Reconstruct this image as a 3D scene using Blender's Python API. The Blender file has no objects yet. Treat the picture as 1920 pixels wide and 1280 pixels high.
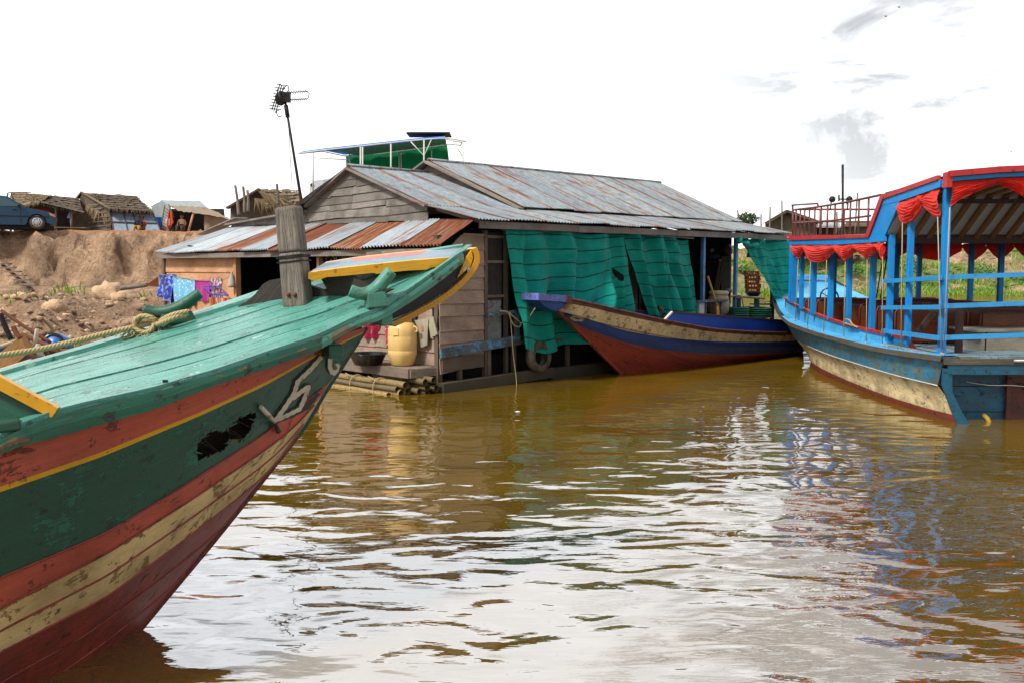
import bpy, bmesh, math, random
from mathutils import Vector as V, Matrix, noise
from mathutils.bvhtree import BVHTree
from math import sin, cos, pi, radians, sqrt
rg = random.Random(11)
C = bpy.context.scene.collection
U = rg.uniform
# ---------------------------------------------------------------- camera frame (used to measure places in the photograph)
F = 1745.0
PIT = math.atan(140 / F)
EYE = V((0, 0, 2.0))
def ray(px, py):
    a, b = (px - 960) / F, (640 - py) / F
    return V((a, b * sin(PIT) + cos(PIT), b * cos(PIT) - sin(PIT)))
def PY(px, py, y):
    d = ray(px, py); return EYE + d * (y / d.y)
def PZ(px, py, z):
    d = ray(px, py); return EYE + d * ((z - 2.0) / d.z)
def PX(px, py, x):
    d = ray(px, py); return EYE + d * (x / d.x)
def PN(px, py, p0, n):
    d = ray(px, py); return EYE + d * ((p0 - EYE).dot(n) / d.dot(n))
def project(p):
    q = p - EYE
    f = q.y * cos(PIT) - q.z * sin(PIT); u = q.y * sin(PIT) + q.z * cos(PIT)
    return 960 + F * q.x / f, 640 - F * u / f
# house frame: s runs along the long side, w back from it
C0 = V((-1.19, 14.85, 0)); HS = V((.7071, .7071, 0)); HW = V((-.7071, .7071, 0))
ZU = V((0, 0, 1))
def H(s, w, z): return C0 + HS * s + HW * w + ZU * z
def Hs(px, py, s): return PN(px, py, C0 + HS * s, HS)
def Hw(px, py, w): return PN(px, py, C0 + HW * w, HW)
def swz(p):
    q = p - C0; return q.dot(HS), q.dot(HW), p.z
def lerp(a, b, t): return a + (b - a) * t
def sstep(a, b, x):
    t = max(0, min(1, (x - a) / (b - a))); return t * t * (3 - 2 * t)
def interp(pts, x):
    """piecewise linear through tuples sorted on element 0; returns the rest as a list"""
    if x <= pts[0][0]: a, b = pts[0], pts[1]
    elif x >= pts[-1][0]: a, b = pts[-2], pts[-1]
    else:
        for a, b in zip(pts, pts[1:]):
            if a[0] <= x <= b[0]: break
    t = (x - a[0]) / ((b[0] - a[0]) or 1e-9)
    return [lerp(p, q, t) for p, q in zip(a[1:], b[1:])]
def path(pts, k=6):
    """Catmull-Rom through 3-D points"""
    out = []
    n = len(pts)
    for i in range(n - 1):
        p0, p1, p2, p3 = pts[max(i - 1, 0)], pts[i], pts[i + 1], pts[min(i + 2, n - 1)]
        for j in range(k):
            t = j / k
            out.append(.5 * ((2 * p1) + (p2 - p0) * t + (2 * p0 - 5 * p1 + 4 * p2 - p3) * t * t + (3 * p1 - p0 - 3 * p2 + p3) * t ** 3))
    out.append(pts[-1].copy())
    return out
# ---------------------------------------------------------------- object helpers
ORG = {}
def tag(o, label=None, cat=None, group=None, kind=None):
    if label: o['label'] = label
    if cat: o['category'] = cat
    if group: o['group'] = group
    if kind: o['kind'] = kind
    return o
def thing(name, label, cat, loc, group=None):
    o = bpy.data.objects.new(name, None); C.objects.link(o)
    o.location = loc; o.empty_display_size = .2; ORG[o.name] = V(loc)
    return tag(o, label, cat, group)
def copy_tree(o, loc=None, rz=None, parent=None):
    c = o.copy(); C.objects.link(c)
    if parent: c.parent = parent
    if loc is not None: c.location = loc
    if rz is not None: c.rotation_euler.z = rz
    for ch in list(o.children): copy_tree(ch, parent=c)
    return c
class MB:
    def __init__(s): s.v = []; s.f = []
    def add(s, pts):
        n = len(s.v); s.v.extend(V(p) for p in pts); return n
    def face(s, idx, m=0, uv=None, r=0.5, sm=False):
        s.f.append((idx, m, uv, r, sm))
    def quad(s, a, b, c, d, m=0, r=None, sm=False):
        r = rg.random() if r is None else r
        n = s.add([a, b, c, d]); L = (V(b) - V(a)).length; W = (V(d) - V(a)).length; o = r * 7
        s.face([n, n + 1, n + 2, n + 3], m, [(o, o), (o + L, o), (o + L, o + W), (o, o + W)], r, sm)
    def poly(s, pts, m=0, r=.5):
        n = s.add(pts); a = V(pts[0]); e = (V(pts[1]) - a).normalized()
        nn = V((0, 0, 0))
        for i in range(1, len(pts) - 1): nn += (V(pts[i]) - a).cross(V(pts[i + 1]) - a)
        nn.normalize(); g = nn.cross(e)
        s.face(list(range(n, n + len(pts))), m, [((V(p) - a).dot(e), (V(p) - a).dot(g)) for p in pts], r)
    def prism(s, pts, ext, m=0, me=None, r=None):
        """flat outline pushed along ext (both caps and the rim)"""
        r = rg.random() if r is None else r
        pts = [V(p) for p in pts]; ext = V(ext); me = m if me is None else me
        s.poly(pts, m, r); s.poly([p + ext for p in reversed(pts)], m, r)
        u = 0
        for i in range(len(pts)):
            a, b = pts[i], pts[(i + 1) % len(pts)]
            s.quad(b, a, a + ext, b + ext, me, r)
    def beam(s, a, b, w, h, up=ZU, m=0, r=None, w2=None, h2=None):
        r = rg.random() if r is None else r
        a, b = V(a), V(b); d = (b - a); L = d.length; d.normalize(); up = V(up)
        x = d.cross(up)
        if x.length < 1e-4: x = d.cross(V((0, 1, 0)))
        x.normalize(); y = x.cross(d).normalized()
        w2 = w if w2 is None else w2; h2 = h if h2 is None else h2
        c = [(-1, -1), (1, -1), (1, 1), (-1, 1)]
        n = s.add([a + x * (i * w / 2) + y * (j * h / 2) for i, j in c] + [b + x * (i * w2 / 2) + y * (j * h2 / 2) for i, j in c])
        o = r * 9; vv = 0
        for k in range(4):
            k2 = (k + 1) % 4; ww = w if k % 2 == 0 else h
            s.face([n + k, n + k2, n + 4 + k2, n + 4 + k], m, [(o, o + vv), (o, o + vv + ww), (o + L, o + vv + ww), (o + L, o + vv)], r)
            vv += ww
        s.face([n + 3, n + 2, n + 1, n], m, [(o, o), (o + w, o), (o + w, o + h), (o, o + h)], r)
        s.face([n + 4, n + 5, n + 6, n + 7], m, [(o, o), (o + w, o), (o + w, o + h), (o, o + h)], r)
    def box(s, c, sx, sy, sz, m=0, r=None, ax=None):
        c = V(c); ax = ax or (V((1, 0, 0)), V((0, 1, 0)), ZU)
        s.beam(c - ax[0] * (sx / 2), c + ax[0] * (sx / 2), sy, sz, ax[2], m, r)
    def tube(s, pts, rad, n=8, m=0, r=None, cap=True, sm=True, flat=1.0):
        r = rg.random() if r is None else r
        pts = [V(p) for p in pts]; k = len(pts)
        R_ = rad if isinstance(rad, (list, tuple)) else [rad] * k
        t0 = (pts[1] - pts[0]).normalized(); ref = ZU if abs(t0.z) < .9 else V((1, 0, 0))
        x = t0.cross(ref).normalized(); L = 0; rows = []; us = []
        for i, p in enumerate(pts):
            t = (pts[min(i + 1, k - 1)] - pts[max(i - 1, 0)]).normalized()
            x = (x - t * x.dot(t)).normalized(); y = t.cross(x)
            if i: L += (p - pts[i - 1]).length
            us.append(L)
            rows.append(s.add([p + (x * cos(2 * pi * j / n) + y * sin(2 * pi * j / n) * flat) * R_[i] for j in range(n)]))
        for i in range(k - 1):
            cr = 2 * pi * max(R_[i], .002)
            for j in range(n):
                j2 = (j + 1) % n
                s.face([rows[i] + j, rows[i] + j2, rows[i + 1] + j2, rows[i + 1] + j], m,
                       [(us[i], j / n * cr), (us[i], (j + 1) / n * cr), (us[i + 1], (j + 1) / n * cr), (us[i + 1], j / n * cr)], r, sm)
        if cap:
            s.face([rows[0] + j for j in reversed(range(n))], m, [(0, 0)] * n, r)
            s.face([rows[-1] + j for j in range(n)], m, [(0, 0)] * n, r)
    def grid(s, P, m=0, r=.5, sm=True, closed=False, skip=None, uv=None, mf=None):
        """P rows of points; u runs along a row, v across rows"""
        R_, K = len(P), len(P[0]); n = s.add([p for row in P for p in row])
        if uv is None:
            uc = [[0] * K for _ in range(R_)]; vc = [[0] * K for _ in range(R_)]
            for i in range(R_):
                for j in range(K):
                    if j: uc[i][j] = uc[i][j - 1] + (V(P[i][j]) - V(P[i][j - 1])).length
                    if i: vc[i][j] = vc[i - 1][j] + (V(P[i][j]) - V(P[i - 1][j])).length
            uv = lambda i, j: (uc[i][j], vc[i][j])
        for i in range(R_ - 1):
            for j in range(K - 1):
                if skip and skip(i, j): continue
                q = [(i, j), (i, j + 1), (i + 1, j + 1), (i + 1, j)]
                s.face([n + a * K + b for a, b in q], mf(i, j) if mf else m, [uv(a, b) for a, b in q], r, sm)
    def lathe(s, c, prof, n=20, m=0, r=.5, ax=ZU, sm=True):
        """profile of (radius, height) along ax"""
        c = V(c); ax = V(ax).normalized(); x = ax.cross(V((0, 1, 0)) if abs(ax.y) < .9 else V((1, 0, 0))).normalized(); y = ax.cross(x)
        rows = [s.add([c + ax * h + (x * cos(2 * pi * j / n) + y * sin(2 * pi * j / n)) * max(q, 1e-4) for j in range(n)]) for q, h in prof]
        for i in range(len(prof) - 1):
            for j in range(n):
                j2 = (j + 1) % n; L = 2 * pi * max(prof[i][0], .01)
                s.face([rows[i] + j, rows[i] + j2, rows[i + 1] + j2, rows[i + 1] + j], m,
                       [(j / n * L, prof[i][1]), ((j + 1) / n * L, prof[i][1]), ((j + 1) / n * L, prof[i + 1][1]), (j / n * L, prof[i + 1][1])], r, sm)
    def ball(s, c, rad, sc=(1, 1, 1), n=10, m=0, r=.5, rough=0, sm=True, seed=0):
        c = V(c); P = []
        for i in range(n // 2 + 1):
            th = pi * i / (n // 2); row = []
            for j in range(n + 1):
                ph = 2 * pi * (j % n) / n
                d = V((sin(th) * cos(ph), sin(th) * sin(ph), cos(th)))
                k = rad * (1 + rough * noise.noise(d * 1.7 + V((seed, seed * .7, 0))) + rough * .5 * noise.noise(d * 4 + V((seed, 0, 0))))
                row.append(c + V((d.x * sc[0], d.y * sc[1], d.z * sc[2])) * k)
            P.append(row)
        s.grid(P, m, r, sm)
    def ext(s, o): # append another builder
        n = len(s.v); s.v.extend(o.v)
        s.f.extend(([i + n for i in idx], m, uv, r, sm) for idx, m, uv, r, sm in o.f)
    def build(s, name, mats, parent=None, label=None, cat=None, group=None, kind=None, merge=False, org=None):
        if not isinstance(mats, (list, tuple)): mats = [mats]
        if parent is not None: og = ORG[parent.name]
        elif org is not None: og = V(org)
        elif kind: og = V((0, 0, 0))
        else:
            lo = [min(p[i] for p in s.v) for i in range(3)]; hi = [max(p[i] for p in s.v) for i in range(3)]
            og = V(((lo[0] + hi[0]) / 2, (lo[1] + hi[1]) / 2, lo[2]))
        me = bpy.data.meshes.new(name)
        me.from_pydata([p - og for p in s.v], [], [f[0] for f in s.f])
        ul = me.uv_layers.new(name='UVMap'); at = me.attributes.new('rnd', 'FLOAT', 'FACE')
        li = 0
        uvs = [0.0] * (2 * len(me.loops)); rs = []
        for p, f in zip(me.polygons, s.f):
            p.material_index = f[1]; p.use_smooth = f[4]; rs.append(f[3])
            if f[2]:
                for k, t in enumerate(f[2]):
                    uvs[2 * (p.loop_start + k)] = t[0]; uvs[2 * (p.loop_start + k) + 1] = t[1]
        ul.data.foreach_set('uv', uvs); at.data.foreach_set('value', rs)
        for m in mats: me.materials.append(m)
        if merge:
            bm = bmesh.new(); bm.from_mesh(me); bmesh.ops.remove_doubles(bm, verts=bm.verts, dist=1e-4)
            bmesh.ops.recalc_face_normals(bm, faces=bm.faces); bm.to_mesh(me); bm.free()
        o = bpy.data.objects.new(name, me); C.objects.link(o)
        if parent is not None: o.parent = parent
        else: o.location = og
        ORG[o.name] = og
        tag(o, label, cat, group, kind)
        return o
    def parts(s, name, mats, parent, **k):
        """one object per connected piece"""
        p = list(range(len(s.v)))
        def fd(i):
            while p[i] != i: p[i] = p[p[i]]; i = p[i]
            return i
        for f in s.f:
            a = fd(f[0][0])
            for i in f[0][1:]: p[fd(i)] = a
        g = {}
        for f in s.f: g.setdefault(fd(f[0][0]), []).append(f)
        out = []
        for fs in g.values():
            q = MB(); ix = {}
            for f in fs:
                for i in f[0]:
                    if i not in ix: ix[i] = len(q.v); q.v.append(s.v[i])
            q.f = [([ix[i] for i in f[0]],) + tuple(f[1:]) for f in fs]; out.append(q.build(name, mats, parent, **k))
        return out
    def bvh(s): return BVHTree.FromPolygons([tuple(p) for p in s.v], [f[0] for f in s.f])
def bevel(o, w=.006, seg=2):
    b = o.modifiers.new('bevel', 'BEVEL'); b.width = w; b.segments = seg; b.limit_method = 'ANGLE'; b.angle_limit = radians(40); return o
def clip2(poly, axis, val, keep_less):
    out = []
    for i in range(len(poly)):
        a, b = poly[i], poly[(i + 1) % len(poly)]
        ia = (a[axis] <= val) == keep_less or a[axis] == val; ib = (b[axis] <= val) == keep_less or b[axis] == val
        if ia: out.append(a)
        if ia != ib:
            t = (val - a[axis]) / (b[axis] - a[axis]); out.append((lerp(a[0], b[0], t), lerp(a[1], b[1], t)))
    return out
def siding(mb, poly, fr, bh=.2, th=.018, lap=.014, jit=.008, joints=(), m=0, vert=False):
    """overlapping boards filling a convex 2-D outline; fr(u, v, out) -> world point"""
    k = 0 if vert else 1
    v0 = min(p[k] for p in poly); v1 = max(p[k] for p in poly); v = v0
    while v < v1 - .01:
        h = bh * U(.88, 1.12); q = clip2(clip2(poly, k, v + h, True), k, v, False)
        if len(q) >= 3:
            us = [p[1 - k] for p in q]; a, b = min(us), max(us)
            cuts = [a] + [c + U(-.15, .15) for c in joints if a + .3 < c < b - .3 and rg.random() < .7] + [b]
            for c0, c1 in zip(cuts, cuts[1:]):
                g = clip2(clip2(q, 1 - k, c1 - .003, True), 1 - k, c0 + .003, False)
                if len(g) < 3: continue
                rr = rg.random(); dj = [U(-jit, jit) for _ in range(2)]; oo = U(0, .004)
                sl = U(-jit, jit)
                def W(p, e):
                    t = (p[k] - v) / h; tt = (p[1 - k] - c0) / max(c1 - c0, .01)
                    off = lap * (1 - t) + oo + e
                    uu, vv = (p[0], p[1] + (lerp(dj[0], dj[1], tt) - .012 * (1 - t))) if not vert else p
                    return fr(uu, vv, off)
                P = [W(p, th) for p in g]; Q = [W(p, 0) for p in g]
                n = mb.add(P + Q); K = len(g)
                uvf = [((p[1 - k]) + rr * 9, (p[k]) * 1.0 + rr * 5) for p in g]
                mb.face(list(range(n, n + K)), m, uvf, rr); mb.face(list(range(n + 2 * K - 1, n + K - 1, -1)), m, uvf[::-1], rr)
                for i in range(K):
                    i2 = (i + 1) % K
                    mb.face([n + i2, n + i, n + K + i, n + K + i2], m, [uvf[i2], uvf[i], uvf[i], uvf[i2]], rr)
        v += h
def corrugated(mb, A, B, Cc, D, sheetw=.82, lam=.076, amp=.011, rf=None, rows=7, lift=.006, m=0, ragged=.03, ov=.06):
    """sheets from eave A->B up to ridge D->C; rf(k) gives rnd for sheet k"""
    A, B, Cc, D = V(A), V(B), V(Cc), V(D)
    W = (B - A).length; ns = max(1, round(W / sheetw)); nn = (B - A).cross(D - A).normalized()
    if nn.z < 0: nn = -nn
    for k in range(ns):
        rr = rf(k) if rf else rg.random()
        u0 = k / ns - (ov / W if k else 0); u1 = (k + 1) / ns; cols = int((u1 - u0) * W / lam * 6) + 1
        e0, e1 = U(-ragged, ragged), U(-ragged, ragged); tl = U(0, lift) + (lift if k % 2 else 0); P = []
        for i in range(rows):
            v = i / (rows - 1); row = []
            for j in range(cols):
                u = lerp(u0, u1, j / (cols - 1)); p = lerp(lerp(A, B, u), lerp(D, Cc, u), v)
                if i == 0: p = p + (A - D).normalized() * (e0 + (e1 - e0) * j / (cols - 1) + .012 * noise.noise(V((u * 40, k, 3))))
                p = p + nn * (amp * sin(2 * pi * u * W / lam) + tl + .02 * noise.noise(V((u * W * .8, v * 2, 7.1))))
                row.append(p)
            P.append(row)
        mb.grid(P, m, rr, True, uv=lambda i, j, u0=u0, rr=rr, cols=cols: ((u0 * W + (u1 - u0) * W * j / (cols - 1)), i / (rows - 1) * (D - A).length + rr * 13))
def cloth(P00, P10, P01, P11, nu, nv, wav=.04, fr=3, seed=0, nrm=None, sag=0, pinch=0):
    """hanging sheet: P00-P10 top edge, P01-P11 bottom edge"""
    P = []
    nrm = V(nrm) if nrm else (V(P10) - V(P00)).cross(V(P01) - V(P00)).normalized()
    for i in range(nv + 1):
        v = i / nv; row = []
        for j in range(nu + 1):
            u = j / nu
            p = lerp(lerp(V(P00), V(P10), u), lerp(V(P01), V(P11), u), v)
            f = sin(u * fr * 2 * pi + seed + 1.3 * noise.noise(V((u * 3, v * 1.2, seed)))) * (.35 + .65 * v)
            f += .9 * noise.noise(V((u * fr * 1.7, v * 1.5, seed + 5)))
            p = p + nrm * wav * f + ZU * (-sag * 4 * u * (1 - u) * (1 - v))
            row.append(p)
        P.append(row)
    return P
# ---------------------------------------------------------------- materials
def col(h):
    h = h.lstrip('#'); c = [int(h[i:i + 2], 16) / 255 for i in (0, 2, 4)]
    return tuple((x / 12.92 if x <= .04045 else ((x + .055) / 1.055) ** 2.4) for x in c) + (1,)
class M:
    def __init__(s, name):
        s.m = bpy.data.materials.new(name); s.m.use_nodes = True; s.t = s.m.node_tree; s.n = s.t.nodes
        s.b = s.n['Principled BSDF']; s.out = s.n['Material Output']
    def L(s, a, b): s.t.links.new(a, b)
    def put(s, sock, v):
        if hasattr(v, 'is_linked') or hasattr(v, 'links'): s.L(v, sock)
        elif v is not None: sock.default_value = v
    def coord(s, kind='Object', sc=(1, 1, 1), off=None):
        t = s.n.new('ShaderNodeTexCoord'); mp = s.n.new('ShaderNodeMapping'); s.L(t.outputs[kind], mp.inputs['Vector'])
        mp.inputs['Scale'].default_value = sc
        if off is not None: s.put(mp.inputs['Location'], off)
        return mp.outputs[0]
    def world(s, sc=(1, 1, 1)):
        t = s.n.new('ShaderNodeNewGeometry'); mp = s.n.new('ShaderNodeMapping'); s.L(t.outputs['Position'], mp.inputs['Vector'])
        mp.inputs['Scale'].default_value = sc; return mp.outputs[0]
    def rnd(s):
        a = s.n.new('ShaderNodeAttribute'); a.attribute_name = 'rnd'; return a.outputs['Fac']
    def noise(s, vec, scale=5, detail=5, rough=.55, dist=0, w=None):
        t = s.n.new('ShaderNodeTexNoise'); s.L(vec, t.inputs['Vector']); t.inputs['Scale'].default_value = scale
        t.inputs['Detail'].default_value = detail; t.inputs['Roughness'].default_value = rough; t.inputs['Distortion'].default_value = dist
        return t.outputs['Fac']
    def voro(s, vec, scale=5, feat='F1', out='Distance'):
        t = s.n.new('ShaderNodeTexVoronoi'); t.feature = feat; s.L(vec, t.inputs['Vector']); t.inputs['Scale'].default_value = scale
        return t.outputs[out]
    def ramp(s, f, stops, interp='LINEAR'):
        t = s.n.new('ShaderNodeValToRGB'); s.put(t.inputs[0], f); e = t.color_ramp.elements; t.color_ramp.interpolation = interp
        while len(e) < len(stops): e.new(.5)
        for el, (p, c) in zip(e, stops):
            el.position = p; el.color = c if isinstance(c, tuple) else (c, c, c, 1)
        return t.outputs[0]
    def mix(s, f, a, b, mode='MIX'):
        t = s.n.new('ShaderNodeMix'); t.data_type = 'RGBA'; t.blend_type = mode
        s.put(t.inputs[0], f); s.put(t.inputs[6], a); s.put(t.inputs[7], b); return t.outputs[2]
    def math(s, op, a, b=None, c=None, clamp=False):
        t = s.n.new('ShaderNodeMath'); t.operation = op; t.use_clamp = clamp; s.put(t.inputs[0], a)
        if b is not None: s.put(t.inputs[1], b)
        if c is not None: s.put(t.inputs[2], c)
        return t.outputs[0]
    def sep(s, vec):
        t = s.n.new('ShaderNodeSeparateXYZ'); s.L(vec, t.inputs[0]); return t.outputs
    def bump(s, h, dist=.01, strength=1, normal=None):
        t = s.n.new('ShaderNodeBump'); s.L(h, t.inputs['Height']); t.inputs['Distance'].default_value = dist; t.inputs['Strength'].default_value = strength
        if normal: s.L(normal, t.inputs['Normal'])
        return t.outputs[0]
    def fin(s, color=None, rough=.6, nrm=None, metal=0, spec=None, **kw):
        s.put(s.b.inputs['Base Color'], color); s.put(s.b.inputs['Roughness'], rough); s.put(s.b.inputs['Metallic'], metal)
        if nrm is not None: s.L(nrm, s.b.inputs['Normal'])
        if spec is not None: s.put(s.b.inputs['Specular IOR Level'], spec)
        for k, v in kw.items(): s.put(s.b.inputs[k.replace('_', ' ')], v)
        return s.m
def offs(m, vec):  # shift a texture per board
    r = m.rnd(); cb = m.n.new('ShaderNodeCombineXYZ'); x = m.math('MULTIPLY', r, 37.0); m.L(x, cb.inputs[2])
    va = m.n.new('ShaderNodeVectorMath'); m.L(vec, va.inputs[0]); m.L(cb.outputs[0], va.inputs[1]); return va.outputs[0]
def wood(name, c1, c2, grain=(1.2, 22, 1), dark='#15100c', rough=.85, low_dark=0, var=.5, bd=.006):
    m = M(name); uv = offs(m, m.coord('UV', (1, 1, 1)))
    mp = m.n.new('ShaderNodeMapping'); m.L(uv, mp.inputs[0]); mp.inputs['Scale'].default_value = grain
    g = m.noise(mp.outputs[0], 3, 8, .65, 1.2); b = m.noise(uv, 2.2, 4); s = m.noise(uv, 34, 3)
    c = m.mix(m.ramp(g, [(.3, 0.), (.72, 1.)]), col(c1), col(c2))
    c = m.mix(m.math('MULTIPLY', m.rnd(), var), c, m.mix(.5, col(c1), col(dark)))
    c = m.mix(m.ramp(b, [(.42, 0.), (.66, .62)]), c, m.mix(.6, col(c1), col(dark)))
    c = m.mix(m.ramp(m.noise(mp.outputs[0], 9, 4, .6, .6), [(.58, 0.), (.66, .8)]), c, col(dark))
    if low_dark:
        z = m.sep(m.world())[2]; f = m.math('MULTIPLY', m.ramp(z, [(0., 1.), (low_dark, 0.)]), .8)
        c = m.mix(f, c, col('#262a14'))
    return m.fin(c, m.ramp(s, [(.2, rough - .12), (.8, rough)]), m.bump(m.math('ADD', g, m.math('MULTIPLY', s, .3)), bd))
def paint(name, base, under='#6b5a44', wear=.25, dirt=.3, rough=.45, hi=None, grain=True, kind='UV', sc=1.0, dcol='#1c160f', scratch=True, bd=.002, edge=None, spec=None):
    """oil paint on timber: worn patches down to wood, grime, fine brush grain"""
    m = M(name); uv = offs(m, m.coord(kind, (sc, sc, sc)))
    mp = m.n.new('ShaderNodeMapping'); m.L(uv, mp.inputs[0]); mp.inputs['Scale'].default_value = (1, 14, 1) if grain else (1, 1, 1)
    g = m.noise(mp.outputs[0], 3.5, 7, .62, .6); b = m.noise(uv, 2.3, 6, .62); s = m.noise(uv, 26, 5, .7)
    hi = hi or base
    c = m.mix(m.ramp(g, [(.32, 0.), (.68, 1.)]), col(base), col(hi))
    c = m.mix(m.math('MULTIPLY', m.rnd(), .22), c, m.mix(.5, col(base), col(dcol)))
    wv = m.math('ADD', m.math('MULTIPLY', m.noise(uv, 5.5, 8, .72, .5), .75), m.math('MULTIPLY', g, .25))
    w = m.ramp(wv, [(.665 - wear * .28, 0.), (.69 - wear * .28, 1.)])
    c = m.mix(m.math('MULTIPLY', w, .85), c, col(under))
    if scratch:
        mq = m.n.new('ShaderNodeMapping'); m.L(uv, mq.inputs[0]); mq.inputs['Scale'].default_value = (2.5, 30, 1); mq.inputs['Rotation'].default_value = (0, 0, .25)
        sc_ = m.ramp(m.noise(mq.outputs[0], 3, 3, .5, 1.5), [(.62, 0.), (.66, .55)])
        c = m.mix(sc_, c, m.mix(.5, col(hi), col(under)))
    c = m.mix(m.math('MULTIPLY', m.ramp(b, [(.42, 0.), (.66, 1.)]), dirt), c, col(dcol))
    nk = m.ramp(m.noise(uv, 15, 4, .6), [(.62, 0.), (.655, .85)]); c = m.mix(m.math('MULTIPLY', nk, min(1, dirt * 2.2)), c, col(dcol))
    c = m.mix(m.math('MULTIPLY', m.ramp(m.voro(uv, 7), [(.0, 1.), (.07, 0.)]), dirt), c, col(dcol))
    h = m.math('ADD', m.math('MULTIPLY', w, -1.0), m.math('ADD', g, m.math('MULTIPLY', s, .4)))
    return m.fin(c, m.ramp(m.math('ADD', m.math('MULTIPLY', s, .5), m.math('MULTIPLY', w, .5)), [(.1, rough - .1), (.8, min(1, rough + .3))]), m.bump(h, bd), spec=spec)
def plain(name, c, rough=.5, metal=0, var=.25, sc=6, kind='Object', c2=None, bd=.001, **kw):
    m = M(name); o = m.coord(kind); n = m.noise(o, sc, 6, .6)
    cc = m.mix(m.math('MULTIPLY', m.ramp(n, [(.35, 0.), (.7, 1.)]), var), col(c), col(c2 or '#0d0b09'))
    return m.fin(cc, m.ramp(m.noise(o, sc * 4, 3), [(.3, max(.02, rough - .1)), (.7, min(1, rough + .1))]), m.bump(m.noise(o, sc * 6, 4), bd), metal, **kw)
def zinc(name, c1='#9aa6ae', c2='#6d7780', thr=.6, rust1='#8a4a22', rust2='#3c1d12', streak=.35, metal=.35, seam=0, rough=.5, br=.8):
    """corrugated sheet; sheets whose rnd is above thr are rusted through, others carry streaks running down the slope"""
    m = M(name); uv = m.coord('UV'); st = m.coord('UV', (7, .45, 1)); fine = m.coord('UV', (26, 2.5, 1)); r = m.rnd()
    a = m.noise(st, 1.5, 7, .65, .5); b = m.noise(uv, 1.3, 6, .6); f = m.noise(fine, 2, 4, .7); r2 = m.math('FRACT', m.math('MULTIPLY', r, 7.3))
    z = m.mix(m.ramp(m.noise(uv, 3.5, 6, .7), [(.3, 0.), (.7, 1.)]), col(c1), col(c2))
    z = m.mix(m.ramp(f, [(.38, 0.), (.66, br)]), z, col('#d6dcdd')); z = m.mix(m.math('MULTIPLY', r2, .45), z, col('#5d6a76')); z = m.mix(m.ramp(m.noise(fine, .9, 5, .7), [(.60, 0.), (.66, .5)]), z, col('#4c545c'))
    ru = m.mix(m.ramp(m.noise(fine, 1.3, 6, .7, .6), [(.3, 0.), (.7, 1.)]), col(rust1), col(rust2))
    ru = m.mix(m.ramp(m.noise(st, 3, 6, .7), [(.50, 0.), (.64, .8)]), ru, m.mix(r2, col('#c7a37c'), col(rust2)))
    spot = m.ramp(m.math('ADD', m.math('MULTIPLY', a, .6), m.math('MULTIPLY', b, .4)), [(.62 - streak * .2, 0.), (.70 - streak * .2, .9)])
    full = m.ramp(m.math('ADD', r, m.math('MULTIPLY', m.math('SUBTRACT', b, .5), .35)), [(thr, 0.), (thr + .06, 1.)])
    k = m.math('MAXIMUM', spot, m.math('MULTIPLY', full, m.ramp(a, [(.30, .35), (.46, 1.)])))
    c = m.mix(k, z, ru)
    if seam:
        x = m.math('FRACT', m.math('MULTIPLY', m.sep(uv)[0], 1 / seam)); e = m.math('ABSOLUTE', m.math('SUBTRACT', x, .5))
        e2 = m.math('ADD', e, m.math('MULTIPLY', m.noise(uv, 1.1, 5), .22))
        c = m.mix(m.math('MULTIPLY', m.ramp(e2, [(.515, 0.), (.565, .95)]), m.ramp(m.noise(uv, .5, 2), [(.38, .2), (.52, 1.)])), c, ru)
    mt = m.math('MULTIPLY', m.math('SUBTRACT', 1.0, k), metal)
    return m.fin(c, m.ramp(k, [(0., rough), (1., .9)]), m.bump(m.math('ADD', f, m.math('MULTIPLY', b, .5)), .002), mt)
def fabric(name, c1, c2=None, pat=None, sc=12, rough=.9, lines=0, trans=0.0, lcol='#0a2d24', c3='#ffffff'):
    m = M(name); uv = m.coord('UV'); n = m.noise(uv, 3.5, 5, .6); w = m.noise(m.coord('UV', (90, 90, 1)), 2, 2)
    c = m.mix(m.ramp(n, [(.35, 0.), (.7, .8)]), col(c1), col(c2 or c1))
    if pat == 'dots': c = m.mix(m.ramp(m.voro(uv, sc), [(.22, 1.), (.3, 0.)]), c, col(c3))
    if pat == 'blot': c = m.mix(m.ramp(m.noise(uv, sc, 3, .5), [(.52, 0.), (.56, 1.)]), c, col(c3))
    if pat == 'stripe': c = m.mix(m.ramp(m.math('FRACT', m.math('MULTIPLY', m.sep(uv)[0], sc)), [(.45, 0.), (.5, 1.)]), c, col(c3))
    h = w
    if lines:
        y = m.math('FRACT', m.math('ADD', m.math('MULTIPLY', m.sep(uv)[1], 1 / lines), m.math('MULTIPLY', m.noise(uv, 1.5, 2), .25)))
        e = m.math('ABSOLUTE', m.math('SUBTRACT', y, .5)); k = m.ramp(e, [(.0, .9), (.035, .85), (.055, 0.)])
        c = m.mix(k, c, col(lcol)); h = m.math('SUBTRACT', w, m.math('MULTIPLY', k, 4.0))
        c = m.mix(m.math('MULTIPLY', m.ramp(m.noise(m.coord('UV', (1.5, 40, 1)), 3, 3, .7), [(.5, 0.), (.7, 1.)]), .35), c, col('#4fdcb2'))
    m.fin(c, rough, m.bump(h, .0015), Sheen_Weight=.15, spec=.2)
    if trans:
        t = m.n.new('ShaderNodeBsdfTranslucent'); m.put(t.inputs[0], c); mx = m.n.new('ShaderNodeMixShader'); mx.inputs[0].default_value = trans
        m.L(m.b.outputs[0], mx.inputs[1]); m.L(t.outputs[0], mx.inputs[2]); m.L(mx.outputs[0], m.out.inputs[0])
    return m.m
def emit(name, c, s=1):
    m = M(name); m.b.inputs['Base Color'].default_value = col(c); m.b.inputs['Emission Color'].default_value = col(c); m.b.inputs['Emission Strength'].default_value = s; return m.m
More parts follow.
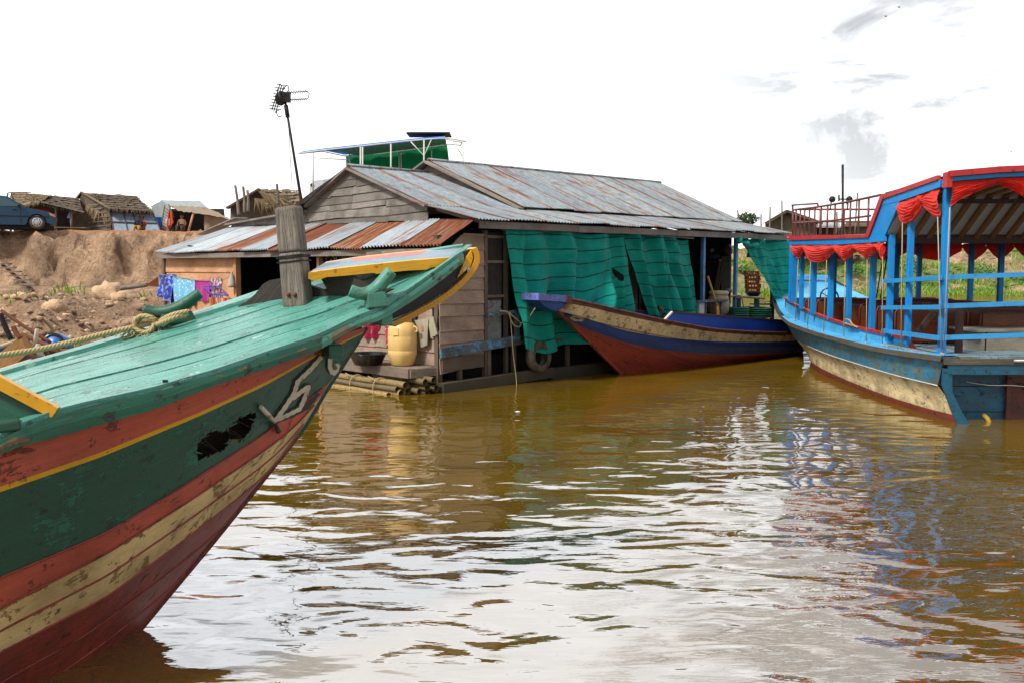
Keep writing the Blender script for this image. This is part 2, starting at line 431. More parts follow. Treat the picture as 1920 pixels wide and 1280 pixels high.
# ---------------------------------------------------------------- camera, sky, sun
sc = bpy.context.scene
cam = bpy.data.cameras.new('camera'); co = bpy.data.objects.new('camera', cam); C.objects.link(co)
co.location = EYE; co.rotation_euler = (pi / 2 - PIT, 0, 0)
cam.sensor_width = 36; cam.lens = 36 * F / 1920; cam.clip_end = 2000; cam.clip_start = .05
sc.camera = co
sc.view_settings.view_transform = 'Standard'; sc.view_settings.look = 'None'; sc.view_settings.gamma = 1; sc.view_settings.exposure = 0.14
sc.cycles.max_bounces = 7; sc.cycles.caustics_reflective = False; sc.cycles.caustics_refractive = False
SUN_EL, SUN_AZ = radians(50), radians(228)      # azimuth clockwise from +Y: left of and a little behind the camera
w = bpy.data.worlds.new('World'); sc.world = w; w.use_nodes = True; t = w.node_tree
bg = t.nodes['Background']
sky = t.nodes.new('ShaderNodeTexSky'); sky.sky_type = 'NISHITA'; sky.sun_disc = False; sky.sun_elevation = SUN_EL; sky.sun_rotation = SUN_AZ
# overcast: the clear sky is almost wholly behind bright cloud
tc = t.nodes.new('ShaderNodeTexCoord'); mp = t.nodes.new('ShaderNodeMapping'); mp.inputs['Scale'].default_value = (1, 1, 3.2)
t.links.new(tc.outputs['Generated'], mp.inputs[0])
nz = t.nodes.new('ShaderNodeTexNoise'); nz.inputs['Scale'].default_value = 5.5; nz.inputs['Detail'].default_value = 6; nz.inputs['Roughness'].default_value = .62; nz.inputs['Distortion'].default_value = .6
t.links.new(mp.outputs[0], nz.inputs['Vector'])
nb = t.nodes.new('ShaderNodeTexNoise'); nb.inputs['Scale'].default_value = 2.6; nb.inputs['Detail'].default_value = 4
t.links.new(mp.outputs[0], nb.inputs['Vector'])
# thin grey breaks gather towards the upper right
dp = t.nodes.new('ShaderNodeVectorMath'); dp.operation = 'DOT_PRODUCT'; dp.inputs[1].default_value = V((.475, .83, .31)).normalized()
t.links.new(tc.outputs['Generated'], dp.inputs[0])
def wm(op, a, b, clamp=False):
    x = t.nodes.new('ShaderNodeMath'); x.operation = op; x.use_clamp = clamp
    for k, q in enumerate((a, b)):
        if hasattr(q, 'links'): t.links.new(q, x.inputs[k])
        else: x.inputs[k].default_value = q
    return x.outputs[0]
near = t.nodes.new('ShaderNodeMapRange'); near.inputs[1].default_value = .91; near.inputs[2].default_value = .985; near.interpolation_type = 'SMOOTHSTEP'
t.links.new(dp.outputs['Value'], near.inputs[0])
cl = t.nodes.new('ShaderNodeMapRange'); cl.inputs[1].default_value = .44; cl.inputs[2].default_value = .60; t.links.new(nz.outputs['Fac'], cl.inputs[0])
hb = t.nodes.new('ShaderNodeMapRange'); hb.inputs[1].default_value = .42; hb.inputs[2].default_value = .56; t.links.new(nb.outputs['Fac'], hb.inputs[0])
high = t.nodes.new('ShaderNodeMapRange'); high.inputs[1].default_value = .275; high.inputs[2].default_value = .42
sz = t.nodes.new('ShaderNodeSeparateXYZ'); t.links.new(tc.outputs['Generated'], sz.inputs[0]); t.links.new(sz.outputs[2], high.inputs[0])
fac = wm('ADD', wm('MULTIPLY', near.outputs[0], wm('MULTIPLY', cl.outputs[0], .9)), wm('MULTIPLY', high.outputs[0], wm('MULTIPLY', hb.outputs[0], .9)), True)
mx = t.nodes.new('ShaderNodeMix'); mx.data_type = 'RGBA'; t.links.new(fac, mx.inputs[0])
mx.inputs[6].default_value = (12.0, 12.05, 12.1, 1); mx.inputs[7].default_value = (4.3, 4.4, 4.55, 1)
m2 = t.nodes.new('ShaderNodeMix'); m2.data_type = 'RGBA'; m2.inputs[0].default_value = .10
t.links.new(mx.outputs[2], m2.inputs[6]); t.links.new(sky.outputs[0], m2.inputs[7]); 
# the cloud deck is brightest ahead of the camera and thicker, greyer behind it
dk_ = t.nodes.new('ShaderNodeMapRange'); dk_.inputs[1].default_value = -.35; dk_.inputs[2].default_value = .55; dk_.inputs[3].default_value = .66; dk_.inputs[4].default_value = 1.0; dk_.interpolation_type = 'SMOOTHSTEP'
t.links.new(sz.outputs[1], dk_.inputs[0]); vs_ = t.nodes.new('ShaderNodeVectorMath'); vs_.operation = 'SCALE'; t.links.new(m2.outputs[2], vs_.inputs[0]); t.links.new(dk_.outputs[0], vs_.inputs['Scale'])
t.links.new(vs_.outputs[0], bg.inputs['Color'])
bg.inputs['Strength'].default_value = .12
sl = bpy.data.lights.new('sun', 'SUN'); so = bpy.data.objects.new('sun', sl); C.objects.link(so)
sl.energy = 3.9; sl.angle = radians(10); sl.color = (1, .95, .87)
sd = V((sin(SUN_AZ) * cos(SUN_EL), cos(SUN_AZ) * cos(SUN_EL), sin(SUN_EL)))
so.rotation_euler = sd.to_track_quat('Z', 'Y').to_euler()
# ---------------------------------------------------------------- materials
def water_mat():
    m = M('muddy_water'); p = m.world((1, 1, 1))
    wv = m.world((.80, 1.25, 1)); fine = m.world((.8, 2.6, 1))
    a = m.noise(wv, .85, 2, .45, .4); b = m.noise(wv, 2.6, 1, .4, .7); c = m.noise(fine, 4.2, 3, .55, .3); big = m.noise(p, .22, 2)
    y = m.sep(p)[1]; far = m.ramp(m.math('MULTIPLY', y, .05), [(.3, 1.), (.75, .35)])
    h = m.math('ADD', m.math('MULTIPLY', a, .072), m.math('ADD', m.math('MULTIPLY', b, .028), m.math('MULTIPLY', m.math('MULTIPLY', c, .0048), m.ramp(big, [(.35, .5), (.65, 1.)]))))
    nr = m.bump(m.math('MULTIPLY', h, far), 1.0, 1)
    mud = m.mix(m.ramp(m.noise(p, .5, 5), [(.35, 0.), (.7, 1.)]), col('#7a5f18'), col('#604a0e'))
    df = m.n.new('ShaderNodeBsdfDiffuse'); m.L(mud, df.inputs[0])
    gl = m.n.new('ShaderNodeBsdfGlossy'); gl.inputs['Roughness'].default_value = .003; m.L(nr, gl.inputs['Normal'])
    gl.inputs['Color'].default_value = (.93, .96, 1, 1)
    fr = m.n.new('ShaderNodeFresnel'); fr.inputs['IOR'].default_value = 1.36; m.L(nr, fr.inputs['Normal'])
    k = m.math('MINIMUM', m.math('ADD', m.math('MULTIPLY', m.math('POWER', fr.outputs[0], .5), .62), .30), .58)
    s = m.n.new('ShaderNodeMixShader'); m.L(k, s.inputs[0]); m.L(df.outputs[0], s.inputs[1]); m.L(gl.outputs[0], s.inputs[2]); m.L(s.outputs[0], m.out.inputs[0])
    return m.m
def earth_mat(name, green):
    m = M(name); p = m.world(); n1 = m.noise(p, .55, 8, .65, .4); n2 = m.noise(p, 3.2, 8, .7); n3 = m.noise(p, 14, 5, .7)
    c = m.mix(m.ramp(n2, [(.36, 0.), (.62, 1.)]), col('#c2946c'), col('#f6d0ac'))
    c = m.mix(m.ramp(n1, [(.44, 0.), (.58, .75)]), c, col('#a5866c'))
    c = m.mix(m.ramp(n3, [(.57, 0.), (.64, .6)]), c, col('#f0dcc4'))
    c = m.mix(m.ramp(n3, [(.34, .75), (.42, 0.)]), c, col('#5a4434'))
    sl = m.world((.9, .5, .22)); c = m.mix(m.ramp(m.noise(sl, 2.6, 7, .68, .8), [(.55, 0.), (.63, .7)]), c, col('#5f4734'))
    z = m.sep(p)[2]; top = m.ramp(m.math('MULTIPLY', m.math('ADD', z, m.math('MULTIPLY', n2, .25)), .2), [(.70, 0.), (.725, 1.)])
    c = m.mix(m.math('MULTIPLY', top, .75), c, col('#d98f55'))
    if green:
        gn = m.math('ADD', m.math('MULTIPLY', m.noise(p, .16, 4), .6), m.math('MULTIPLY', n2, .4))
        g = m.mix(m.ramp(m.noise(p, 1.4, 6), [(.3, 0.), (.7, 1.)]), col('#4c6b22'), col('#86a43e'))
        c = m.mix(m.ramp(gn, [(.43, 1.), (.55, 0.)]), c, g)
    return m.fin(c, .95, m.bump(m.math('ADD', m.math('MULTIPLY', n2, .6), m.math('MULTIPLY', n3, .8)), .38, 1))
def leaf_mat(name, a, b):
    m = M(name); c = m.mix(m.rnd(), col(a), col(b)); m.fin(c, .75)
    t_ = m.n.new('ShaderNodeBsdfTranslucent'); m.put(t_.inputs[0], c); x = m.n.new('ShaderNodeMixShader'); x.inputs[0].default_value = .3
    m.L(m.b.outputs[0], x.inputs[1]); m.L(t_.outputs[0], x.inputs[2]); m.L(x.outputs[0], m.out.inputs[0]); return m.m
def thatch_mat(name, a, b):
    m = M(name); uv = m.coord('UV', (22, 1.6, 1)); n = m.noise(uv, 2, 6, .7, .6); o = m.noise(m.coord('UV'), 1.6, 4); r = m.rnd()
    c = m.mix(m.ramp(n, [(.3, 0.), (.7, 1.)]), col(a), col(b)); c = m.mix(m.math('MULTIPLY', m.ramp(o, [(.4, 0.), (.7, 1.)]), .5), c, col('#2a2018'))
    c = m.mix(m.math('MULTIPLY', r, .45), c, col('#30261c'))
    return m.fin(c, .95, m.bump(n, .02))
def rope_mat(name, a, b, tw=45):
    m = M(name); s = m.sep(m.coord('UV')); x = m.math('ADD', m.math('MULTIPLY', s[0], tw), m.math('MULTIPLY', s[1], tw * .9))
    f = m.math('ABSOLUTE', m.math('SUBTRACT', m.math('FRACT', x), .5)); n = m.noise(m.coord('UV'), 60, 4)
    c = m.mix(m.ramp(f, [(.0, 1.), (.16, 0.)]), col(a), col(b)); c = m.mix(m.math('MULTIPLY', n, .4), c, col(b))
    return m.fin(c, .95, m.bump(m.math('ADD', f, m.math('MULTIPLY', n, .3)), .006))
def bamboo_mat():
    m = M('bamboo'); s = m.sep(m.coord('UV')); n = m.noise(m.coord('UV', (3, 20, 1)), 3, 4)
    c = m.mix(m.rnd(), col('#b5935c'), col('#6e6142')); c = m.mix(m.ramp(n, [(.4, 0.), (.7, .6)]), c, col('#453a22'))
    f = m.math('ABSOLUTE', m.math('SUBTRACT', m.math('FRACT', m.math('MULTIPLY', s[0], 3.1)), .5)); c = m.mix(m.ramp(f, [(0., .8), (.035, 0.)]), c, col('#2d2413'))
    return m.fin(c, .55, m.bump(m.ramp(f, [(0., 0.), (.06, 1.)]), .006))
def band_mat():  # inside of the old tyre etc.
    return plain('worn_rubber', '#2b2724', .8, 0, .6, 9, c2='#7d6d5a', bd=.003)
MAT = dict(
    water=water_mat(), earth=earth_mat('bank_earth', False), field=earth_mat('field_earth', True),
    grass=leaf_mat('grass_blade', '#4f7a22', '#9dbb4a'), shrub=leaf_mat('shrub_leaf', '#3c6420', '#6c9440'), tree=leaf_mat('tree_leaf', '#22361a', '#3f5a2c'),
    stone=plain('pale_stone', '#d0b08e', .9, 0, .6, 3, c2='#85684e', bd=.05),
    # house
    grey_wood=wood('weathered_board', '#847264', '#a69482', dark='#2a211b', low_dark=.0), base_wood=wood('wet_board', '#5a4a3c', '#7d6c5a', dark='#16110d', low_dark=.4, var=.8),  # wet stain on base_wood, raised to also paint in the dark under the floor
    pink_wood=wood('faded_board', '#98816f', '#b39a88', dark='#37291f', low_dark=.05, var=.35), orange_wood=wood('fresh_board', '#c89066', '#dfb088', dark='#6b4020', var=.25, grain=(1, 14, 1)),
    gable_wood=wood('gable_board', '#716a62', '#a79f96', dark='#221d19', var=.8, grain=(1.1, 26, 1)), trim_wood=wood('fascia_board', '#7b7168', '#9c928a', dark='#37302a', var=.3),
    post_wood=wood('post_timber', '#554c41', '#a1958a', dark='#15100d', grain=(1.1, 17, 1), var=.2, bd=.016), black_wood=wood('tarred_board', '#26211d', '#453d36', dark='#0b0908', var=.3),
    zinc=zinc('zinc_sheet', '#828d92', '#5d686f', 2, streak=.46, seam=.82, metal=.2, br=.42), zinc_lean=zinc('rusty_sheet', '#ccd3d8', '#93a2b0', .55, rust1='#96522e', rust2='#522a1e', streak=.55, metal=.25),
    dark=plain('dark_interior', '#1b1613', .95), shade_wall=plain('dark_cladding', '#35302c', .9, 0, .5, 3),  # dark cladding; on inner and hut back walls it paints in the shade
    net=fabric('shade_net', '#10ac9c', '#0a8a7c', lines=.25, trans=.34, rough=.8),
    steel=plain('bare_steel', '#9a9c9e', .4, .6), white=plain('white_paint', '#d9d9d4', .5, 0, .2), blue_post=paint('post_blue', '#3182bd', '#6c6152', .5, .35, hi='#5b9bc6'),
    rope=rope_mat('manila_rope', '#c9b183', '#6f5a36'), thin_rope=plain('thin_cord', '#b3a283', .9), bamboo=bamboo_mat(),
    rubber=band_mat(), black_plastic=plain('black_plastic', '#101418', .25, 0, .2), red_plastic=plain('red_plastic', '#b81f2c', .4),
    drum=plain('cream_plastic', '#e3be77', .42, 0, .35, 3, c2='#c99a56'), drum_lid=plain('peach_plastic', '#c98f62', .5), 
    rusty=plain('rusty_iron', '#7a4023', .8, .2, .6, 8, c2='#3a1c10', bd=.003), dark_metal=plain('dark_metal', '#1c1917', .6, .4),
    glass=plain('dark_glass', '#202a2e', .08), thatch=thatch_mat('palm_thatch', '#a08a68', '#6a5843'), thatch_dark=thatch_mat('old_thatch', '#786754', '#4b4035'),
    mat_wall=thatch_mat('woven_wall', '#84796a', '#50463b'), tarp_grey=fabric('grey_tarp', '#a6b0b2', '#8c9698', trans=.2), tarp_brown=fabric('brown_tarp', '#9a8772', '#80705e', trans=.15),
    stall_panel=fabric('blue_grey_sheet', '#8e9fb0', '#74869a', trans=.1), tarp_blue=fabric('blue_tarp', '#1f62c4', '#2f7fe0', trans=.2), tarp_green=fabric('green_tarp', '#087a48', '#0a6138', trans=.15),
)
# ---------------------------------------------------------------- terrain and water
def hgt(x, y):
    n1 = noise.fractal(V((x * .35, y * .35, 0)), 1, 2.1, 4); n2 = noise.fractal(V((x * 1.3, y * 1.3, 9)), 1, 2.1, 4); n3 = 1 - abs(noise.noise(V((x * .8, y * .8, 31)))) * 2; n4 = noise.fractal(V((x * 3.1, y * 3.1, 5)), .8, 2.1, 3)
    yc = 37.2 + 1.0 * noise.noise(V((x * .12, 3, 0))) + .9 * noise.noise(V((x * .45, 8, 0))) + .45 * noise.noise(V((x * 1.5, y * .3, 5)))
    low = interp([(12.0, -.9), (13.2, -.35), (15, .05), (18, .30), (21, .72), (24, .85), (28, .80), (32, .75), (35, 1.0), (37, 1.2)], y)[0] if y < 37 else 1.2
    low += (.38 * n1 + .24 * n2 + .18 * n3 + .17 * n4 - .1) * sstep(14.5, 20, y) * (1 - sstep(33, 37, y)) + .06 * n2
    low -= .25 * sstep(29.5, 31, y) * (1 - sstep(33, 35.5, y))
    side = 1 - sstep(-9.6, -7.4, x + max(0, 21 - y) * .1 - max(0, y - 27) * 1.9)
    low = lerp(-.9, low, side)
    tt = (y - yc - .5) / 2.6; cl = sstep(-.05, 1, tt) ** .8
    gul = abs(noise.noise(V((x * .7 + .35 * y, y * .10, 2)))) + .5 * abs(noise.noise(V((x * 1.9 + .6 * y, y * .25, 4))))
    zl = lerp(low, 3.52, cl) + (sin(min(1, max(0, tt)) * pi)) * (-.85 * max(0, .30 - gul) * 2.4 + .42 * n2 + .22 * n4 + .12)
    zl += .05 * n2 * cl - .0 * cl
    right = sstep(-3, 3, x - (y - 40) * .25 + 4 * noise.noise(V((x * .05, y * .05, 3))))
    zr = interp([(40, -1), (56, -1.0), (63, -.3), (66.5, .15), (72, 1.2), (80, 2.3), (90, 3.3), (110, 3.9), (200, 4.2)], y)[0]
    zr += (.75 * n1 + .28 * n2) * sstep(64, 72, y)
    return lerp(zl, zr, right)
def ground(name, mat, x0, x1, y0, y1, dx, dy, **kw):
    mb = MB(); nx, ny = int((x1 - x0) / dx), int((y1 - y0) / dy)
    mb.grid([[V((x0 + (x1 - x0) * i / nx, y0 + (y1 - y0) * j / ny, hgt(x0 + (x1 - x0) * i / nx, y0 + (y1 - y0) * j / ny))) for i in range(nx + 1)] for j in range(ny + 1)], uv=lambda i, j: (j * dx, i * dy))
    return mb
g = ground('bank', 0, -46, -2, 12, 46, .17, .17); g.ext(ground('b', 0, -2, 30, 30, 46, .4, .4))
g.ext(ground('b', 0, -150, -46, 12, 46, 2, .5)); g.ext(ground('b', 0, -150, -2, 46, 200, 3, 3))
g.build('ground', MAT['earth'], kind='structure')
g = ground('f', 0, -2, 90, 46, 110, .42, .42); g.ext(ground('f', 0, 90, 260, 40, 110, 3, 2)); g.ext(ground('f', 0, -2, 260, 110, 300, 5, 5))
g.build('field', MAT['field'], kind='structure')
mb = MB(); mb.quad((-400, -60, 0), (600, -60, 0), (600, 700, 0), (-400, 700, 0), 0, 0); mb.build('water', MAT['water'], kind='structure')
mb = MB(); mb.quad((-700, -200, -1.6), (900, -200, -1.6), (900, 1500, -1.6), (-700, 1500, -1.6), 0, 0); mb.build('terrain', MAT['earth'], kind='structure')
# grass carpets
def tufts(mb, x, y, z, n, h, sp, w=.02):
    for _ in range(n):
        a = U(0, 2 * pi); r = sp * sqrt(rg.random()); bx, by = x + r * cos(a), y + r * sin(a); zz = z(bx, by) if callable(z) else z
        a2 = U(0, 2 * pi); hh = h * U(.5, 1.2); ln = hh * U(.1, .6); d = V((cos(a2), sin(a2), 0)); q = V((-d.y, d.x, 0)) * w
        b = V((bx, by, zz - .02)); k = mb.add([b - q, b + q, b + d * ln * .4 + ZU * hh * .6 + q * .6, b + d * ln + ZU * hh])
        mb.face([k, k + 1, k + 2], 0, None, rg.random()); mb.face([k, k + 2, k + 3], 0, None, rg.random())
mb = MB(); k = 0
while k < 1300:
    y = 64 + 34 * rg.random() ** 1.3; x = y * U(.18, .62)
    if noise.noise(V((x * .16, y * .16, 7))) + .35 * noise.noise(V((x * .6, y * .6, 1))) < .06: continue
    k += 1; tufts(mb, x, y, hgt, 16, .30, .8, .05)
mb.build('grass', MAT['grass'], kind='stuff', label='rough green grass over the far field beyond the boats')
mb = MB()
for px, py, d, n in [(127, 527, 35, 50), (190, 535, 34, 60), (262, 530, 33.5, 40), (58, 610, 18, 70), (118, 605, 19, 60), (142, 625, 16.5, 80), (85, 613, 17.6, 40), (255, 542, 32, 40), (20, 538, 34, 60), (5, 640, 16, 60), (40, 575, 24, 30), (175, 655, 15.2, 40)]:
    p = PY(px, py, d); tufts(mb, p.x, p.y, hgt, n, .22 * d / 20, .35 * d / 20, .012 * d / 15)
mb.build('weeds', MAT['grass'], kind='stuff', label='small green weeds dotted over the earth bank')
# shrubs out in the field
k = 0
for px, y, r in [(1690, 70, .9), (1712, 73, 1.1), (1800, 70, 1.0), (1842, 72, 1.3), (1870, 69, 1.1), (1905, 71, .9), (1602, 70, 1.0), (1545, 72, 1.1), (1510, 74, .8), (1650, 76, 1.0), (1395, 74, .9), (1745, 69, .8)]:
    x = (px - 960) / F * y; z = hgt(x, y); b = MB()
    for _ in range(260):
        d = V((rg.gauss(0, 1), rg.gauss(0, 1), abs(rg.gauss(0, 1)))).normalized(); q = U(.45, 1) * r; c = V((x, y, z)) + V((d.x * q, d.y * q, d.z * q * .75)); s_ = U(.08, .16)
        e1 = V((rg.gauss(0, 1), rg.gauss(0, 1), rg.gauss(0, 1))).normalized(); e2 = e1.cross(d).normalized()
        n = b.add([c - e1 * s_, c + e2 * s_ * .5, c + e1 * s_, c - e2 * s_ * .5]); b.face([n, n + 1, n + 2, n + 3], 0, None, rg.random())
    b.build('shrub', MAT['shrub'], label=['low round green shrub in the far field seen past the blue boat posts'][0], cat='shrub', group='low shrubs dotted over the far field')
# boulders on the bank
for i, (px, py, d, r, lb) in enumerate([(205, 524, 33, .55, 'large pale boulder lying at the foot of the earth bank'), (232, 527, 32.6, .42, 'smaller pale boulder touching the big one at the foot of the earth bank'),
        (38, 566, 26, .36, 'rounded pale clay lump on the mound at far left'), (103, 580, 23, .28, 'pale clay lump in the middle of the mound above the mooring rope')]):
    p = PY(px, py, d); p.z = hgt(p.x, p.y); b = MB(); b.ball(p + ZU * r * .35, r, (1, .8, .75), 22, rough=.42, seed=i * 3.3); b.build('boulder', MAT['stone'], label=lb, cat='boulder')
# loose stones and clods: small ones as one scatter
b = MB()
for _ in range(1500):
    px, d = U(-40, 300), U(17, 34); p = PY(px, 600, d); p.z = hgt(p.x, p.y)
    if p.z < .05: continue
    r = U(.02, .11) * d / 25; b.ball(p, r, (U(.8, 1.5), U(.8, 1.3), U(.4, .8)), 6, m=rg.choice((0, 0, 1)), r=rg.random(), rough=.5, seed=rg.random() * 50)
b.build('clods', [MAT['earth'], MAT['stone']], kind='stuff', label='loose clods and small stones scattered over the earth bank')
b = MB()
for _ in range(500):
    y = U(68, 95); x = y * U(.18, .6); r = U(.06, .26); b.ball((x, y, hgt(x, y)), r, (U(.8, 1.9), 1, .6), 6, r=rg.random(), rough=.5, seed=rg.random() * 50)
b.build('rubble', MAT['field'], kind='stuff', label='heaps of pale rubble on the rise of the far field')
# ---------------------------------------------------------------- the big green boat in the foreground
GS = V((-2.05, 5.0, 0)); GH = V((.906, .423, 0)).normalized(); GN = V((-.423, .906, 0)).normalized()
def GB(px, py, b): return PN(px, py, GS - GN * b, GN)          # b > 0: near side
def gab(p): q = p - GS; return q.dot(GH), -q.dot(GN), p.z
GP = dict(
    deck=paint('deck_teal', '#3c8a7a', '#a9cdc2', .34, .34, .27, hi='#70b2a3', dcol='#123f35', bd=.004),
    trim=paint('trim_green', '#0a503a', '#7d6248', .34, .45, .5, hi='#13644b', bd=.003),
    trim_teal=paint('trim_teal', '#33816d', '#6d5a44', .40, .4, .45, hi='#559c88', bd=.003),
    green=paint('hull_green', '#06452f', '#2c6a56', .44, .5, .38, hi='#044a35', dcol='#08201a', bd=.003),
    red=paint('hull_red', '#b54f3c', '#5c3026', .30, .48, .5, hi='#c4604c', dcol='#42160f', bd=.003),
    yellow=paint('stripe_yellow', '#e0a408', '#6e4a16', .25, .25, .45, hi='#e0ad22'),
    cream=paint('hull_cream', '#e6c888', '#8a6231', .44, .50, .5, hi='#f0d9a4', dcol='#4a2c14', bd=.003),
    keel=paint('hull_oxblood', '#87311d', '#4a2a1e', .30, .55, .5, hi='#92382a', dcol='#1a0a07', bd=.006),
    hold=paint('hold_green', '#124a37', '#3a4a3a', .2, .45, .5, hi='#195c45'),
    black=paint('tar_black', '#15110f', '#2b221b', .2, .3, .6, scratch=False),
    gold=paint('rim_yellow', '#f2ac08', '#6a4315', .18, .25, .4, hi='#e8ab23'),
    white=paint('mark_white', '#d8d2bf', '#4a4a3a', .25, .3, .5),
    panel=paint('panel_blue', '#6c7f95', '#8b96a0', .3, .2, .4, hi='#8aa3b0'), panel_red=paint('panel_red', '#b9635c', '#a7848a', .3, .2, .4), panel_teal=paint('panel_teal', '#5f9aa6', '#7b8a94', .3, .2, .4),
)
boat = thing('wooden_boat', 'big green, red and cream wooden boat in the foreground with a raised yellow-edged bow', 'boat', GS)
# hull curves: (px, py, b) from the left edge of the frame to the stem
HULL = [
    [(-60, 850, 1.08), (0, 836, 1.03), (135, 800, .925), (280, 752, .80), (400, 710, .66), (500, 676, .50), (590, 646, .33), (686, 612, .03)],
    [(-60, 928, 1.06), (0, 912, 1.01), (190, 847, .84), (375, 772, .64), (500, 715, .44), (590, 665, .26), (682, 622, .025)],
    [(-60, 940, 1.055), (0, 922, 1.005), (190, 856, .835), (375, 779, .635), (500, 721, .435), (590, 669, .255), (681, 625, .025)],
    [(-60, 1112, .93), (0, 1081, .89), (200, 997, .72), (375, 890, .50), (480, 823, .31), (550, 768, .15), (618, 716, .02)],
    [(-60, 1170, .87), (0, 1137, .83), (200, 1035, .66), (350, 940, .47), (500, 840, .22), (560, 793, .10), (603, 740, .02)],
    [(-60, 1262, .74), (0, 1222, .71), (200, 1118, .52), (350, 1008, .34), (450, 930, .18), (500, 888, .10), (561, 812, .02)],
    [(-60, 1420, .46), (0, 1370, .44), (90, 1318, .32), (150, 1276, .22), (190, 1243, .12), (225, 1212, .05), (252, 1193, .015)],
]
HM = [1, 2, 0, 1, 3, 4]      # material of each band: red, yellow, green, red, cream, keel
NT, AFT = 150, 10
def hull_row(cv):
    x0, x1 = cv[0][0], cv[-1][0]; row = []
    for i in range(NT + 1):
        x = lerp(x0, x1, (i / NT)); y, b = interp(cv, x)
        # soften the corners of the traced line
        if 0 < i < NT:
            e = 22; ya, ba = interp(cv, max(x0, x - e)); yb, bb = interp(cv, min(x1, x + e)); y = (ya + 2 * y + yb) / 4 if x - e > x0 and x + e < x1 else y; b = (ba + 2 * b + bb) / 4 if x - e > x0 and x + e < x1 else b
        row.append(GB(x, y, b))
    d = (row[0] - row[6]).normalized(); d.z *= .3; p = row[0]; aft = []
    for k in range(1, AFT + 1):
        q = p + (-GH) * (.35 * k) + ZU * (max(-.16, d.z * .35 * k * (1 - k / AFT * .5)))
        aft.append(q)
    return aft[::-1] + row
rows = [hull_row(c) for c in HULL]
SUB = [6, 2, 26, 5, 7, 12]
fine = []; fm = []
for k in range(6):
    for j in range(SUB[k]):
        t_ = j / SUB[k]; fine.append([lerp(a, b, t_) for a, b in zip(rows[k], rows[k + 1])]); fm.append(HM[k])
fine.append(rows[6])
low = [lerp(p, GS + GH * gab(p)[0] + ZU * (-.55), .85) - GH * 0 for p in rows[6]]
for p, q in zip(low, rows[6]): p.z = -.5
fine.append(low); fm.append(4)
HOLE = [(372, 860), (366, 842), (378, 815), (402, 803), (420, 808), (447, 781), (483, 768), (476, 792), (462, 812), (452, 826), (430, 822), (418, 842), (392, 852)]
def inside(p, poly):
    x, y = p; c = False; j = len(poly) - 1
    for i in range(len(poly)):
        xi, yi = poly[i]; xj, yj = poly[j]
        if (yi > y) != (yj > y) and x < (xj - xi) * (y - yi) / (yj - yi) + xi: c = not c
        j = i
    return c
scr = [[project(p) for p in r] for r in fine]
def hole(i, j):
    c = scr[i][j]; return inside((c[0] + 4 * noise.noise(V((c[0] * .2, c[1] * .2, 0))), c[1] + 4 * noise.noise(V((c[0] * .2, c[1] * .2, 9)))), HOLE)
# finer longitudinal sampling round the hole
def resample(row, n):
    out = []
    for i in range(len(row) - 1):
        for k in range(n): out.append(lerp(row[i], row[i + 1], k / n))
    return out + [row[-1]]
fine = [resample(r, 2) for r in fine]; scr = [[project(p) for p in r] for r in fine]
mb = MB(); LW = len(fine[0])
ul = [0]
for j in range(1, LW): ul.append(ul[-1] + (fine[0][j] - fine[0][j - 1]).length)
vl = [0]
for i in range(1, len(fine)): vl.append(vl[-1] + (fine[i][60] - fine[i - 1][60]).length)
mb.grid(fine, mf=lambda i, j: fm[min(i, len(fm) - 1)], skip=hole, uv=lambda i, j: (ul[j], vl[i]))
hull_bvh = mb.bvh()
def mir(p): return p + GN * (2 * gab(p)[1])
far = [[mir(p) for p in r] for r in fine[:-2:4] + [fine[-2], fine[-1]]]
for r in far[0:1]:
    for j in range(len(r)): r[j] = r[j] + ZU * .05
mb2 = MB(); mb2.grid(far, mf=lambda i, j: fm[min(i * 4, len(fm) - 1)])
mb.ext(mb2)
# transom and inner floor close the shell
a = [r[0] for r in fine]; b_ = [mir(p) for p in a]
for i in range(len(a) - 1): mb.quad(a[i], a[i + 1], b_[i + 1], b_[i], 0, .5)
mb.build('hull', [GP['green'], GP['red'], GP['yellow'], GP['cream'], GP['keel']], boat)
ORG['_'] = V()
# plank seams on the lower strakes: thin raised battens
sm = MB()
for k, tt in [(5, .0), (5, .36), (5, .68), (4, .52), (3, .02), (4, .02)]:
    r = [lerp(p, q, tt) for p, q in zip(rows[k], rows[k + 1])][AFT:-3:3]
    sm.tube([p - GN * .001 for p in r], .006, 5, 0)
sm.parts('strake_batten', GP['keel'], boat)
# stem post
st = [GB(*q) for q in [(688, 614, 0), (650, 674, 0), (612, 732, 0), (585, 778, 0), (561, 814, 0), (490, 904, 0), (400, 1016, 0), (320, 1112, 0), (248, 1199, 0)]]
s2 = MB(); st2 = path(st, 4)
for p, q in zip(st2, st2[1:]): s2.beam(p + (q - p) * -.05, q + (q - p) * .05, .020, .018, GN, 0 if p.z > 1.05 else 1, .4)
s2.build('stem_post', [GP['green'], GP['keel']], boat)
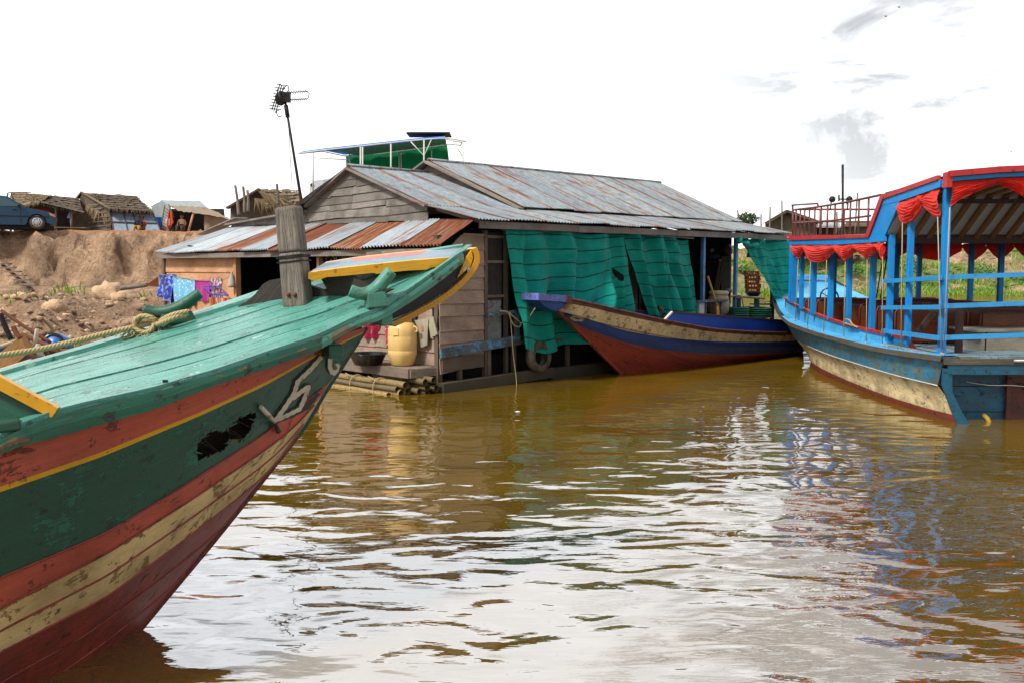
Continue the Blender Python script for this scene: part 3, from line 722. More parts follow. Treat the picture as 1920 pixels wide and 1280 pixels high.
# gunwale edge board (near side) and its top
TOP = [(-60, 856, 1.12), (0, 822, 1.07), (40, 803, 1.03), (107, 776, .97), (300, 731, .82), (400, 702, .72), (500, 667, .61), (600, 634, .50), (662, 603, .43), (715, 583, .37), (780, 540, .28), (846, 492, .18), (868, 474, .12)]
BOT = [(-60, 878, 1.13), (0, 850, 1.08), (40, 834, 1.04), (107, 818, .98), (300, 763, .83), (400, 722, .73), (500, 690, .62), (600, 655, .51), (662, 617, .44), (715, 600, .38), (780, 560, .29), (846, 512, .19), (868, 490, .13)]
def edge(cv, n=70):
    out = []
    for i in range(n + 1):
        x = lerp(cv[0][0], cv[-1][0], i / n); y, b = interp(cv, x); y0, b0 = interp(cv, max(cv[0][0], x - 14)); y1, b1 = interp(cv, min(cv[-1][0], x + 14))
        out.append(GB(x, (y0 + 2 * y + y1) / 4, (b0 + 2 * b + b1) / 4))
    d = (out[0] - out[1]).normalized(); aft = [out[0] - GH * .35 * k + ZU * max(-.15, -.03 * k) for k in range(AFT, 0, -1)]
    return aft + out
eT, eB = edge(TOP), edge(BOT)
g = MB(); o_ = -GN * .012
g.grid([[p + o_ for p in eT], [lerp(p, q, .5) + o_ * 1.4 for p, q in zip(eT, eB)], [p + o_ for p in eB], [p + GN * .05 for p in eB]], sm=False, mf=lambda i, j: 1 if j > AFT + 49 else 0)
g.build('gunwale', [GP['trim'], GP['trim_teal']], boat)
# far edge of the deck
FAR = [(-60, 716, 1.10), (0, 697, 1.05), (150, 655, .92), (290, 613, .80), (370, 588, .72), (450, 562, .62), (540, 531, .50), (600, 512, .42), (700, 489, .33), (800, 473, .22), (868, 464, .13)]
FAR = [(a, b, -c) for a, b, c in FAR]
eF = edge(FAR)
def deckrow(v): return [lerp(p, q, v) + ZU * .035 * sin(pi * v) * (1 - i / len(eT)) for i, (p, q) in enumerate(zip(eT, eF))]
# planks run fore and aft; the deck ends at the hatch coaming on the left
dk = MB(); cuts = [0, .095, .20, .315, .43, .55, .665, .78, .885, 1.0]
for k in range(9):
    v0, v1 = cuts[k] + .0065, cuts[k + 1] - .0065; lift = ZU * (.022 if k in (0, 8) else U(-.003, .004))
    j0 = 0 if k in (0, 8) else AFT - 4
    r0, r1 = deckrow(v0)[j0:], deckrow(v1)[j0:]; rr = rg.random(); e0 = U(-.0025, .0025)
    n_ = len(r0); wob = [ZU * (.003 * noise.noise(V((i * .13, k * 5, 0)))) for i in range(n_)]
    P = [[p - ZU * .03 + lift for p in r0], [p + lift + w_ for p, w_ in zip(r0, wob)], [p + lift - w_ for p, w_ in zip(r1, wob)], [p - ZU * .03 + lift for p in r1]]
    acc = [0]
    for i in range(1, n_): acc.append(acc[-1] + (r0[i] - r0[i - 1]).length)
    vv = [0, .03, .03 + (r0[20] - r1[20]).length, .06 + (r0[20] - r1[20]).length]
    dk.grid(P, 0, rr, False, uv=lambda i, j, acc=acc, vv=vv, rr=rr: (acc[j] + rr * 7, vv[i] + rr * 3))
dk.build('deck', GP['deck'], boat)
ub = MB(); ub.grid([[p - ZU * .034 - GN * -.02 for p in deckrow(.02)], [p - ZU * .038 for p in deckrow(.5)], [p - ZU * .034 for p in deckrow(.98)]]); ub.build('seam_backing', GP['black'], boat)  # black sheet under the planks, standing in for the dark in the gaps
fe = MB(); fe.grid([[p for p in eF], [p - ZU * .10 for p in eF]], sm=False); fe.build('gunwale', GP['trim'], boat)
deck_bvh = dk.bvh()
def ondeck(px, py, lift=0):
    d = ray(px, py).normalized(); h = deck_bvh.ray_cast(EYE, d)
    return (h[0] + ZU * lift) if h[0] else None
def onhull(px, py, off=.003):
    d = ray(px, py).normalized(); h = hull_bvh.ray_cast(EYE, d)
    if not h[0]: return None
    n = h[1]; n = n if n.dot(d) < 0 else -n
    return h[0] + n * off
# hatch coaming board with yellow rim at far left
q0 = ondeck(104, 777, .03); p1_ = GB(-70, 684, .80); hb = MB()
hb.prism([GB(104, 779, .93), GB(-70, 690, .86), GB(-70, 860, .86), GB(40, 806, .93)], GN * .03, 0)
hb.build('hatch_coaming', GP['hold'], boat)
hy = MB(); hy.beam(GB(105, 772, .95), GB(-70, 678, .88), .05, .05, ZU, 0, .4); hy.build('coaming_rim', GP['gold'], boat)
hc = MB(); hc.beam(GB(-60, 808, 1.02), GB(38, 792, 1.0), .10, .05, ZU, 0); bevel(hc.build('mooring_block', GP['hold'], boat), .012)
# broken plank edge inside the hole and darkness behind it
ins = MB(); ins.quad(onhull(340, 900) + GN * .35, onhull(520, 830) + GN * .25, onhull(520, 740) + GN * .35, onhull(340, 780) + GN * .5, 0)
ins.build('inner_planking', MAT['base_wood'], boat)
sp = MB(); q = [onhull(x, y, 0) for x, y in [(430, 826), (440, 815), (456, 818), (470, 822), (452, 832), (436, 838)]]
sp.prism([p + GN * .03 for p in q if p], GN * .015, 0); sp.build('splintered_wood', MAT['orange_wood'], boat)
hr_ = MB(); hp = []
for (x0, y0), (x1, y1) in zip(HOLE, HOLE[1:] + HOLE[:1]):
    for k in range(5): x, y = lerp(x0, x1, k / 5), lerp(y0, y1, k / 5); hp.append(GB(x + U(-2.5, 2.5), y + U(-2.5, 2.5), 0))
hq = []
for p in hp:
    d = (p - EYE).normalized(); best = hull_bvh.find_nearest(EYE + d * ((p - EYE).length * .9)); 
    c_ = hull_bvh.ray_cast(EYE, d)[0]; near_ = hull_bvh.find_nearest(c_ if c_ and (c_ - EYE).length < (p - EYE).length * 1.02 else EYE + d * ((p - EYE).length * .88)); hq.append(near_[0])
hq.append(hq[0]); hr_.grid([hq, [p + GN * .028 for p in hq]], sm=False); hr_.build('broken_edge', MAT['base_wood'], boat)
rgd = MB()
for (x0, y0), (x1, y1) in zip(HOLE, HOLE[1:] + HOLE[:1]):
    for k in range(3):
        t_ = (k + rg.random()) / 3; x, y = lerp(x0, x1, t_), lerp(y0, y1, t_); p = onhull(x + U(-3, 3), y + U(-4, 4), .0)
        if p and abs((p - GB(420, 815, .45)).length) < .6: rgd.beam(p, p + GH * U(-.05, .05) + GN * U(.01, .03) + ZU * U(-.02, .02), .006, .012, ZU, 0, w2=.001, h2=.003)
rgd.parts('splinter', GP['green'], boat)
# painted marks on the bow: white angular figure with a dark outline
def stroke(mb, pts, w0, off, m=0, k=10):
    P = []
    for (ax, ay), (bx, by) in zip(pts, pts[1:]):
        for i in range(k): P.append((lerp(ax, bx, i / k), lerp(ay, by, i / k)))
    P.append(pts[-1]); a_, b2 = [], []
    for i, (x, y) in enumerate(P):
        x0, y0 = P[max(i - 1, 0)]; x1, y1 = P[min(i + 1, len(P) - 1)]; dx, dy = x1 - x0, y1 - y0; l_ = math.hypot(dx, dy) or 1
        wv = w0 * (1 + .12 * sin(i * 1.3)) / 2; u = onhull(x - dy / l_ * wv, y + dx / l_ * wv, off); v = onhull(x + dy / l_ * wv, y - dx / l_ * wv, off)
        if u and v: a_.append(u); b2.append(v)
    if len(a_) > 1: mb.grid([a_, b2], m, .4, False)
G_ = [(601, 667), (580, 691), (556, 714), (549, 736), (532, 762), (514, 786), (538, 776), (560, 765), (570, 742), (577, 722), (561, 733), (546, 746)]
mk = MB(); stroke(mk, G_, 13, .005, 1); stroke(mk, [(510, 790), (545, 778), (575, 762), (596, 735)], 9, .004, 1); stroke(mk, G_, 8, .009, 0)
mk.build('painted_mark', [GP['white'], GP['black']], boat)
# carved scroll near the stem
sc_ = MB(); P = [onhull(x, y, .012) for x, y in [(616, 660), (612, 672), (612, 688), (617, 699), (625, 702), (632, 694), (635, 683), (631, 678), (626, 680), (621, 676), (619, 664)]]
if all(P): sc_.prism(P, GN * .03, 0)
sc_.build('bow_scroll', GP['white'], boat)
sc_ = MB(); P = [onhull(x, y, .019) for x, y in [(622, 671), (620, 682), (623, 690), (628, 688), (627, 684), (624, 680)]]
if all(P): sc_.prism(P, GN * .01, 0)
sc_.build('bow_scroll_inlay', GP['green'], boat)
# iron pin hanging beside the hole
pn = MB(); a, b2, c2 = onhull(484, 759, .02), onhull(507, 786, .03), onhull(517, 806, .02); pn.tube([a, lerp(a, b2, .5), b2], [.012, .014, .010], 8, 0); pn.tube([b2, c2], [.010, .016], 6, 1)
pn.build('iron_pin', [GP['white'], MAT['dark_metal']], boat)
# square beam ends poking out beneath the deck
for (x0, y0, x1, y1, b0, s_) in [(628, 658, 612, 645, .33, .085), (722, 600, 716, 588, .30, .07)]:
    e = MB(); p = GB(x0, y0, b0); e.beam(p - GN * .03, p + GN * .5, s_, s_ * .95, ZU, 0); bevel(e.build('beam_end', GP['trim'], boat), .012)
e = MB(); e.prism([GB(x, y, .36) for x, y in [(716, 596), (735, 586), (737, 604), (728, 611), (716, 608)]], GN * .08, 0); e.build('deck_knee', GP['trim_teal'], boat)
# bow head: dark carved board under the tip with a yellow rim
fin_out = [(700, 612), (728, 602), (762, 588), (800, 568), (838, 545), (866, 521), (882, 500), (886, 484), (882, 468), (845, 480), (770, 530), (700, 590)]
e = MB(); e.prism([GB(x, y, .035) for x, y in fin_out], GN * .07, 0); e.build('bow_head', GP['black'], boat)
e = MB(); rim = path([GB(x, y, .0) for x, y in [(733, 607), (765, 592), (802, 572), (838, 549), (866, 524), (883, 501), (888, 484), (883, 466)]], 6)
for p, q in zip(rim, rim[1:]): e.beam(p, q + (q - p) * .08, .125, .034, ZU, 0, .4)
e.build('bow_rim', GP['gold'], boat)
e = MB(); e.prism([GB(x, y, .055) for x, y in [(884, 470), (887, 484), (882, 500), (858, 521), (872, 488)]], GN * .11, 0); e.build('bow_cheek', GP['gold'], boat)
e = MB(); e.prism([GB(x, y, .058) for x, y in [(876, 505), (882, 498), (883, 508), (877, 514)]], GN * .002, 0); e.prism([GB(x, y, .058) for x, y in [(868, 506), (874, 498), (875, 503), (869, 512)]], GN * .002, 0); e.build('chipped_paint', GP['white'], boat)
# raised painted seat panel at the tip
nT = [(578, 512, .10), (640, 503, .10), (703, 496, .10), (770, 489, .10), (845, 484, .12)]
fT = [(612, 491, -.30), (668, 482, -.28), (740, 474, -.24), (805, 468, -.2), (872, 463, -.12)]
pn_ = [GB(*q) for q in nT]; pf = [GB(*q) for q in fT]
e = MB(); e.grid([[p for p in pn_], [lerp(a, b, .10) for a, b in zip(pn_, pf)]], 3, sm=False)
e.grid([[lerp(a, b, .10) for a, b in zip(pn_, pf)], [lerp(a, b, .5) for a, b in zip(pn_, pf)]], 0, sm=False, mf=lambda i, j: [0, 2, 2, 0][j])
e.grid([[lerp(a, b, .5) for a, b in zip(pn_, pf)], [lerp(a, b, .90) for a, b in zip(pn_, pf)]], 0, sm=False, mf=lambda i, j: [0, 1, 1, 0][j])
e.grid([[lerp(a, b, .90) for a, b in zip(pn_, pf)], [p for p in pf]], 3, sm=False); e.grid([[p - ZU * .03 for p in pn_], [p - ZU * .03 for p in pf]], 3, sm=False)
e.build('seat_panel', [GP['panel'], GP['panel_red'], GP['panel_teal'], GP['gold']], boat)
e = MB(); lo = [(578, 523), (592, 528), (602, 524), (612, 520), (640, 518), (700, 512), (706, 514), (760, 508), (800, 506), (808, 502), (845, 498)]
up = [(578, 511), (592, 510), (602, 508), (612, 507), (640, 503), (700, 496), (706, 496), (760, 490), (800, 487), (808, 486), (845, 483)]
e.grid([[GB(x, y, .125) for x, y in up], [GB(x, y, .125) for x, y in lo], [GB(x, y, .09) for x, y in lo]], sm=False); e.build('seat_rim', GP['gold'], boat)
e = MB(); e.beam(GB(848, 492, .13), GB(880, 467, -.16), .04, .06, ZU, 0); bevel(e.build('tip_batten', GP['trim_teal'], boat), .006)
# carved black foot boards
Pa = ondeck(452, 575) or GB(450, 575, -.6); Pb = ondeck(682, 558) or GB(682, 558, 0); Pa, Pb = Pa + (Pa - Pb) * .05, Pb; dd = (Pb - Pa); dd.z = 0; nn = dd.normalized().cross(ZU)
def FP(x, y, o=0): return PN(x, y, Pa + nn * o, nn)
for ol in [[(443, 579), (447, 574), (462, 566), (478, 552), (492, 534), (505, 526), (520, 523), (545, 524), (552, 530), (552, 572), (500, 577), (470, 579)],
           [(570, 532), (590, 539), (606, 545), (612, 541), (606, 530), (602, 524), (612, 514), (628, 511), (645, 513), (662, 520), (680, 530), (692, 538), (706, 541), (735, 542), (715, 552), (682, 560), (640, 563), (572, 569)]]:
    e = MB(); e.prism([FP(x, y) for x, y in ol], nn * -.045, 0); e.build('carved_foot_board', MAT['black_wood'], boat)
# mooring post
e = MB(); A = FP(560, 578, .07); B = FP(541, 388, .07); e.beam(A, lerp(A, B, .55), .155, .11, nn, 0, .3, .15, .10); e.beam(lerp(A, B, .55), B, .15, .10, nn, 0, .3, .142, .095)
pst = bevel(e.build('mooring_post', MAT['post_wood'], boat), .018, 3)
ad = (B - A).normalized(); sx = ad.cross(nn).normalized()
e = MB()
for t_ in (.46, .50, .515): c = lerp(A, B, t_); w_, d_ = .079, .054; e.tube([c + sx * i + nn * j for i, j in [(-w_, -d_), (w_, -d_), (w_, d_), (-w_, d_), (-w_, -d_)]], .005, 6, 0)
e.build('wire_wrap', MAT['dark_metal'], pst)
for x_, y_ in [(541, 553), (553, 553)]: e = MB(); c = FP(x_, y_, .128); e.ball(c, .014, (1, 1, 1), 8); e.build('bolt', MAT['rusty'], pst)
# twin-armed cleats
def cleat(name, pts, rad, base, mat, lb=None):
    e = MB(); e.tube(path([V(p) for p in pts], 5), [lerp(rad[int(i / 5)], rad[min(len(rad) - 1, int(i / 5) + 1)], (i % 5) / 5) for i in range((len(pts) - 1) * 5 + 1)], 12, 0, .4)
    e.beam(base[0], base[1], base[2], base[3], GN, 0, .4, base[2] * .8, base[3] * .8)
    o = e.build(name, mat, boat, label=lb); return bevel(o, .008)
cb = ondeck(704, 574) or GB(704, 574, .32)
d0 = cb.y
cleat('cleat', [PY(656, 545, d0 - .03), PY(676, 551, d0 - .02), PY(697, 548, d0), PY(713, 534, d0 + .02), PY(734, 508, d0 + .03)], [.036, .034, .042, .040, .036], (PY(706, 577, d0), PY(703, 548, d0), .125, .085), GP['trim_teal'])
cf = ondeck(335, 600) or GB(335, 600, -.7); d1 = cf.y
cleat('cleat', [PY(270, 579, d1 - .02), PY(290, 585, d1 - .01), PY(318, 583, d1), PY(345, 571, d1 + .01), PY(376, 549, d1 + .02)], [.030, .036, .040, .038, .032], (PY(333, 606, d1), PY(330, 586, d1), .22, .09), GP['trim'])
# small fittings on the deck
e = MB(); p = ondeck(310, 716); e.box(p + ZU * .006, .022, .012, .012, 0); e.build('deck_nail', MAT['dark_metal'], boat)
# the mooring rope round the far cleat, running off to the left
rp = MB(); pts = [PY(352, 588, d1 - .09), PY(330, 594, d1 - .13), PY(308, 603, d1 - .12), PY(296, 608, d1 - .07), PY(284, 606, d1 - .03), PY(262, 611, d1 - .05), PY(235, 617, d1 - .1), PY(195, 626, d1 - .18), PY(140, 640, d1 - .3), PY(70, 655, d1 - .45), PY(0, 666, d1 - .6), PY(-80, 680, d1 - .8)]
rp.tube(path(pts, 8), .0165, 10, 0)
for k in range(2): rp.tube(path([PY(353 - 3 * k, 584 + 7 * k, d1 - .1), PY(325, 590 + 7 * k, d1 - .13), PY(303 + 3 * k, 601 + 7 * k, d1 - .09), PY(306, 606, d1 + .05)], 6), .0155, 10, 0)
kn = PY(274, 607, d1 - .05)
for k in range(5): a = k * 1.25; rp.tube(path([kn + V((.06 * cos(a + j * 1.1), .035 * sin(a * 1.7 + j), .05 * sin(a + j * 1.1))) for j in range(7)], 5), .0135, 8, 0)
rp.build('mooring_rope', MAT['rope'], label='thick pale manila rope knotted round the dark green cleat of the foreground boat', cat='rope')
fr_ = MB()
for k in range(26):
    c = [PY(290, 606, d1 - .08), PY(258, 613, d1 - .06), PY(246, 612, d1 - .07)][k % 3]; fr_.tube(path([c, c + V((U(-.06, .04), U(-.03, .03), U(-.06, -.01))), c + V((U(-.1, .05), U(-.05, .03), U(-.12, -.05)))], 4), .0035, 5, 0)
fr_.build('frayed_strands', MAT['rope'], label='frayed loose strands hanging from the knot of the manila rope', cat='rope end')
# ---------------------------------------------------------------- the floating timber house
hs = thing('floating_house', 'weathered timber floating house with grey tin roof and rusty striped lean-to roof in front', 'house', H(4, 4, 0))
def sg(w): return .6 + .12 * w
def part(mb, name, mat, par=hs, **k): return mb.build(name, mat, par, **k)
# --- roofs
b = MB(); seq = [.78, .2, .99, .12, .80, .1, .84, .3, .42, .25, .5]
corrugated(b, H(-.18, -.24, 2.31), H(-.18, 9.95, 2.31), H(1.85, 9.95, 2.97), H(.62, -.24, 2.765), 1.0, rf=lambda k: seq[k % 11], ragged=.06, lift=.014, amp=.021, lam=.085)
part(b, 'lean_to_roof', MAT['zinc_lean'])
b = MB(); corrugated(b, H(.60, 1.0, 3.055), H(3.5, 1.0, 3.055), H(3.5, 3.78, 3.93), H(.95, 3.78, 3.93), .82, lift=.004); part(b, 'roof', MAT['zinc'])
b = MB(); corrugated(b, H(2.95, 1.0, 3.12), H(10.75, 1.0, 3.10), H(11.15, 3.78, 4.24), H(3.02, 3.78, 4.20), .82, lift=.006); part(b, 'roof', MAT['zinc'])
b = MB(); corrugated(b, H(.50, -.36, 2.765), H(10.75, -.36, 2.775), H(10.75, 1.45, 3.16), H(.60, 1.45, 3.145), .82, lift=.008, ragged=.03); part(b, 'verandah_roof', MAT['zinc'])
b = MB(); corrugated(b, H(3.4, 6.2, 3.1), H(.95, 5.9, 3.2), H(.95, 3.78, 3.93), H(3.4, 3.78, 3.93), .82); corrugated(b, H(10.9, 6.6, 3.05), H(3.02, 6.6, 3.05), H(3.02, 3.78, 4.20), H(11.15, 3.78, 4.24), .82)
corrugated(b, H(11, 9.9, 2.75), H(1.8, 9.9, 2.95), H(1.3, 5.85, 3.16), H(11, 5.85, 3.1), .82); part(b, 'rear_roof', MAT['zinc'])
b = MB(); b.tube([H(.95, 3.78, 3.955), H(3.0, 3.78, 3.96)], .03, 8); b.tube([H(2.98, 3.78, 4.225), H(11.15, 3.78, 4.265)], .03, 8); b.parts('ridge_cap', MAT['zinc'], hs)
# --- gables
b = MB(); fr = lambda u, v, o: H(sg(u) - o, u, v)
siding(b, [(1.05, 2.80), (5.5, 2.90), (5.82, 3.2), (3.78, 3.88), (1.08, 3.06)], fr, .155, joints=(2.3, 3.6, 4.6), jit=.022, lap=.02)
siding(b, [(5.5, 2.92), (9.85, 2.99), (9.85, 3.05), (5.82, 3.18)], fr, .14, joints=(7, 8.5), jit=.02)
part(b, 'gable', MAT['gable_wood'])
b = MB(); fr2 = lambda u, v, o: H(3.05 - o, u, v); siding(b, [(1.1, 3.1), (6.2, 3.1), (3.78, 4.12)], fr2, .16); part(b, 'gable', MAT['grey_wood'])
b = MB(); k = .07
b.beam(H(sg(3.78) - k, 3.78, 3.89), H(sg(1.0) - k, 1.0, 3.03), .04, .15, HS); b.beam(H(sg(3.78) - k, 3.78, 3.89), H(sg(5.85) - k, 5.85, 3.17), .04, .15, HS)
b.beam(H(sg(5.7) - k - .04, 5.6, 3.16), H(sg(9.9) - k, 9.95, 3.03), .04, .17, HS)
b.beam(H(2.93, 3.78, 4.17), H(2.93, 1.0, 3.08), .04, .14, HS); b.beam(H(2.93, 3.78, 4.17), H(2.93, 6.4, 3.1), .04, .14, HS); b.parts('barge_board', MAT['trim_wood'], hs)
b = MB()
ee = [0.66, 1.9, 3.1, 4.6, 6.2, 7.8, 9.3, 10.65]
for a_, c_ in zip(ee, ee[1:]): b.beam(H(a_ + .004, -.27, 2.675 + U(-.004, .004)), H(c_, -.27, 2.68), .025, .115, ZU)
ee = [-.1, 1.3, 3.2, 5.2, 7.4, 9.85]
for a_, c_ in zip(ee, ee[1:]): b.beam(H(-.1, a_ + .004, 2.235), H(-.1, c_, 2.235), .03, .10, ZU)
b.beam(H(sg(1) + .1, .95, 3.0), H(.8, -.3, 2.70), .05, .07, ZU)
b.parts('fascia_board', MAT['trim_wood'], hs)
# rafters under the eaves
b = MB()
for i in range(14): s_ = .9 + i * .75; b.beam(H(s_, -.25, 2.70), H(s_, 1.1, 2.995), .045, .06)
for i in range(12): w_ = .1 + i * .87; b.beam(H(-.08, w_, 2.25), H(sg(w_) - .02, w_, 2.68), .045, .06)
b.parts('rafter', MAT['base_wood'], hs)
# --- walls
b = MB(); fr = lambda u, v, o: H(u, -o, v)
siding(b, [(0.02, .30), (.98, .40), (1.0, 2.55), (.55, 2.55), (0.02, 2.17)], fr, .215, lap=.022, jit=.012)
part(b, 'side_wall', MAT['pink_wood'])
b = MB(); fr = lambda u, v, o: H(.10 - o, u, v)
siding(b, [(.0, .42), (3.4, .42), (3.4, 1.72), (.0, 1.72)], fr, .235, lap=.02, jit=.01, joints=(1.6,)); part(b, 'front_wall', MAT['pink_wood'])
b = MB(); siding(b, [(6.6, .30), (9.85, .30), (9.85, 2.19), (6.6, 2.19)], fr, .50, lap=.022, jit=.01); part(b, 'end_wall', MAT['orange_wood'])
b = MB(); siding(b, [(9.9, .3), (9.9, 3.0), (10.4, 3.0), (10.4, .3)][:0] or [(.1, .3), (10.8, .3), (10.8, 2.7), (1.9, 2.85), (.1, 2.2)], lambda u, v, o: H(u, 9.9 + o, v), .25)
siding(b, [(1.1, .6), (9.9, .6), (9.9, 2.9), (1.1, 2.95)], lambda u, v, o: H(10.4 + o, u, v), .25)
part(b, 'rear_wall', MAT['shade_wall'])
b = MB()   # inner partitions, coloured dark for the unlit rooms
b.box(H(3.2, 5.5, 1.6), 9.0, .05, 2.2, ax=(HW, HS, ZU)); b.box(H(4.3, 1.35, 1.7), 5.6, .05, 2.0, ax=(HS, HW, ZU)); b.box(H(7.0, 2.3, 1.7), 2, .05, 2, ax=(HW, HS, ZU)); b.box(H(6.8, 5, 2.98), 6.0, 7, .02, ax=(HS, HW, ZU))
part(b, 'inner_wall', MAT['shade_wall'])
b = MB(); b.box(H(5.7, 5.2, .66), 9.4, 9.0, .08, ax=(HS, HW, ZU)); b.box(H(.55, 4.95, .36), .9, 9.8, .08, ax=(HS, HW, ZU)); b.box(H(5.6, .35, .69), 9.4, .9, .05, ax=(HS, HW, ZU)); part(b, 'floor', MAT['base_wood'])
# corner and opening posts
def post(s, w_, z0, z1, t_, mat='base_wood', nm='post', mat2=None):
    q = MB(); q.beam(H(s, w_, z0), H(s, w_, z1), t_, t_, HS); return part(q, nm, mat2 or MAT[mat])
post(.06, .06, -.2, 2.5, .09); post(.08, 3.45, .1, 2.25, .08, 'orange_wood'); post(.06, 6.50, .1, 2.25, .11, 'orange_wood'); post(.06, 2.1, 1.7, 2.25, .06, 'orange_wood'); post(.08, 9.9, -.2, 2.2, .09)
post(1.04, .0, .1, 2.6, .07); post(1.55, .02, .1, 2.66, .06); post(3.3, .05, .6, 2.7, .07); post(5.2, .05, .6, 2.7, .07)
for px, mt in ((1318, MAT['blue_post']), (1379, MAT['blue_post'])):
    s_ = swz(Hw(px, 500, -.02))[0]; post(s_, -.02, .7, 2.68, .075, mat2=mt, nm='post')
post(10.45, -.02, .6, 2.68, .08)
# shutter and pale panel beside the side wall
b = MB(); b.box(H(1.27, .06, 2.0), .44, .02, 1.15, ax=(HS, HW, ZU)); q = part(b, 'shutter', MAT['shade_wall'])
b = MB()
for z in (1.50, 2.08, 2.50): b.box(H(1.27, .035, z), .50, .03, .045, ax=(HS, HW, ZU))
b.parts('shutter_batten', MAT['grey_wood'], q)
b = MB(); b.box(H(1.25, .06, 1.1), .44, .02, .78, ax=(HS, HW, ZU)); part(b, 'lower_panel', paint('panel_grey', '#87898a', '#3a3836', .45, .5, .6, hi='#9a9c9c', scratch=False))
# blue rail and lower boards at the corner
blw = paint('rail_blue', '#3f8fc2', '#544a3d', .80, .45, .5, hi='#6aa3c8'); 
b = MB(); b.beam(H(1.0, -.10, 1.20), H(1.72, -.12, 1.235), .07, .05); part(b, 'rail', blw)
b = MB(); b.beam(H(1.70, -.10, .75), H(1.70, -.10, 1.21), .075, .075, HS); part(b, 'post', blw)
b = MB(); b.beam(H(.0, -.07, .63), H(1.78, -.09, .74), .05, .155, ZU, 0, .9); part(b, 'skirting_board', blw)
b = MB()
for a_, c_ in [((.05, .43), (.95, .45)), ]: b.beam(H(a_[0], -.05, a_[1]), H(c_[0], -.05, c_[1]), .03, .22)
for s_ in (.45, 1.1, 1.7, 2.4, 3.1): b.beam(H(s_, -.02, -.1), H(s_, -.02, .7), .06, .07, HS)
b.parts('underframe_board', MAT['base_wood'], hs)
b = MB(); b.beam(H(-.05, -.12, .06), H(2.6, -.08, .12), .16, .18); b.beam(H(2.62, .0, .08), H(10.5, .2, .08), .16, .2); b.beam(H(.3, -.05, .05), H(.3, 9.8, .05), .2, .2); b.beam(H(.0, 9.8, .05), H(10.6, 9.8, .05), .2, .2); b.beam(H(10.5, .2, .05), H(10.5, 9.8, .05), .2, .2)
b.parts('float_beam', MAT['base_wood'], hs)
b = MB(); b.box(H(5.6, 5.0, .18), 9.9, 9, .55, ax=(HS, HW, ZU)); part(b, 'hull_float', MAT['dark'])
# curtain pole
b = MB(); b.tube([Hw(1160, 436, -.2), Hw(1300, 447, -.2)], .022, 7); b.tube([Hw(940, 431, -.16), Hw(1165, 438, -.16)], .012, 6); b.parts('curtain_pole', MAT['trim_wood'], hs)
# --- platform in front with bamboo floats
pf = thing('washing_platform', 'low plank platform at the waterline below the pink board wall, carrying the cream drum', 'platform', H(-.3, 1.5, 0))
b = MB()
for k in range(5): s_ = -.44 + k * .13; b.beam(H(s_, .08 + U(0, .05), .375), H(s_, 4.2, .375), .12, .04, ZU)
b.parts('deck_board', MAT['grey_wood'], pf)
b = MB(); b.beam(H(-.515, .10, .325), H(-.515, 4.2, .325), .03, .15); b.beam(H(-.5, .08, .32), H(.05, .08, .32), .03, .13); b.parts('edge_board', MAT['grey_wood'], pf)
b = MB()
for s_, w_ in [(-.4, .3), (-.4, 1.6), (-.4, 3), (0, .3), (0, 2), (0, 3.8)]: b.beam(H(s_, w_, -.2), H(s_, w_, .35), .08, .08, HS)
b.parts('stilt', MAT['base_wood'], pf)
bb = thing('bamboo_float', 'bundle of pale bamboo poles tied with rope, floating beneath the washing platform', 'bamboo bundle', H(-.62, 2, 0))
for i, (ds, z, r, e) in enumerate([(-.64, .16, .052, .02), (-.71, .085, .042, .14), (-.66, .02, .056, .10), (-.56, .06, .05, .06), (-.76, -.01, .045, .3), (-.52, .15, .045, .12)]):
    b = MB(); pts = [H(ds + .015 * sin(j), e + j * .42, z + .008 * sin(j * 1.7 + i)) for j in range(11)]; b.tube(pts, [r * (1 + .10 * (j == 0)) for j in range(11)], 12, 0, rg.random(), cap=False)
    b.lathe(pts[0] + HW * .12, [(r * .99, 0), (.001, 0)], 10, 0); b.build('bamboo_pole', MAT['bamboo'], bb)
for w_ in (.62, 1.25):
    b = MB(); ring = [H(-.64 + .14 * cos(a_), w_ + .07 * sin(a_ * .5), .075 + .15 * sin(a_)) for a_ in [i * pi / 7 for i in range(15)]]; b.tube(ring, .010, 6)
    b.tube([ring[5], ring[5] + HW * .2 + ZU * .05], .008, 5); b.tube(path([H(-.80, w_ + .03, .02), H(-.83, w_ + .04, -.1)], 3), .009, 5); b.build('lashing', MAT['rope'], bb)
b2 = thing('bamboo_float', 'short dark bamboo stubs sticking out at the corner of the house by the platform', 'bamboo bundle', H(-.3, .1, 0))
for ds, z, w_ in [(-.36, .20, -.12), (-.30, .10, -.1), (-.22, .22, -.16), (-.42, .05, -.05), (-.15, .08, -.14), (-.26, .02, -.05)]:
    b = MB(); b.tube([H(ds, w_, z), H(ds, 1.2, z)], .052, 12, 0, .95, cap=False); b.lathe(H(ds, w_ + .1, z), [(.05, 0), (.001, 0)], 10, 0); b.build('bamboo_pole', MAT['bamboo'], b2)
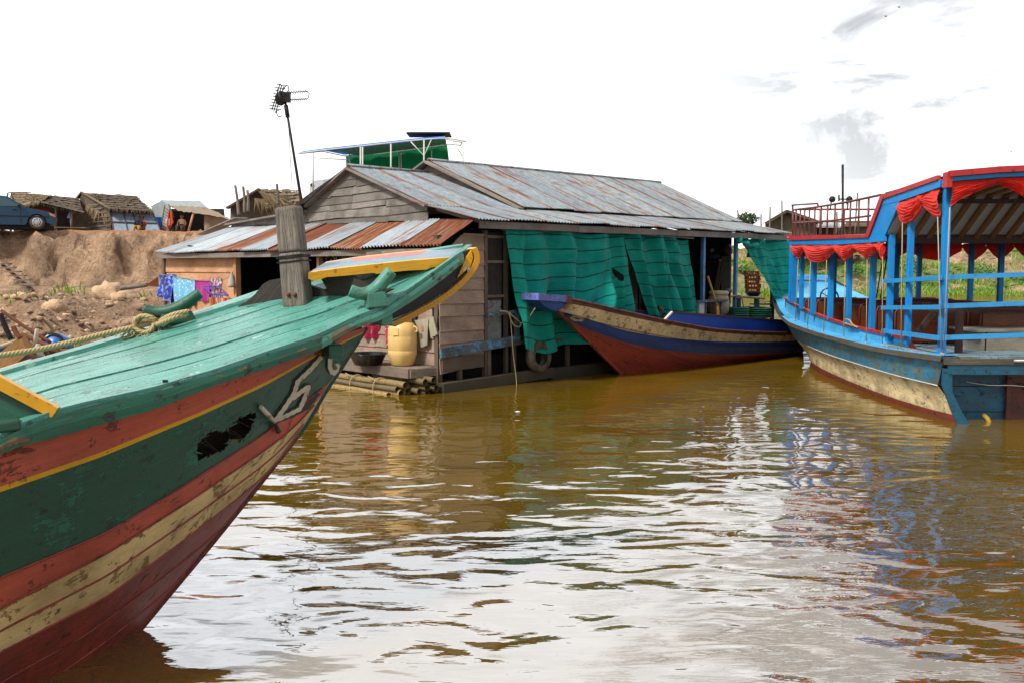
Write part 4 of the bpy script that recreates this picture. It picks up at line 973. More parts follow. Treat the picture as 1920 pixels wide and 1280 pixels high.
# --- drum
P = PZ(755, 684, .40); dr = thing('plastic_drum', 'cream plastic drum with peach screw lid standing on the washing platform', 'drum', P)
def octl(mb, c, prof, n=16, pw=.12, m=0):
    rows = []
    for r, h in prof:
        rows.append([c + V((cos(a_), sin(a_), 0)) * r * (1 - pw * .25 * (1 - cos(8 * a_)) * .3) + ZU * h for a_ in [2 * pi * j / (n * 4) for j in range(n * 4 + 1)]])
    mb.grid(rows, m)
b = MB(); octl(b, P, [(.0, 0), (.165, 0), (.185, .02), (.228, .17), (.238, .235), (.233, .245), (.233, .252), (.238, .262), (.240, .46), (.236, .475), (.237, .485), (.236, .56), (.222, .62), (.175, .69), (.150, .705), (.145, .74)])
b.build('drum_body', MAT['drum'], dr)
b = MB(); b.lathe(P, [(.0, .765), (.14, .765), (.158, .755), (.160, .715), (.150, .705)], 28); b.build('lid', MAT['drum_lid'], dr)
b = MB(); a0 = P + V((.20, -.06, .58)); b.tube(path([a0 + V((-.05, 0, .06)), a0 + V((.03, -.02, .04)), a0 + V((.05, -.02, -.02)), a0 + V((0, -.01, -.05))], 5), .016, 8); b.build('handle', MAT['drum'], dr)
b = MB(); q0 = P + V((-.085, -.226, .56)); b.prism([q0 + V((x, y, z)) for x, y, z in [(-.05, .012, -.06), (.045, -.012, -.06), (.045, .0, .05), (-.03, .028, .05)]], V((0, -.006, 0)), 0); b.build('moulded_grip', MAT['drum'], dr)
# --- black basin
P = PZ(690, 683, .40); 
bs = thing('wash_basin', 'wide black plastic basin on the washing platform beside the cream drum', 'basin', P)
b = MB(); b.lathe(P, [(0, .01), (.22, 0), (.30, .17), (.325, .18), (.325, .19), (.30, .185), (.215, .03), (0, .03)], 30); b.build('bowl', MAT['black_plastic'], bs)
b = MB(); a0 = P + V((-.28, -.12, .195)); b.beam(a0, a0 + V((-.12, -.02, .0)), .03, .02); b.build('handle', MAT['red_plastic'], bs)
# --- washing
def garment(name, cat, lb, p00, p10, p01, p11, mat, wav=.03, fr=3, seed=0, group=None, sub=None, nu=30, nv=20, pl=None):
    b = MB(); P = cloth(pl(*p00), pl(*p10), pl(*p01), pl(*p11), nu, nv, wav, fr, seed, nrm=-HS)
    b.grid(P, 0, skip=sub); P2 = [[q + HS * .012 for q in r] for r in P]; b.grid(P2, 0, skip=sub)
    return b.build(name, mat, label=lb, cat=cat, group=group)
pw_ = lambda x, y: Hs(x, y, .02)
garment('hanging_cloth', 'cloth', 'dark blue cloth hanging at the left end of the orange board wall', (299, 516), (327, 514), (300, 555), (324, 572), fabric('cloth_blue', '#23329a', '#4a62c8', 'blot', 9, c3='#8aa2e8'), .07, 2.2, 1, pl=pw_)
garment('hanging_cloth', 'cloth', 'pale blue flowered sarong hanging on the orange board wall', (326, 520), (366, 525), (330, 580), (366, 572), fabric('cloth_pale', '#69b2e0', '#8cc7ea', 'dots', 14, c3='#efe9b0'), .04, 3, 2, pl=pw_)
garment('hanging_cloth', 'cloth', 'magenta cloth hanging beside the flowered sarong', (365, 525), (394, 525), (369, 562), (392, 566), fabric('cloth_mag', '#a0207a', '#c4349a'), .02, 1.5, 3, pl=pw_)
garment('hanging_cloth', 'cloth', 'mauve patterned cloth bunched at the right end of the washing line', (392, 522), (413, 521), (396, 545), (412, 540), fabric('cloth_mauve', '#8a5a7a', '#c4a0a8', 'blot', 14, c3='#e8d8d0'), .07, 3, 4, pl=pw_)
b = MB(); b.tube(path([Hs(298, 514, .0), Hs(330, 519, .0), Hs(366, 525, .0), Hs(393, 526, .0), Hs(415, 516, .0), Hs(432, 506, .0)], 4), .006, 5); b.build('washing_line', MAT['thin_rope'], label='thin washing line strung across the orange board wall', cat='line')
# peg rack with small things
pk = Hs(402, 540, -.12); rk = thing('peg_rack', 'violet plastic peg rack hung with small clothes in front of the orange wall', 'clothes rack', pk)
pe = plain('violet_plastic', '#4d3fb5', .4); b = MB(); cr = [Hs(381, 537, -.1), Hs(410, 537, -.05), Hs(428, 554, -.3), Hs(398, 552, -.45)]
for i in range(4): b.tube([cr[i], cr[(i + 1) % 4]], .014, 6)
for t_ in (.3, .6): b.tube([lerp(cr[0], cr[1], t_), lerp(cr[3], cr[2], t_)], .010, 6)
b.tube([lerp(cr[0], cr[2], .5), lerp(cr[0], cr[2], .5) + ZU * .22], .006, 5); b.build('rack_frame', pe, rk)
b = MB()
for i in range(9): p = lerp(cr[3], cr[2], i / 8) if i < 6 else lerp(cr[0], cr[3], (i - 5) / 4); b.beam(p, p - ZU * .07, .014, .02)
b.parts('peg', pe, rk)
for i, (t_, c_, dz) in enumerate([(.02, '#c9a15a', .34), (.2, '#d2541e', .38), (.36, '#d8b8b4', .36), (.52, '#c98a4a', .33), (.7, '#c9a8a0', .28), (.88, '#d4566a', .2)]):
    p = lerp(cr[3], cr[2], t_) - ZU * .06; b = MB(); P = cloth(p - V((.07, 0, 0)), p + V((.05, 0, 0)), p + V((-.06, 0, -dz)), p + V((.06, 0, -dz)), 10, 10, .02, 1.5, i, nrm=V((0, -1, 0))); b.grid(P); b.grid([[q + V((0, .02, 0)) for q in r] for r in P]); b.build('small_garment', fabric('sock%d' % i, c_), rk)
b = MB(); a0 = Hs(434, 508, -.05); b.lathe(a0, [(.005, 0), (.03, -.08), (.075, -.24), (.085, -.30), (.08, -.34), (0, -.35)], 12); b.build('net_bag', fabric('mesh_white', '#cfcbc0', '#a8a498', trans=.2), label='small white mesh bag hanging beside the dark doorway', cat='bag')
pl2 = lambda x, y: Hs(x, y, .03)
garment('hanging_cloth', 'cloth', 'dark red cloth drooping under the green bow', (676, 603), (712, 600), (682, 635), (708, 634), fabric('cloth_red', '#8c1230', '#a82348', 'dots', 40, c3='#5a1026'), .04, 2, 5, pl=pl2)
garment('hanging_cloth', 'cloth', 'red and white patterned cloth hanging behind the cream drum', (722, 606), (764, 600), (722, 648), (760, 640), fabric('cloth_rw', '#a8183c', '#b8264c', 'dots', 22, c3='#e8dcd8'), .03, 3, 6, pl=pl2)
garment('hanging_cloth', 'cloth', 'dark navy garment hanging between the drum and the beige shorts', (766, 585), (781, 580), (768, 618), (780, 622), fabric('navy1', '#14161f'), .03, 1, 7, pl=pl2)
garment('hanging_cloth', 'cloth', 'black trouser leg hanging against the corner of the house', (811, 570), (823, 568), (813, 616), (823, 614), fabric('navy2', '#101116'), .02, 1, 8, pl=pl2)
# beige shorts with two legs and a printed patch
b = MB(); pj = lambda x, y: Hs(x, y, -.01)
lf = cloth(pj(778, 601), pj(803, 596), pj(791, 651), pj(802, 646), 14, 20, .02, 2, 1, nrm=-HS); rt = cloth(pj(800, 597), pj(812, 594), pj(808, 634), pj(820, 627), 12, 20, .02, 2, 3, nrm=-HS)
for P in (lf, rt): b.grid(P); b.grid([[q + HS * .015 for q in r] for r in P])
sh = thing('shorts', 'beige shorts with a small orange printed patch hanging by the corner of the house', 'shorts', pj(800, 620))
b.build('cloth', fabric('beige', '#a69f8a', '#8f8873'), sh)
b = MB(); P = [[lf[i][j] - HS * .006 for j in range(4, 10)] for i in range(5, 10)]; b.grid(P); b.build('printed_patch', fabric('patch', '#c8602a', '#d8d0c0', 'blot', 40, c3='#24407a'), sh)
# things in the front opening, above the bow
garment('hanging_cloth', 'cloth', 'black and white spotted cloth hanging in the dark front opening', (603, 478), (634, 474), (604, 500), (632, 500), fabric('spots', '#101010', '#181818', 'dots', 16, c3='#e8e8e0'), .02, 2, 9, pl=lambda x, y: Hs(x, y, .25))
garment('hanging_cloth', 'cloth', 'grey striped cloth hanging in the front opening beside the spotted one', (636, 476), (668, 472), (636, 498), (668, 496), fabric('greys', '#4a5560', '#2a3038', 'stripe', 8, c3='#77828c'), .02, 2, 10, pl=lambda x, y: Hs(x, y, .25))
# --- shade nets
def net(name_, lb, top, bot, nu, nv, seed, wpos=-.13, cut=None, amp=.15, fr=4):
    """top and bottom outlines as pixel polylines on the verandah edge"""
    P = []
    for i in range(nv + 1):
        v = i / nv; row = []
        for j in range(nu + 1):
            u = j / nu; xt, yt = interp([(k / (len(top) - 1),) + tuple(q) for k, q in enumerate(top)], u); xb, yb = interp([(k / (len(bot) - 1),) + tuple(q) for k, q in enumerate(bot)], u)
            x, y = lerp(xt, xb, v), lerp(yt, yb, v)
            f = (.25 + .75 * v) * sin(u * fr * 2 * pi + seed + 2.0 * noise.noise(V((u * 2.2, v * 1.1, seed)))) + 1.1 * noise.noise(V((u * fr * 1.5, v * 1.7, seed + 3))) + .5 * noise.noise(V((u * 9, v * 5, seed)))
            fold = abs(noise.noise(V((u * fr * 1.3 + v * .6, v * .4, seed + 9)))); f += 1.2 * (1 - min(1, fold * 5)) * (.3 + v)
            row.append(Hw(x, y + 6 * noise.noise(V((u * 5, 0, seed))) * (1 - v), wpos) - HW * (amp * f * (.4 + .6 * min(1, 5 * u, 5 * (1 - u))) + .12 * v))
        P.append(row)
    sk = (lambda i, j: cut(j / nu, i / nv)) if cut else None
    hh = (P[-1][0] - P[0][0]).length; ww = (P[0][-1] - P[0][0]).length
    b = MB(); b.grid(P, 0, .5, uv=lambda i, j: (j / nu * ww, i / nv * hh), skip=sk); return b.build('shade_net', MAT['net'], label=lb, cat='net')
def cutA(u, v):
    x = u + .006 * noise.noise(V((u * 60, v * 60, 0))); y = v + .01 * noise.noise(V((u * 60, v * 60, 5)))
    return ((x - .905) / .035) ** 2 + ((y - .50 - (x - .905) * 2) / .055) ** 2 < 1
net('shade_net', 'large green shade net hanging from the eave behind the blunt blue prow', [(945, 430), (983, 427), (1040, 433), (1085, 437), (1130, 437), (1167, 440)], [(968, 652), (1012, 662), (1060, 645), (1090, 640), (1130, 600), (1176, 584)], 130, 70, 1.7, cut=cutA)
net('shade_net', 'narrower green shade net right of the dark gap, its left edge pulled aside', [(1166, 440), (1196, 439), (1232, 440), (1262, 445), (1292, 449)], [(1214, 590), (1236, 596), (1260, 600), (1282, 598), (1300, 590)], 70, 60, 4.2, fr=3.3)
net('shade_net', 'green shade net at the right end of the house, gathered aside beside the orange crates', [(1388, 447), (1410, 447), (1435, 448), (1455, 448), (1484, 449)], [(1452, 588), (1461, 590), (1470, 592), (1478, 590), (1486, 588)], 60, 60, 7.3, fr=2.6, amp=.12)
b = MB(); b.tube(path([Hw(x, y, -.30) for x, y in [(1384, 450), (1395, 456), (1410, 461), (1424, 458), (1432, 450)]], 6), [.05 + .03 * sin(i) for i in range(25)], 10); b.build('rolled_net', MAT['net'], label='rolled top of the green net sagging under the eave above the hanging sack', cat='net')
# --- tyre and ropes at the corner
P = Hw(1010, 668, -.20); b = MB(); ax_ = HW
b.lathe(P, [(.155, -.07), (.17, -.085), (.245, -.08), (.27, -.045), (.275, 0), (.27, .045), (.245, .08), (.17, .085), (.155, .07), (.165, .06), (.235, .05), (.245, 0), (.235, -.05), (.165, -.06), (.155, -.07)], 36, ax=HW + ZU * -.05)
b.build('fender_tyre', MAT['rubber'], label='old worn tyre hanging as a fender below the green net', cat='tyre')
b = MB(); b.tube(path([Hw(*q, -.2) for q in [(938, 583), (952, 586), (958, 600), (964, 610), (974, 613), (976, 606), (968, 598), (955, 588)]], 6), .014, 7)
b.tube(path([Hw(956, 585, -.18), Hw(959, 620, -.2), Hw(962, 660, -.22), Hw(968, 710, -.24), Hw(969, 735, -.25)], 5), .009, 6)
b.tube(path([Hw(975, 607, -.2), Hw(990, 598, -.3), PN(1003, 578, H(0, -.5, 0), HW)], 5), .012, 6); b.build('tie_rope', MAT['rope'], label='pale rope looped over the blue rail and trailing down into the water', cat='rope')
# --- goods on the verandah at the right
def box_thing(nm, lb, cat, c, sx, sy, sz, mat, ax=None, group=None):
    b = MB(); b.box(c, sx, sy, sz, ax=ax or (HS, HW, ZU)); o = b.build(nm, mat, label=lb, cat=cat, group=group); return bevel(o, .01)
cratem = [plain('crate_red%d' % i, c, .5, 0, .1, 5) for i, c in enumerate(['#e8705a', '#e04a2c', '#ec5424', '#d8401e', '#e85828'])]
P = Hw(1412, 548, .28); zc = P.z
names = ['topmost and palest of the stacked orange crates beside the right net', 'second orange crate from the top of the stack', 'middle crate of the orange stack', 'orange crate second from the bottom of the stack', 'lowest orange crate, resting on the blue basin']
for i in range(5):
    z = zc + (4 - i) * .10; t_ = thing('crate', names[i], 'crate', V((P.x, P.y, z)), group='stacked orange crates on the verandah'); c = V((P.x + U(-.02, .02) + .012 * (4 - i) * -1, P.y, z)); e = MB(); lx, ly = .30 + U(-.02, .02), .24
    for a_, c_, l_ in ((V((0, -1, 0)), V((1, 0, 0)), lx), (V((0, 1, 0)), V((1, 0, 0)), lx), (V((-1, 0, 0)), V((0, 1, 0)), ly), (V((1, 0, 0)), V((0, 1, 0)), ly)):
        d_ = ly / 2 if abs(a_.y) else lx / 2
        for zz, hh in ((.015, .03), (.082, .026)): e.beam(c + a_ * d_ - c_ * l_ / 2 + ZU * zz, c + a_ * d_ + c_ * l_ / 2 + ZU * zz, .016, hh)
        for q in (-.42, -.21, 0, .21, .42): e.beam(c + a_ * d_ * .98 + c_ * l_ * q, c + a_ * d_ * .98 + c_ * l_ * q + ZU * .08, .02, .014, a_)
    e.box(c + ZU * .01, lx - .02, ly - .02, .012, ax=(V((1, 0, 0)), V((0, 1, 0)), ZU)); e.build('crate_body', cratem[i], t_)
b = MB(); b.lathe(P - ZU * .10, [(0, 0), (.13, 0), (.20, .09), (.215, .095), (.2, .10), (.12, .02), (0, .02)], 22); b.build('blue_basin', plain('blue_plastic', '#1f4fa0', .35), label='blue plastic basin beneath the stack of orange crates', cat='basin')
P = Hw(1347, 592, .05); jr = thing('water_jar', 'dirty cream ribbed water jar standing on the verandah behind the blue bench', 'jar', P)
b = MB(); b.lathe(P, [(0, 0), (.16, .0), (.22, .08), (.24, .25), (.22, .40), (.19, .46)], 26); b.build('jar_body', plain('dirty_cream', '#a89a7c', .6, 0, .6, 6, c2='#6c5a3c'), jr)
b = MB(); b.lathe(P, [(.19, .46), (.215, .47), (.22, .52), (.19, .55), (0, .56)], 26); b.build('lid', plain('jar_lid', '#c4b694', .6, 0, .4, 10, c2='#7c6a4a'), jr)
bn = thing('bench', 'short blue painted bench at the edge of the verandah', 'bench', Hw(1328, 595, -.08))
b = MB(); b.beam(Hw(1300, 566, -.08), Hw(1357, 563, -.08), .22, .04); b.build('seat', blw, bn)
for x in (1322, 1351): b = MB(); b.beam(Hw(x, 566, -.1), Hw(x - 1, 594, -.1), .07, .05, HS); b.build('leg', blw, bn)
bn = thing('bench', 'long low grey and blue bench behind the boat, below the orange crates', 'bench', Hw(1400, 580, .0))
b = MB(); b.beam(Hw(1372, 556, .0), Hw(1428, 560, .0), .2, .03); b.build('seat', MAT['grey_wood'], bn)
for x in (1384, 1419): b = MB(); b.beam(Hw(x, 559, -.05), Hw(x, 580, -.05), .12, .05, HS); b.build('leg', blw, bn)
box_thing('white_box', 'dull white box standing left of the blue bench', 'box', Hw(1309, 580, -.02), .20, .2, .30, MAT['white'])
b = MB(); b.beam(Hw(1327, 518, -.05), Hw(1345, 575, -.12), .035, .02, HS, 0); b.beam(Hw(1345, 575, -.12), Hw(1346, 592, -.13), .03, .09, HS, 0); b.build('paddle', plain('paddle_yellow', '#e0a818', .5, 0, .2), label='yellow paddle leaning upright against the verandah', cat='paddle')
gc = plain('coil_green', '#17694e', .5, 0, .4, 8)
for i, (px, r_, lb) in enumerate([(1382, .27, 'stack of dark green coiled hose lying behind the boat, left coil'), (1412, .42, 'wider stack of dark green coiled hose lying behind the boat, right coil')]):
    P = Hw(px, 592, -.12 + .05 * i); b = MB()
    for k in range(5): b.lathe(P + ZU * (k * .048 - .02), [(r_ - .05, 0), (r_ - .02, -.02), (r_ + .008 * (k % 2), 0), (r_ - .02, .022), (r_ - .05, .0)], 30)
    b.build('hose_coil', gc, label=lb, cat='hose coil')
b = MB(); q = Hw(1430, 590, .1); b.lathe(q + ZU * .24, [(.3, 0), (.33, .0), (.33, .02), (.1, .03), (0, .03)], 24); b.build('tray', MAT['dark_metal'], label='dark round tray lying on the green hose coils', cat='tray')
b = MB(); b.tube(path([Hw(x, y, -.15) for x, y in [(1371, 556), (1386, 554), (1392, 562), (1394, 574), (1400, 578)]], 6), .016, 7); b.build('loose_rope', MAT['rope'], label='loose pale rope draped over the left end of the grey bench', cat='rope'); b = MB(); b.tube(path([Hw(x, y, -.2) for x, y in [(1424, 566), (1433, 560), (1428, 572), (1440, 565), (1450, 574), (1462, 580)]], 6), .010, 6); b.build('loose_rope', MAT['rope'], label='loose pale rope coiled on the verandah edge right of the grey bench', cat='rope')
b = MB(); q = Hw(1409, 455, .35); P = cloth(q + V((-.08, 0, .0)), q + V((.10, 0, 0)), q + V((-.11, 0, -.36)), q + V((.12, 0, -.34)), 14, 12, .04, 1.2, 2, nrm=V((0, -1, 0))); b.grid(P); b.grid([[p + V((0, .07 * sin(pi * j / 14), 0)) for j, p in enumerate(r)] for r in P]); b.build('hanging_sack', fabric('sack', '#7d7b68', '#5f5d4c'), label='olive grey sack hanging from the rafters left of the right net', cat='sack')
# wares on the dim end wall
for i, (x, y, sx, sz, c_, lb) in enumerate([(1340, 482, .3, .12, '#2f4a56', 'small blue tin on the dark wall shelf'), (1335, 470, .1, .1, '#c8c8c0', 'white cup on the dark wall shelf'), (1350, 489, .08, .08, '#d8d8d0', 'white lid hanging below the shelf'), (1364, 470, .25, .3, '#5a3a34', 'bundle of brown clothes hanging by the blue post'), (1366, 545, .2, .12, '#c8c4b8', 'crumpled white bag by the foot of the right blue post'), (1362, 515, .26, .9, '#8a8a84', 'pale grey board leaning on the dim end wall'), (1343, 520, .05, .8, '#7d6a4c', 'wooden pole leaning on the dim end wall, left one'), (1349, 518, .05, .8, '#8a7656', 'wooden pole leaning on the dim end wall, right one')]):
    P = Hs(x, y, 10.2 - .01 * i); b = MB()
    if sz > .5: b.beam(P - ZU * sz / 2 - HW * (-.05 if i > 5 else 0), P + ZU * sz / 2 + HW * (-.10 if i > 5 else 0), sx, .03, HS)
    else: b.ball(P, .5, (sx, .2, sz), 12, rough=.25, seed=i * 2.2)
    b.build(['tin', 'cup', 'pot_lid', 'clothes_bundle', 'plastic_bag', 'board', 'pole', 'pole'][i], plain('ware%d' % i, c_, .6), label=lb, cat=['tin', 'cup', 'lid', 'clothes', 'bag', 'board', 'pole', 'pole'][i])
b = MB(); b.beam(Hs(1325, 492, 10.25), Hs(1372, 490, 10.25), .25, .03); b.build('wall_shelf', MAT['base_wood'], label='dark plank shelf on the dim end wall of the house', cat='shelf')
# plank lying on the rusty roof
b = MB(); q = Hs(352, 461, .10); b.beam(q, q + V((.38, .1, -.06)), .09, .025); b.build('loose_plank', MAT['dark_metal'], label='short dark piece of wood lying on the left end of the rusty lean-to roof', cat='plank')
# --- aerial
A = PY(566, 384, 19.6); B = PY(536, 198, 19.6); an = thing('tv_aerial', 'black television aerial on a leaning pole above the timber gable', 'aerial', A)
b = MB(); b.tube([A - ZU * .5, A, lerp(A, B, .5), B + (B - A) * .06], [.034, .034, .028, .024], 8); b.tube([lerp(A, B, .88), lerp(A, B, 1.0)], .045, 8); b.build('pole', MAT['dark_metal'], an)
b = MB(); c = PY(527, 185, 19.6); 
for k in range(9): z = -.24 + .06 * k; b.tube([c + V((-.10 - .02 * (k % 2) + z * .35, -.22, z)), c + V((-.02 + z * .35, .22, z + .05))], .010, 5)
for y_ in (-.15, 0, .15): b.tube([c + V((-.16, y_, -.27)), c + V((.02, y_, .27))], .012, 5)
b.build('reflector', MAT['dark_metal'], an)
b = MB(); b.box(c + V((.08, 0, .02)), .22, .12, .20); b.ball(c + V((0, 0, 0)), .12, (1, .7, 1.25), 10, rough=.3); b.build('amplifier_box', MAT['dark_metal'], an)
b = MB(); u0, u1, l0, l1 = PY(540, 174, 19.6), PY(577, 172, 19.6), PY(543, 188, 19.6), PY(576, 186, 19.6)
b.tube([u0, u1, u1 + V((.03, 0, -.03)), l1 + V((.03, 0, .03)), l1, l0], .010, 5)
for i in range(9):
    for a_, c_ in ((u0, u1), (l0, l1)): p = lerp(a_, c_, i / 8.5); b.tube([p + V((-.03, -.02, .035)), p + V((.02, .02, -.035))], .007, 4)
b.build('director_boom', MAT['dark_metal'], an)
b = MB(); e0 = c + V((0, 0, -.25))
for pts in ([(.02, 0, -.1), (-.06, 0, -.12), (-.1, 0, -.02), (0, 0, .03)], [(.05, 0, .42), (.12, 0, .52), (.16, 0, .46), (.12, 0, .3)], [(-.08, 0, .40), (-.02, 0, .52), (.0, 0, .55)]): b.tube(path([e0 + V(q) for q in pts], 4), .010, 5)
b.build('loop_element', MAT['dark_metal'], an)
b = MB(); b.tube(path([lerp(A, B, .95) + V((-.02, 0, 0)), PY(541, 240, 19.7), PY(545, 310, 19.7), PY(548, 355, 19.7)], 6), .006, 4); b.build('cable', MAT['dark_metal'], an)
# ---------------------------------------------------------------- the slim cream, blue and red boat by the verandah
WC = -.50
def SB(px, py, b): return Hw(px, py, WC - b)
P4 = dict(brown=paint('rail_brown', '#5b2a20', '#2e1d16', .45, .5, .55, hi='#74382a'), cream=paint('plank_cream', '#dcbd86', '#7c6440', .42, .45, .5, hi='#ecd4a4', dcol='#4a3620'),
    blue=paint('plank_blue', '#143472', '#2b3440', .25, .45, .5, hi='#1c4a9a', dcol='#0a0f18'), inblue=paint('inner_blue', '#1a4cc0', '#4a5a78', .22, .3, .45, hi='#2b5cc8'),
    red=paint('bottom_red', '#96321c', '#3c1d15', .34, .55, .55, hi='#b04428', dcol='#1e0d08'), prow=paint('prow_blue', '#6a78cc', '#5c4638', .38, .35, .45, hi='#8290de'))
sb = thing('river_boat', 'slim cream, dark blue and red boat with blunt prow moored by the green nets', 'boat', Hw(1330, 690, WC))
K = [[(1066, 560, .15), (1100, 567, .26), (1166, 583, .42), (1244, 600, .55), (1337, 617, .64), (1410, 622, .67), (1472, 624, .68), (1504, 623, .68)],
     [(1058, 568, .12), (1100, 575, .25), (1166, 591, .41), (1244, 607, .54), (1337, 623, .63), (1410, 628, .66), (1472, 629, .67), (1504, 628, .67)],
     [(1047, 583, .02), (1100, 597, .22), (1166, 619, .36), (1244, 633, .50), (1337, 640, .59), (1410, 641, .63), (1472, 640, .64), (1504, 638, .64)],
     [(1062, 598, .015), (1087, 612, .07), (1166, 641, .26), (1244, 656, .42), (1337, 663, .52), (1410, 663, .56), (1472, 660, .58), (1504, 657, .58)],
     [(1165, 700, .012), (1200, 700, .09), (1244, 697, .2), (1337, 684, .36), (1410, 673, .43), (1472, 664, .46), (1504, 659, .47)]]
def krow(c, n=60):
    r = []
    for i in range(n + 1):
        x = lerp(c[0][0], c[-1][0], (i / n) ** 1.25); e = 16; y, b = interp(c, x)
        if x - e > c[0][0] and x + e < c[-1][0]: ya, ba = interp(c, x - e); yb, bb = interp(c, x + e); y, b = (ya + 2 * y + yb) / 4, (ba + 2 * b + bb) / 4
        r.append(SB(x, y, b))
    for k in range(1, 3): r.append(r[n] + HS * .08 * k + HW * (.012 * k * k if c is not K[-1] else .012 * k * k) + ZU * .003 * k * k)
    return r
kr = [krow(c) for c in K]; kl = [p.copy() for p in kr[-1]]
for p in kl:
    s_, w_, z_ = swz(p); q = H(s_ + .25, lerp(w_, WC, .5), -.3); p.x, p.y, p.z = q
def kmir(p): s_, w_, z_ = swz(p); return H(s_, 2 * WC - w_, z_)
allr = []; mm = []
for k in range(4):
    for j in range(5): allr.append([lerp(a, b, j / 5) - HW * (.03 * sin(pi * j / 5) * (k in (2, 3)) * min(1, i / 20)) for i, (a, b) in enumerate(zip(kr[k], kr[k + 1]))]); mm.append(k)
allr += [kr[4], kl]; mm.append(3)
b = MB(); b.grid(allr, mf=lambda i, j: mm[i]); fr_r = [[kmir(p) for p in r] for r in allr[::2] + [kl]]; b.grid(fr_r, mf=lambda i, j: 4 if i < 8 else 3)
e0 = [r[-1] for r in allr]; e1 = [kmir(p) for p in e0]; b.grid([e0, e1], 2)
b.build('hull', [P4['brown'], P4['cream'], P4['blue'], P4['red'], P4['inblue']], sb)
b = MB()
for r in (kr[0], [kmir(p) for p in kr[0]]):
    b.grid([[p + ZU * .018 for p in r], [p + ZU * .018 + (HW * .05 if r is kr[0] else HW * -.05) for p in r], [p - ZU * .02 + (HW * .05 if r is kr[0] else HW * -.05) for p in r]], sm=False); b.tube([p for p in r[::2]], .022, 6)
b.build('gunwale', P4['brown'], sb)
b = MB(); q = [SB(1042, 577, 0), SB(1062, 598, 0), SB(1100, 636, 0), SB(1165, 701, 0)]; q.append(q[-1] + HS * .4 - ZU * .3)
for a_, c_ in zip(q, q[1:]): b.beam(a_, c_ + (c_ - a_) * .03, .05, .06, HW, 0)
b.build('stem_post', P4['red'], sb)
b = MB(); b.grid([[p - ZU * .03 for p in kr[0]], [lerp(p, kmir(p), .5) for p in kr[0]], [kmir(p) - ZU * .03 for p in kr[0]]][0:0] or [[r + V((0, 0, -.30)) for r in kr[0]], [kmir(r) + V((0, 0, -.30)) for r in kr[0]]]); b.build('floor', MAT['base_wood'], sb)
b = MB(); b.grid([[p - ZU * .015 for p in kr[0][:22]], [kmir(p) - ZU * .015 for p in kr[0][:22]]]); b.build('foredeck', P4['inblue'], sb)
b = MB(); ob = lambda x, y: SB(x, y, .17)
b.prism([ob(x, y) for x, y in [(1010, 562), (1064, 567), (1058, 576), (1044, 584), (1034, 581), (1022, 575), (1014, 568)]], HW * .36, 0); b.build('prow', P4['blue'], sb)
b = MB(); ob = lambda x, y: SB(x, y, .20); b.prism([ob(x, y) for x, y in [(1010, 550), (1064, 555), (1066, 567), (1010, 563)]], HW * .40, 0); bevel(b.build('prow_cap', P4['prow'], sb), .01)
b = MB(); b.prism([SB(x, y, .215) for x, y in [(1064, 554), (1073, 557), (1072, 572), (1064, 572)]], HW * .42, 0); b.build('prow_band', P4['brown'], sb)
# coaming boards along the cockpit
cp = [(1245, 602), (1259, 586), (1300, 589), (1380, 595), (1472, 602), (1500, 603), (1500, 626), (1472, 626), (1337, 620)]
for sgn in (1, -1):
    b = MB(); P = [SB(x, y, .46) for x, y in cp]; P = P if sgn > 0 else [kmir(p) for p in P]; b.prism(P, HW * .03, 0); b.build('coaming', P4['inblue'], sb)
    b = MB(); Q = P[1:6]
    for a_, c_ in zip(Q, Q[1:]): b.beam(a_ + ZU * .01, c_ + ZU * .01, .06, .03)
    b.build('coaming_cap', P4['brown'], sb)
b = MB(); b.beam(SB(1244, 602, .47), SB(1260, 585, .47), .045, .03); b.build('windscreen_edge', MAT['white'], sb)
c_ = SB(1243, 588, .05); ax = (HS * .75 + ZU * .55 - HW * .55).normalized(); b = MB(); x_ = ax.cross(ZU).normalized(); y_ = ax.cross(x_)
b.tube([c_ + (x_ * cos(t_) + y_ * sin(t_)) * .17 for t_ in [i * 2 * pi / 24 for i in range(25)]], .014, 7, cap=False)
for t_ in (0, 2.1, 4.2): b.tube([c_, c_ + (x_ * cos(t_) + y_ * sin(t_)) * .17], .010, 5)
b.tube([c_, c_ - ax * .3 - ZU * .1], .02, 6); b.build('steering_wheel', MAT['dark_metal'], sb)
b = MB(); b.ball(c_ + HS * .12 - ZU * .2, .13, (1.3, .8, .6), 12, rough=.3); b.build('engine', MAT['steel'], sb)
b = MB(); q = [SB(x, y, .30) for x, y in [(1066, 594), (1074, 591), (1090, 594), (1099, 598), (1090, 603), (1076, 602), (1068, 598)]]
kb = MB(); kb.grid(allr); kbv = kb.bvh()
def onk(px, py, off): d = ray(px, py).normalized(); h = kbv.ray_cast(EYE, d); return (h[0] - d * off) if h[0] else None
q = [onk(x, y, .012) for x, y in [(1068, 594), (1075, 592), (1090, 595), (1099, 599), (1090, 603), (1077, 602), (1070, 599)]]; q = [p for p in q if p]; b.poly(q, 0); q2 = [p for p in [onk(x, y, .02) for x, y in [(1078, 596), (1086, 597), (1086, 600), (1079, 599)]] if p]; b.poly(q2, 1)
b.build('painted_eye', [P4['cream'], P4['blue']], sb)
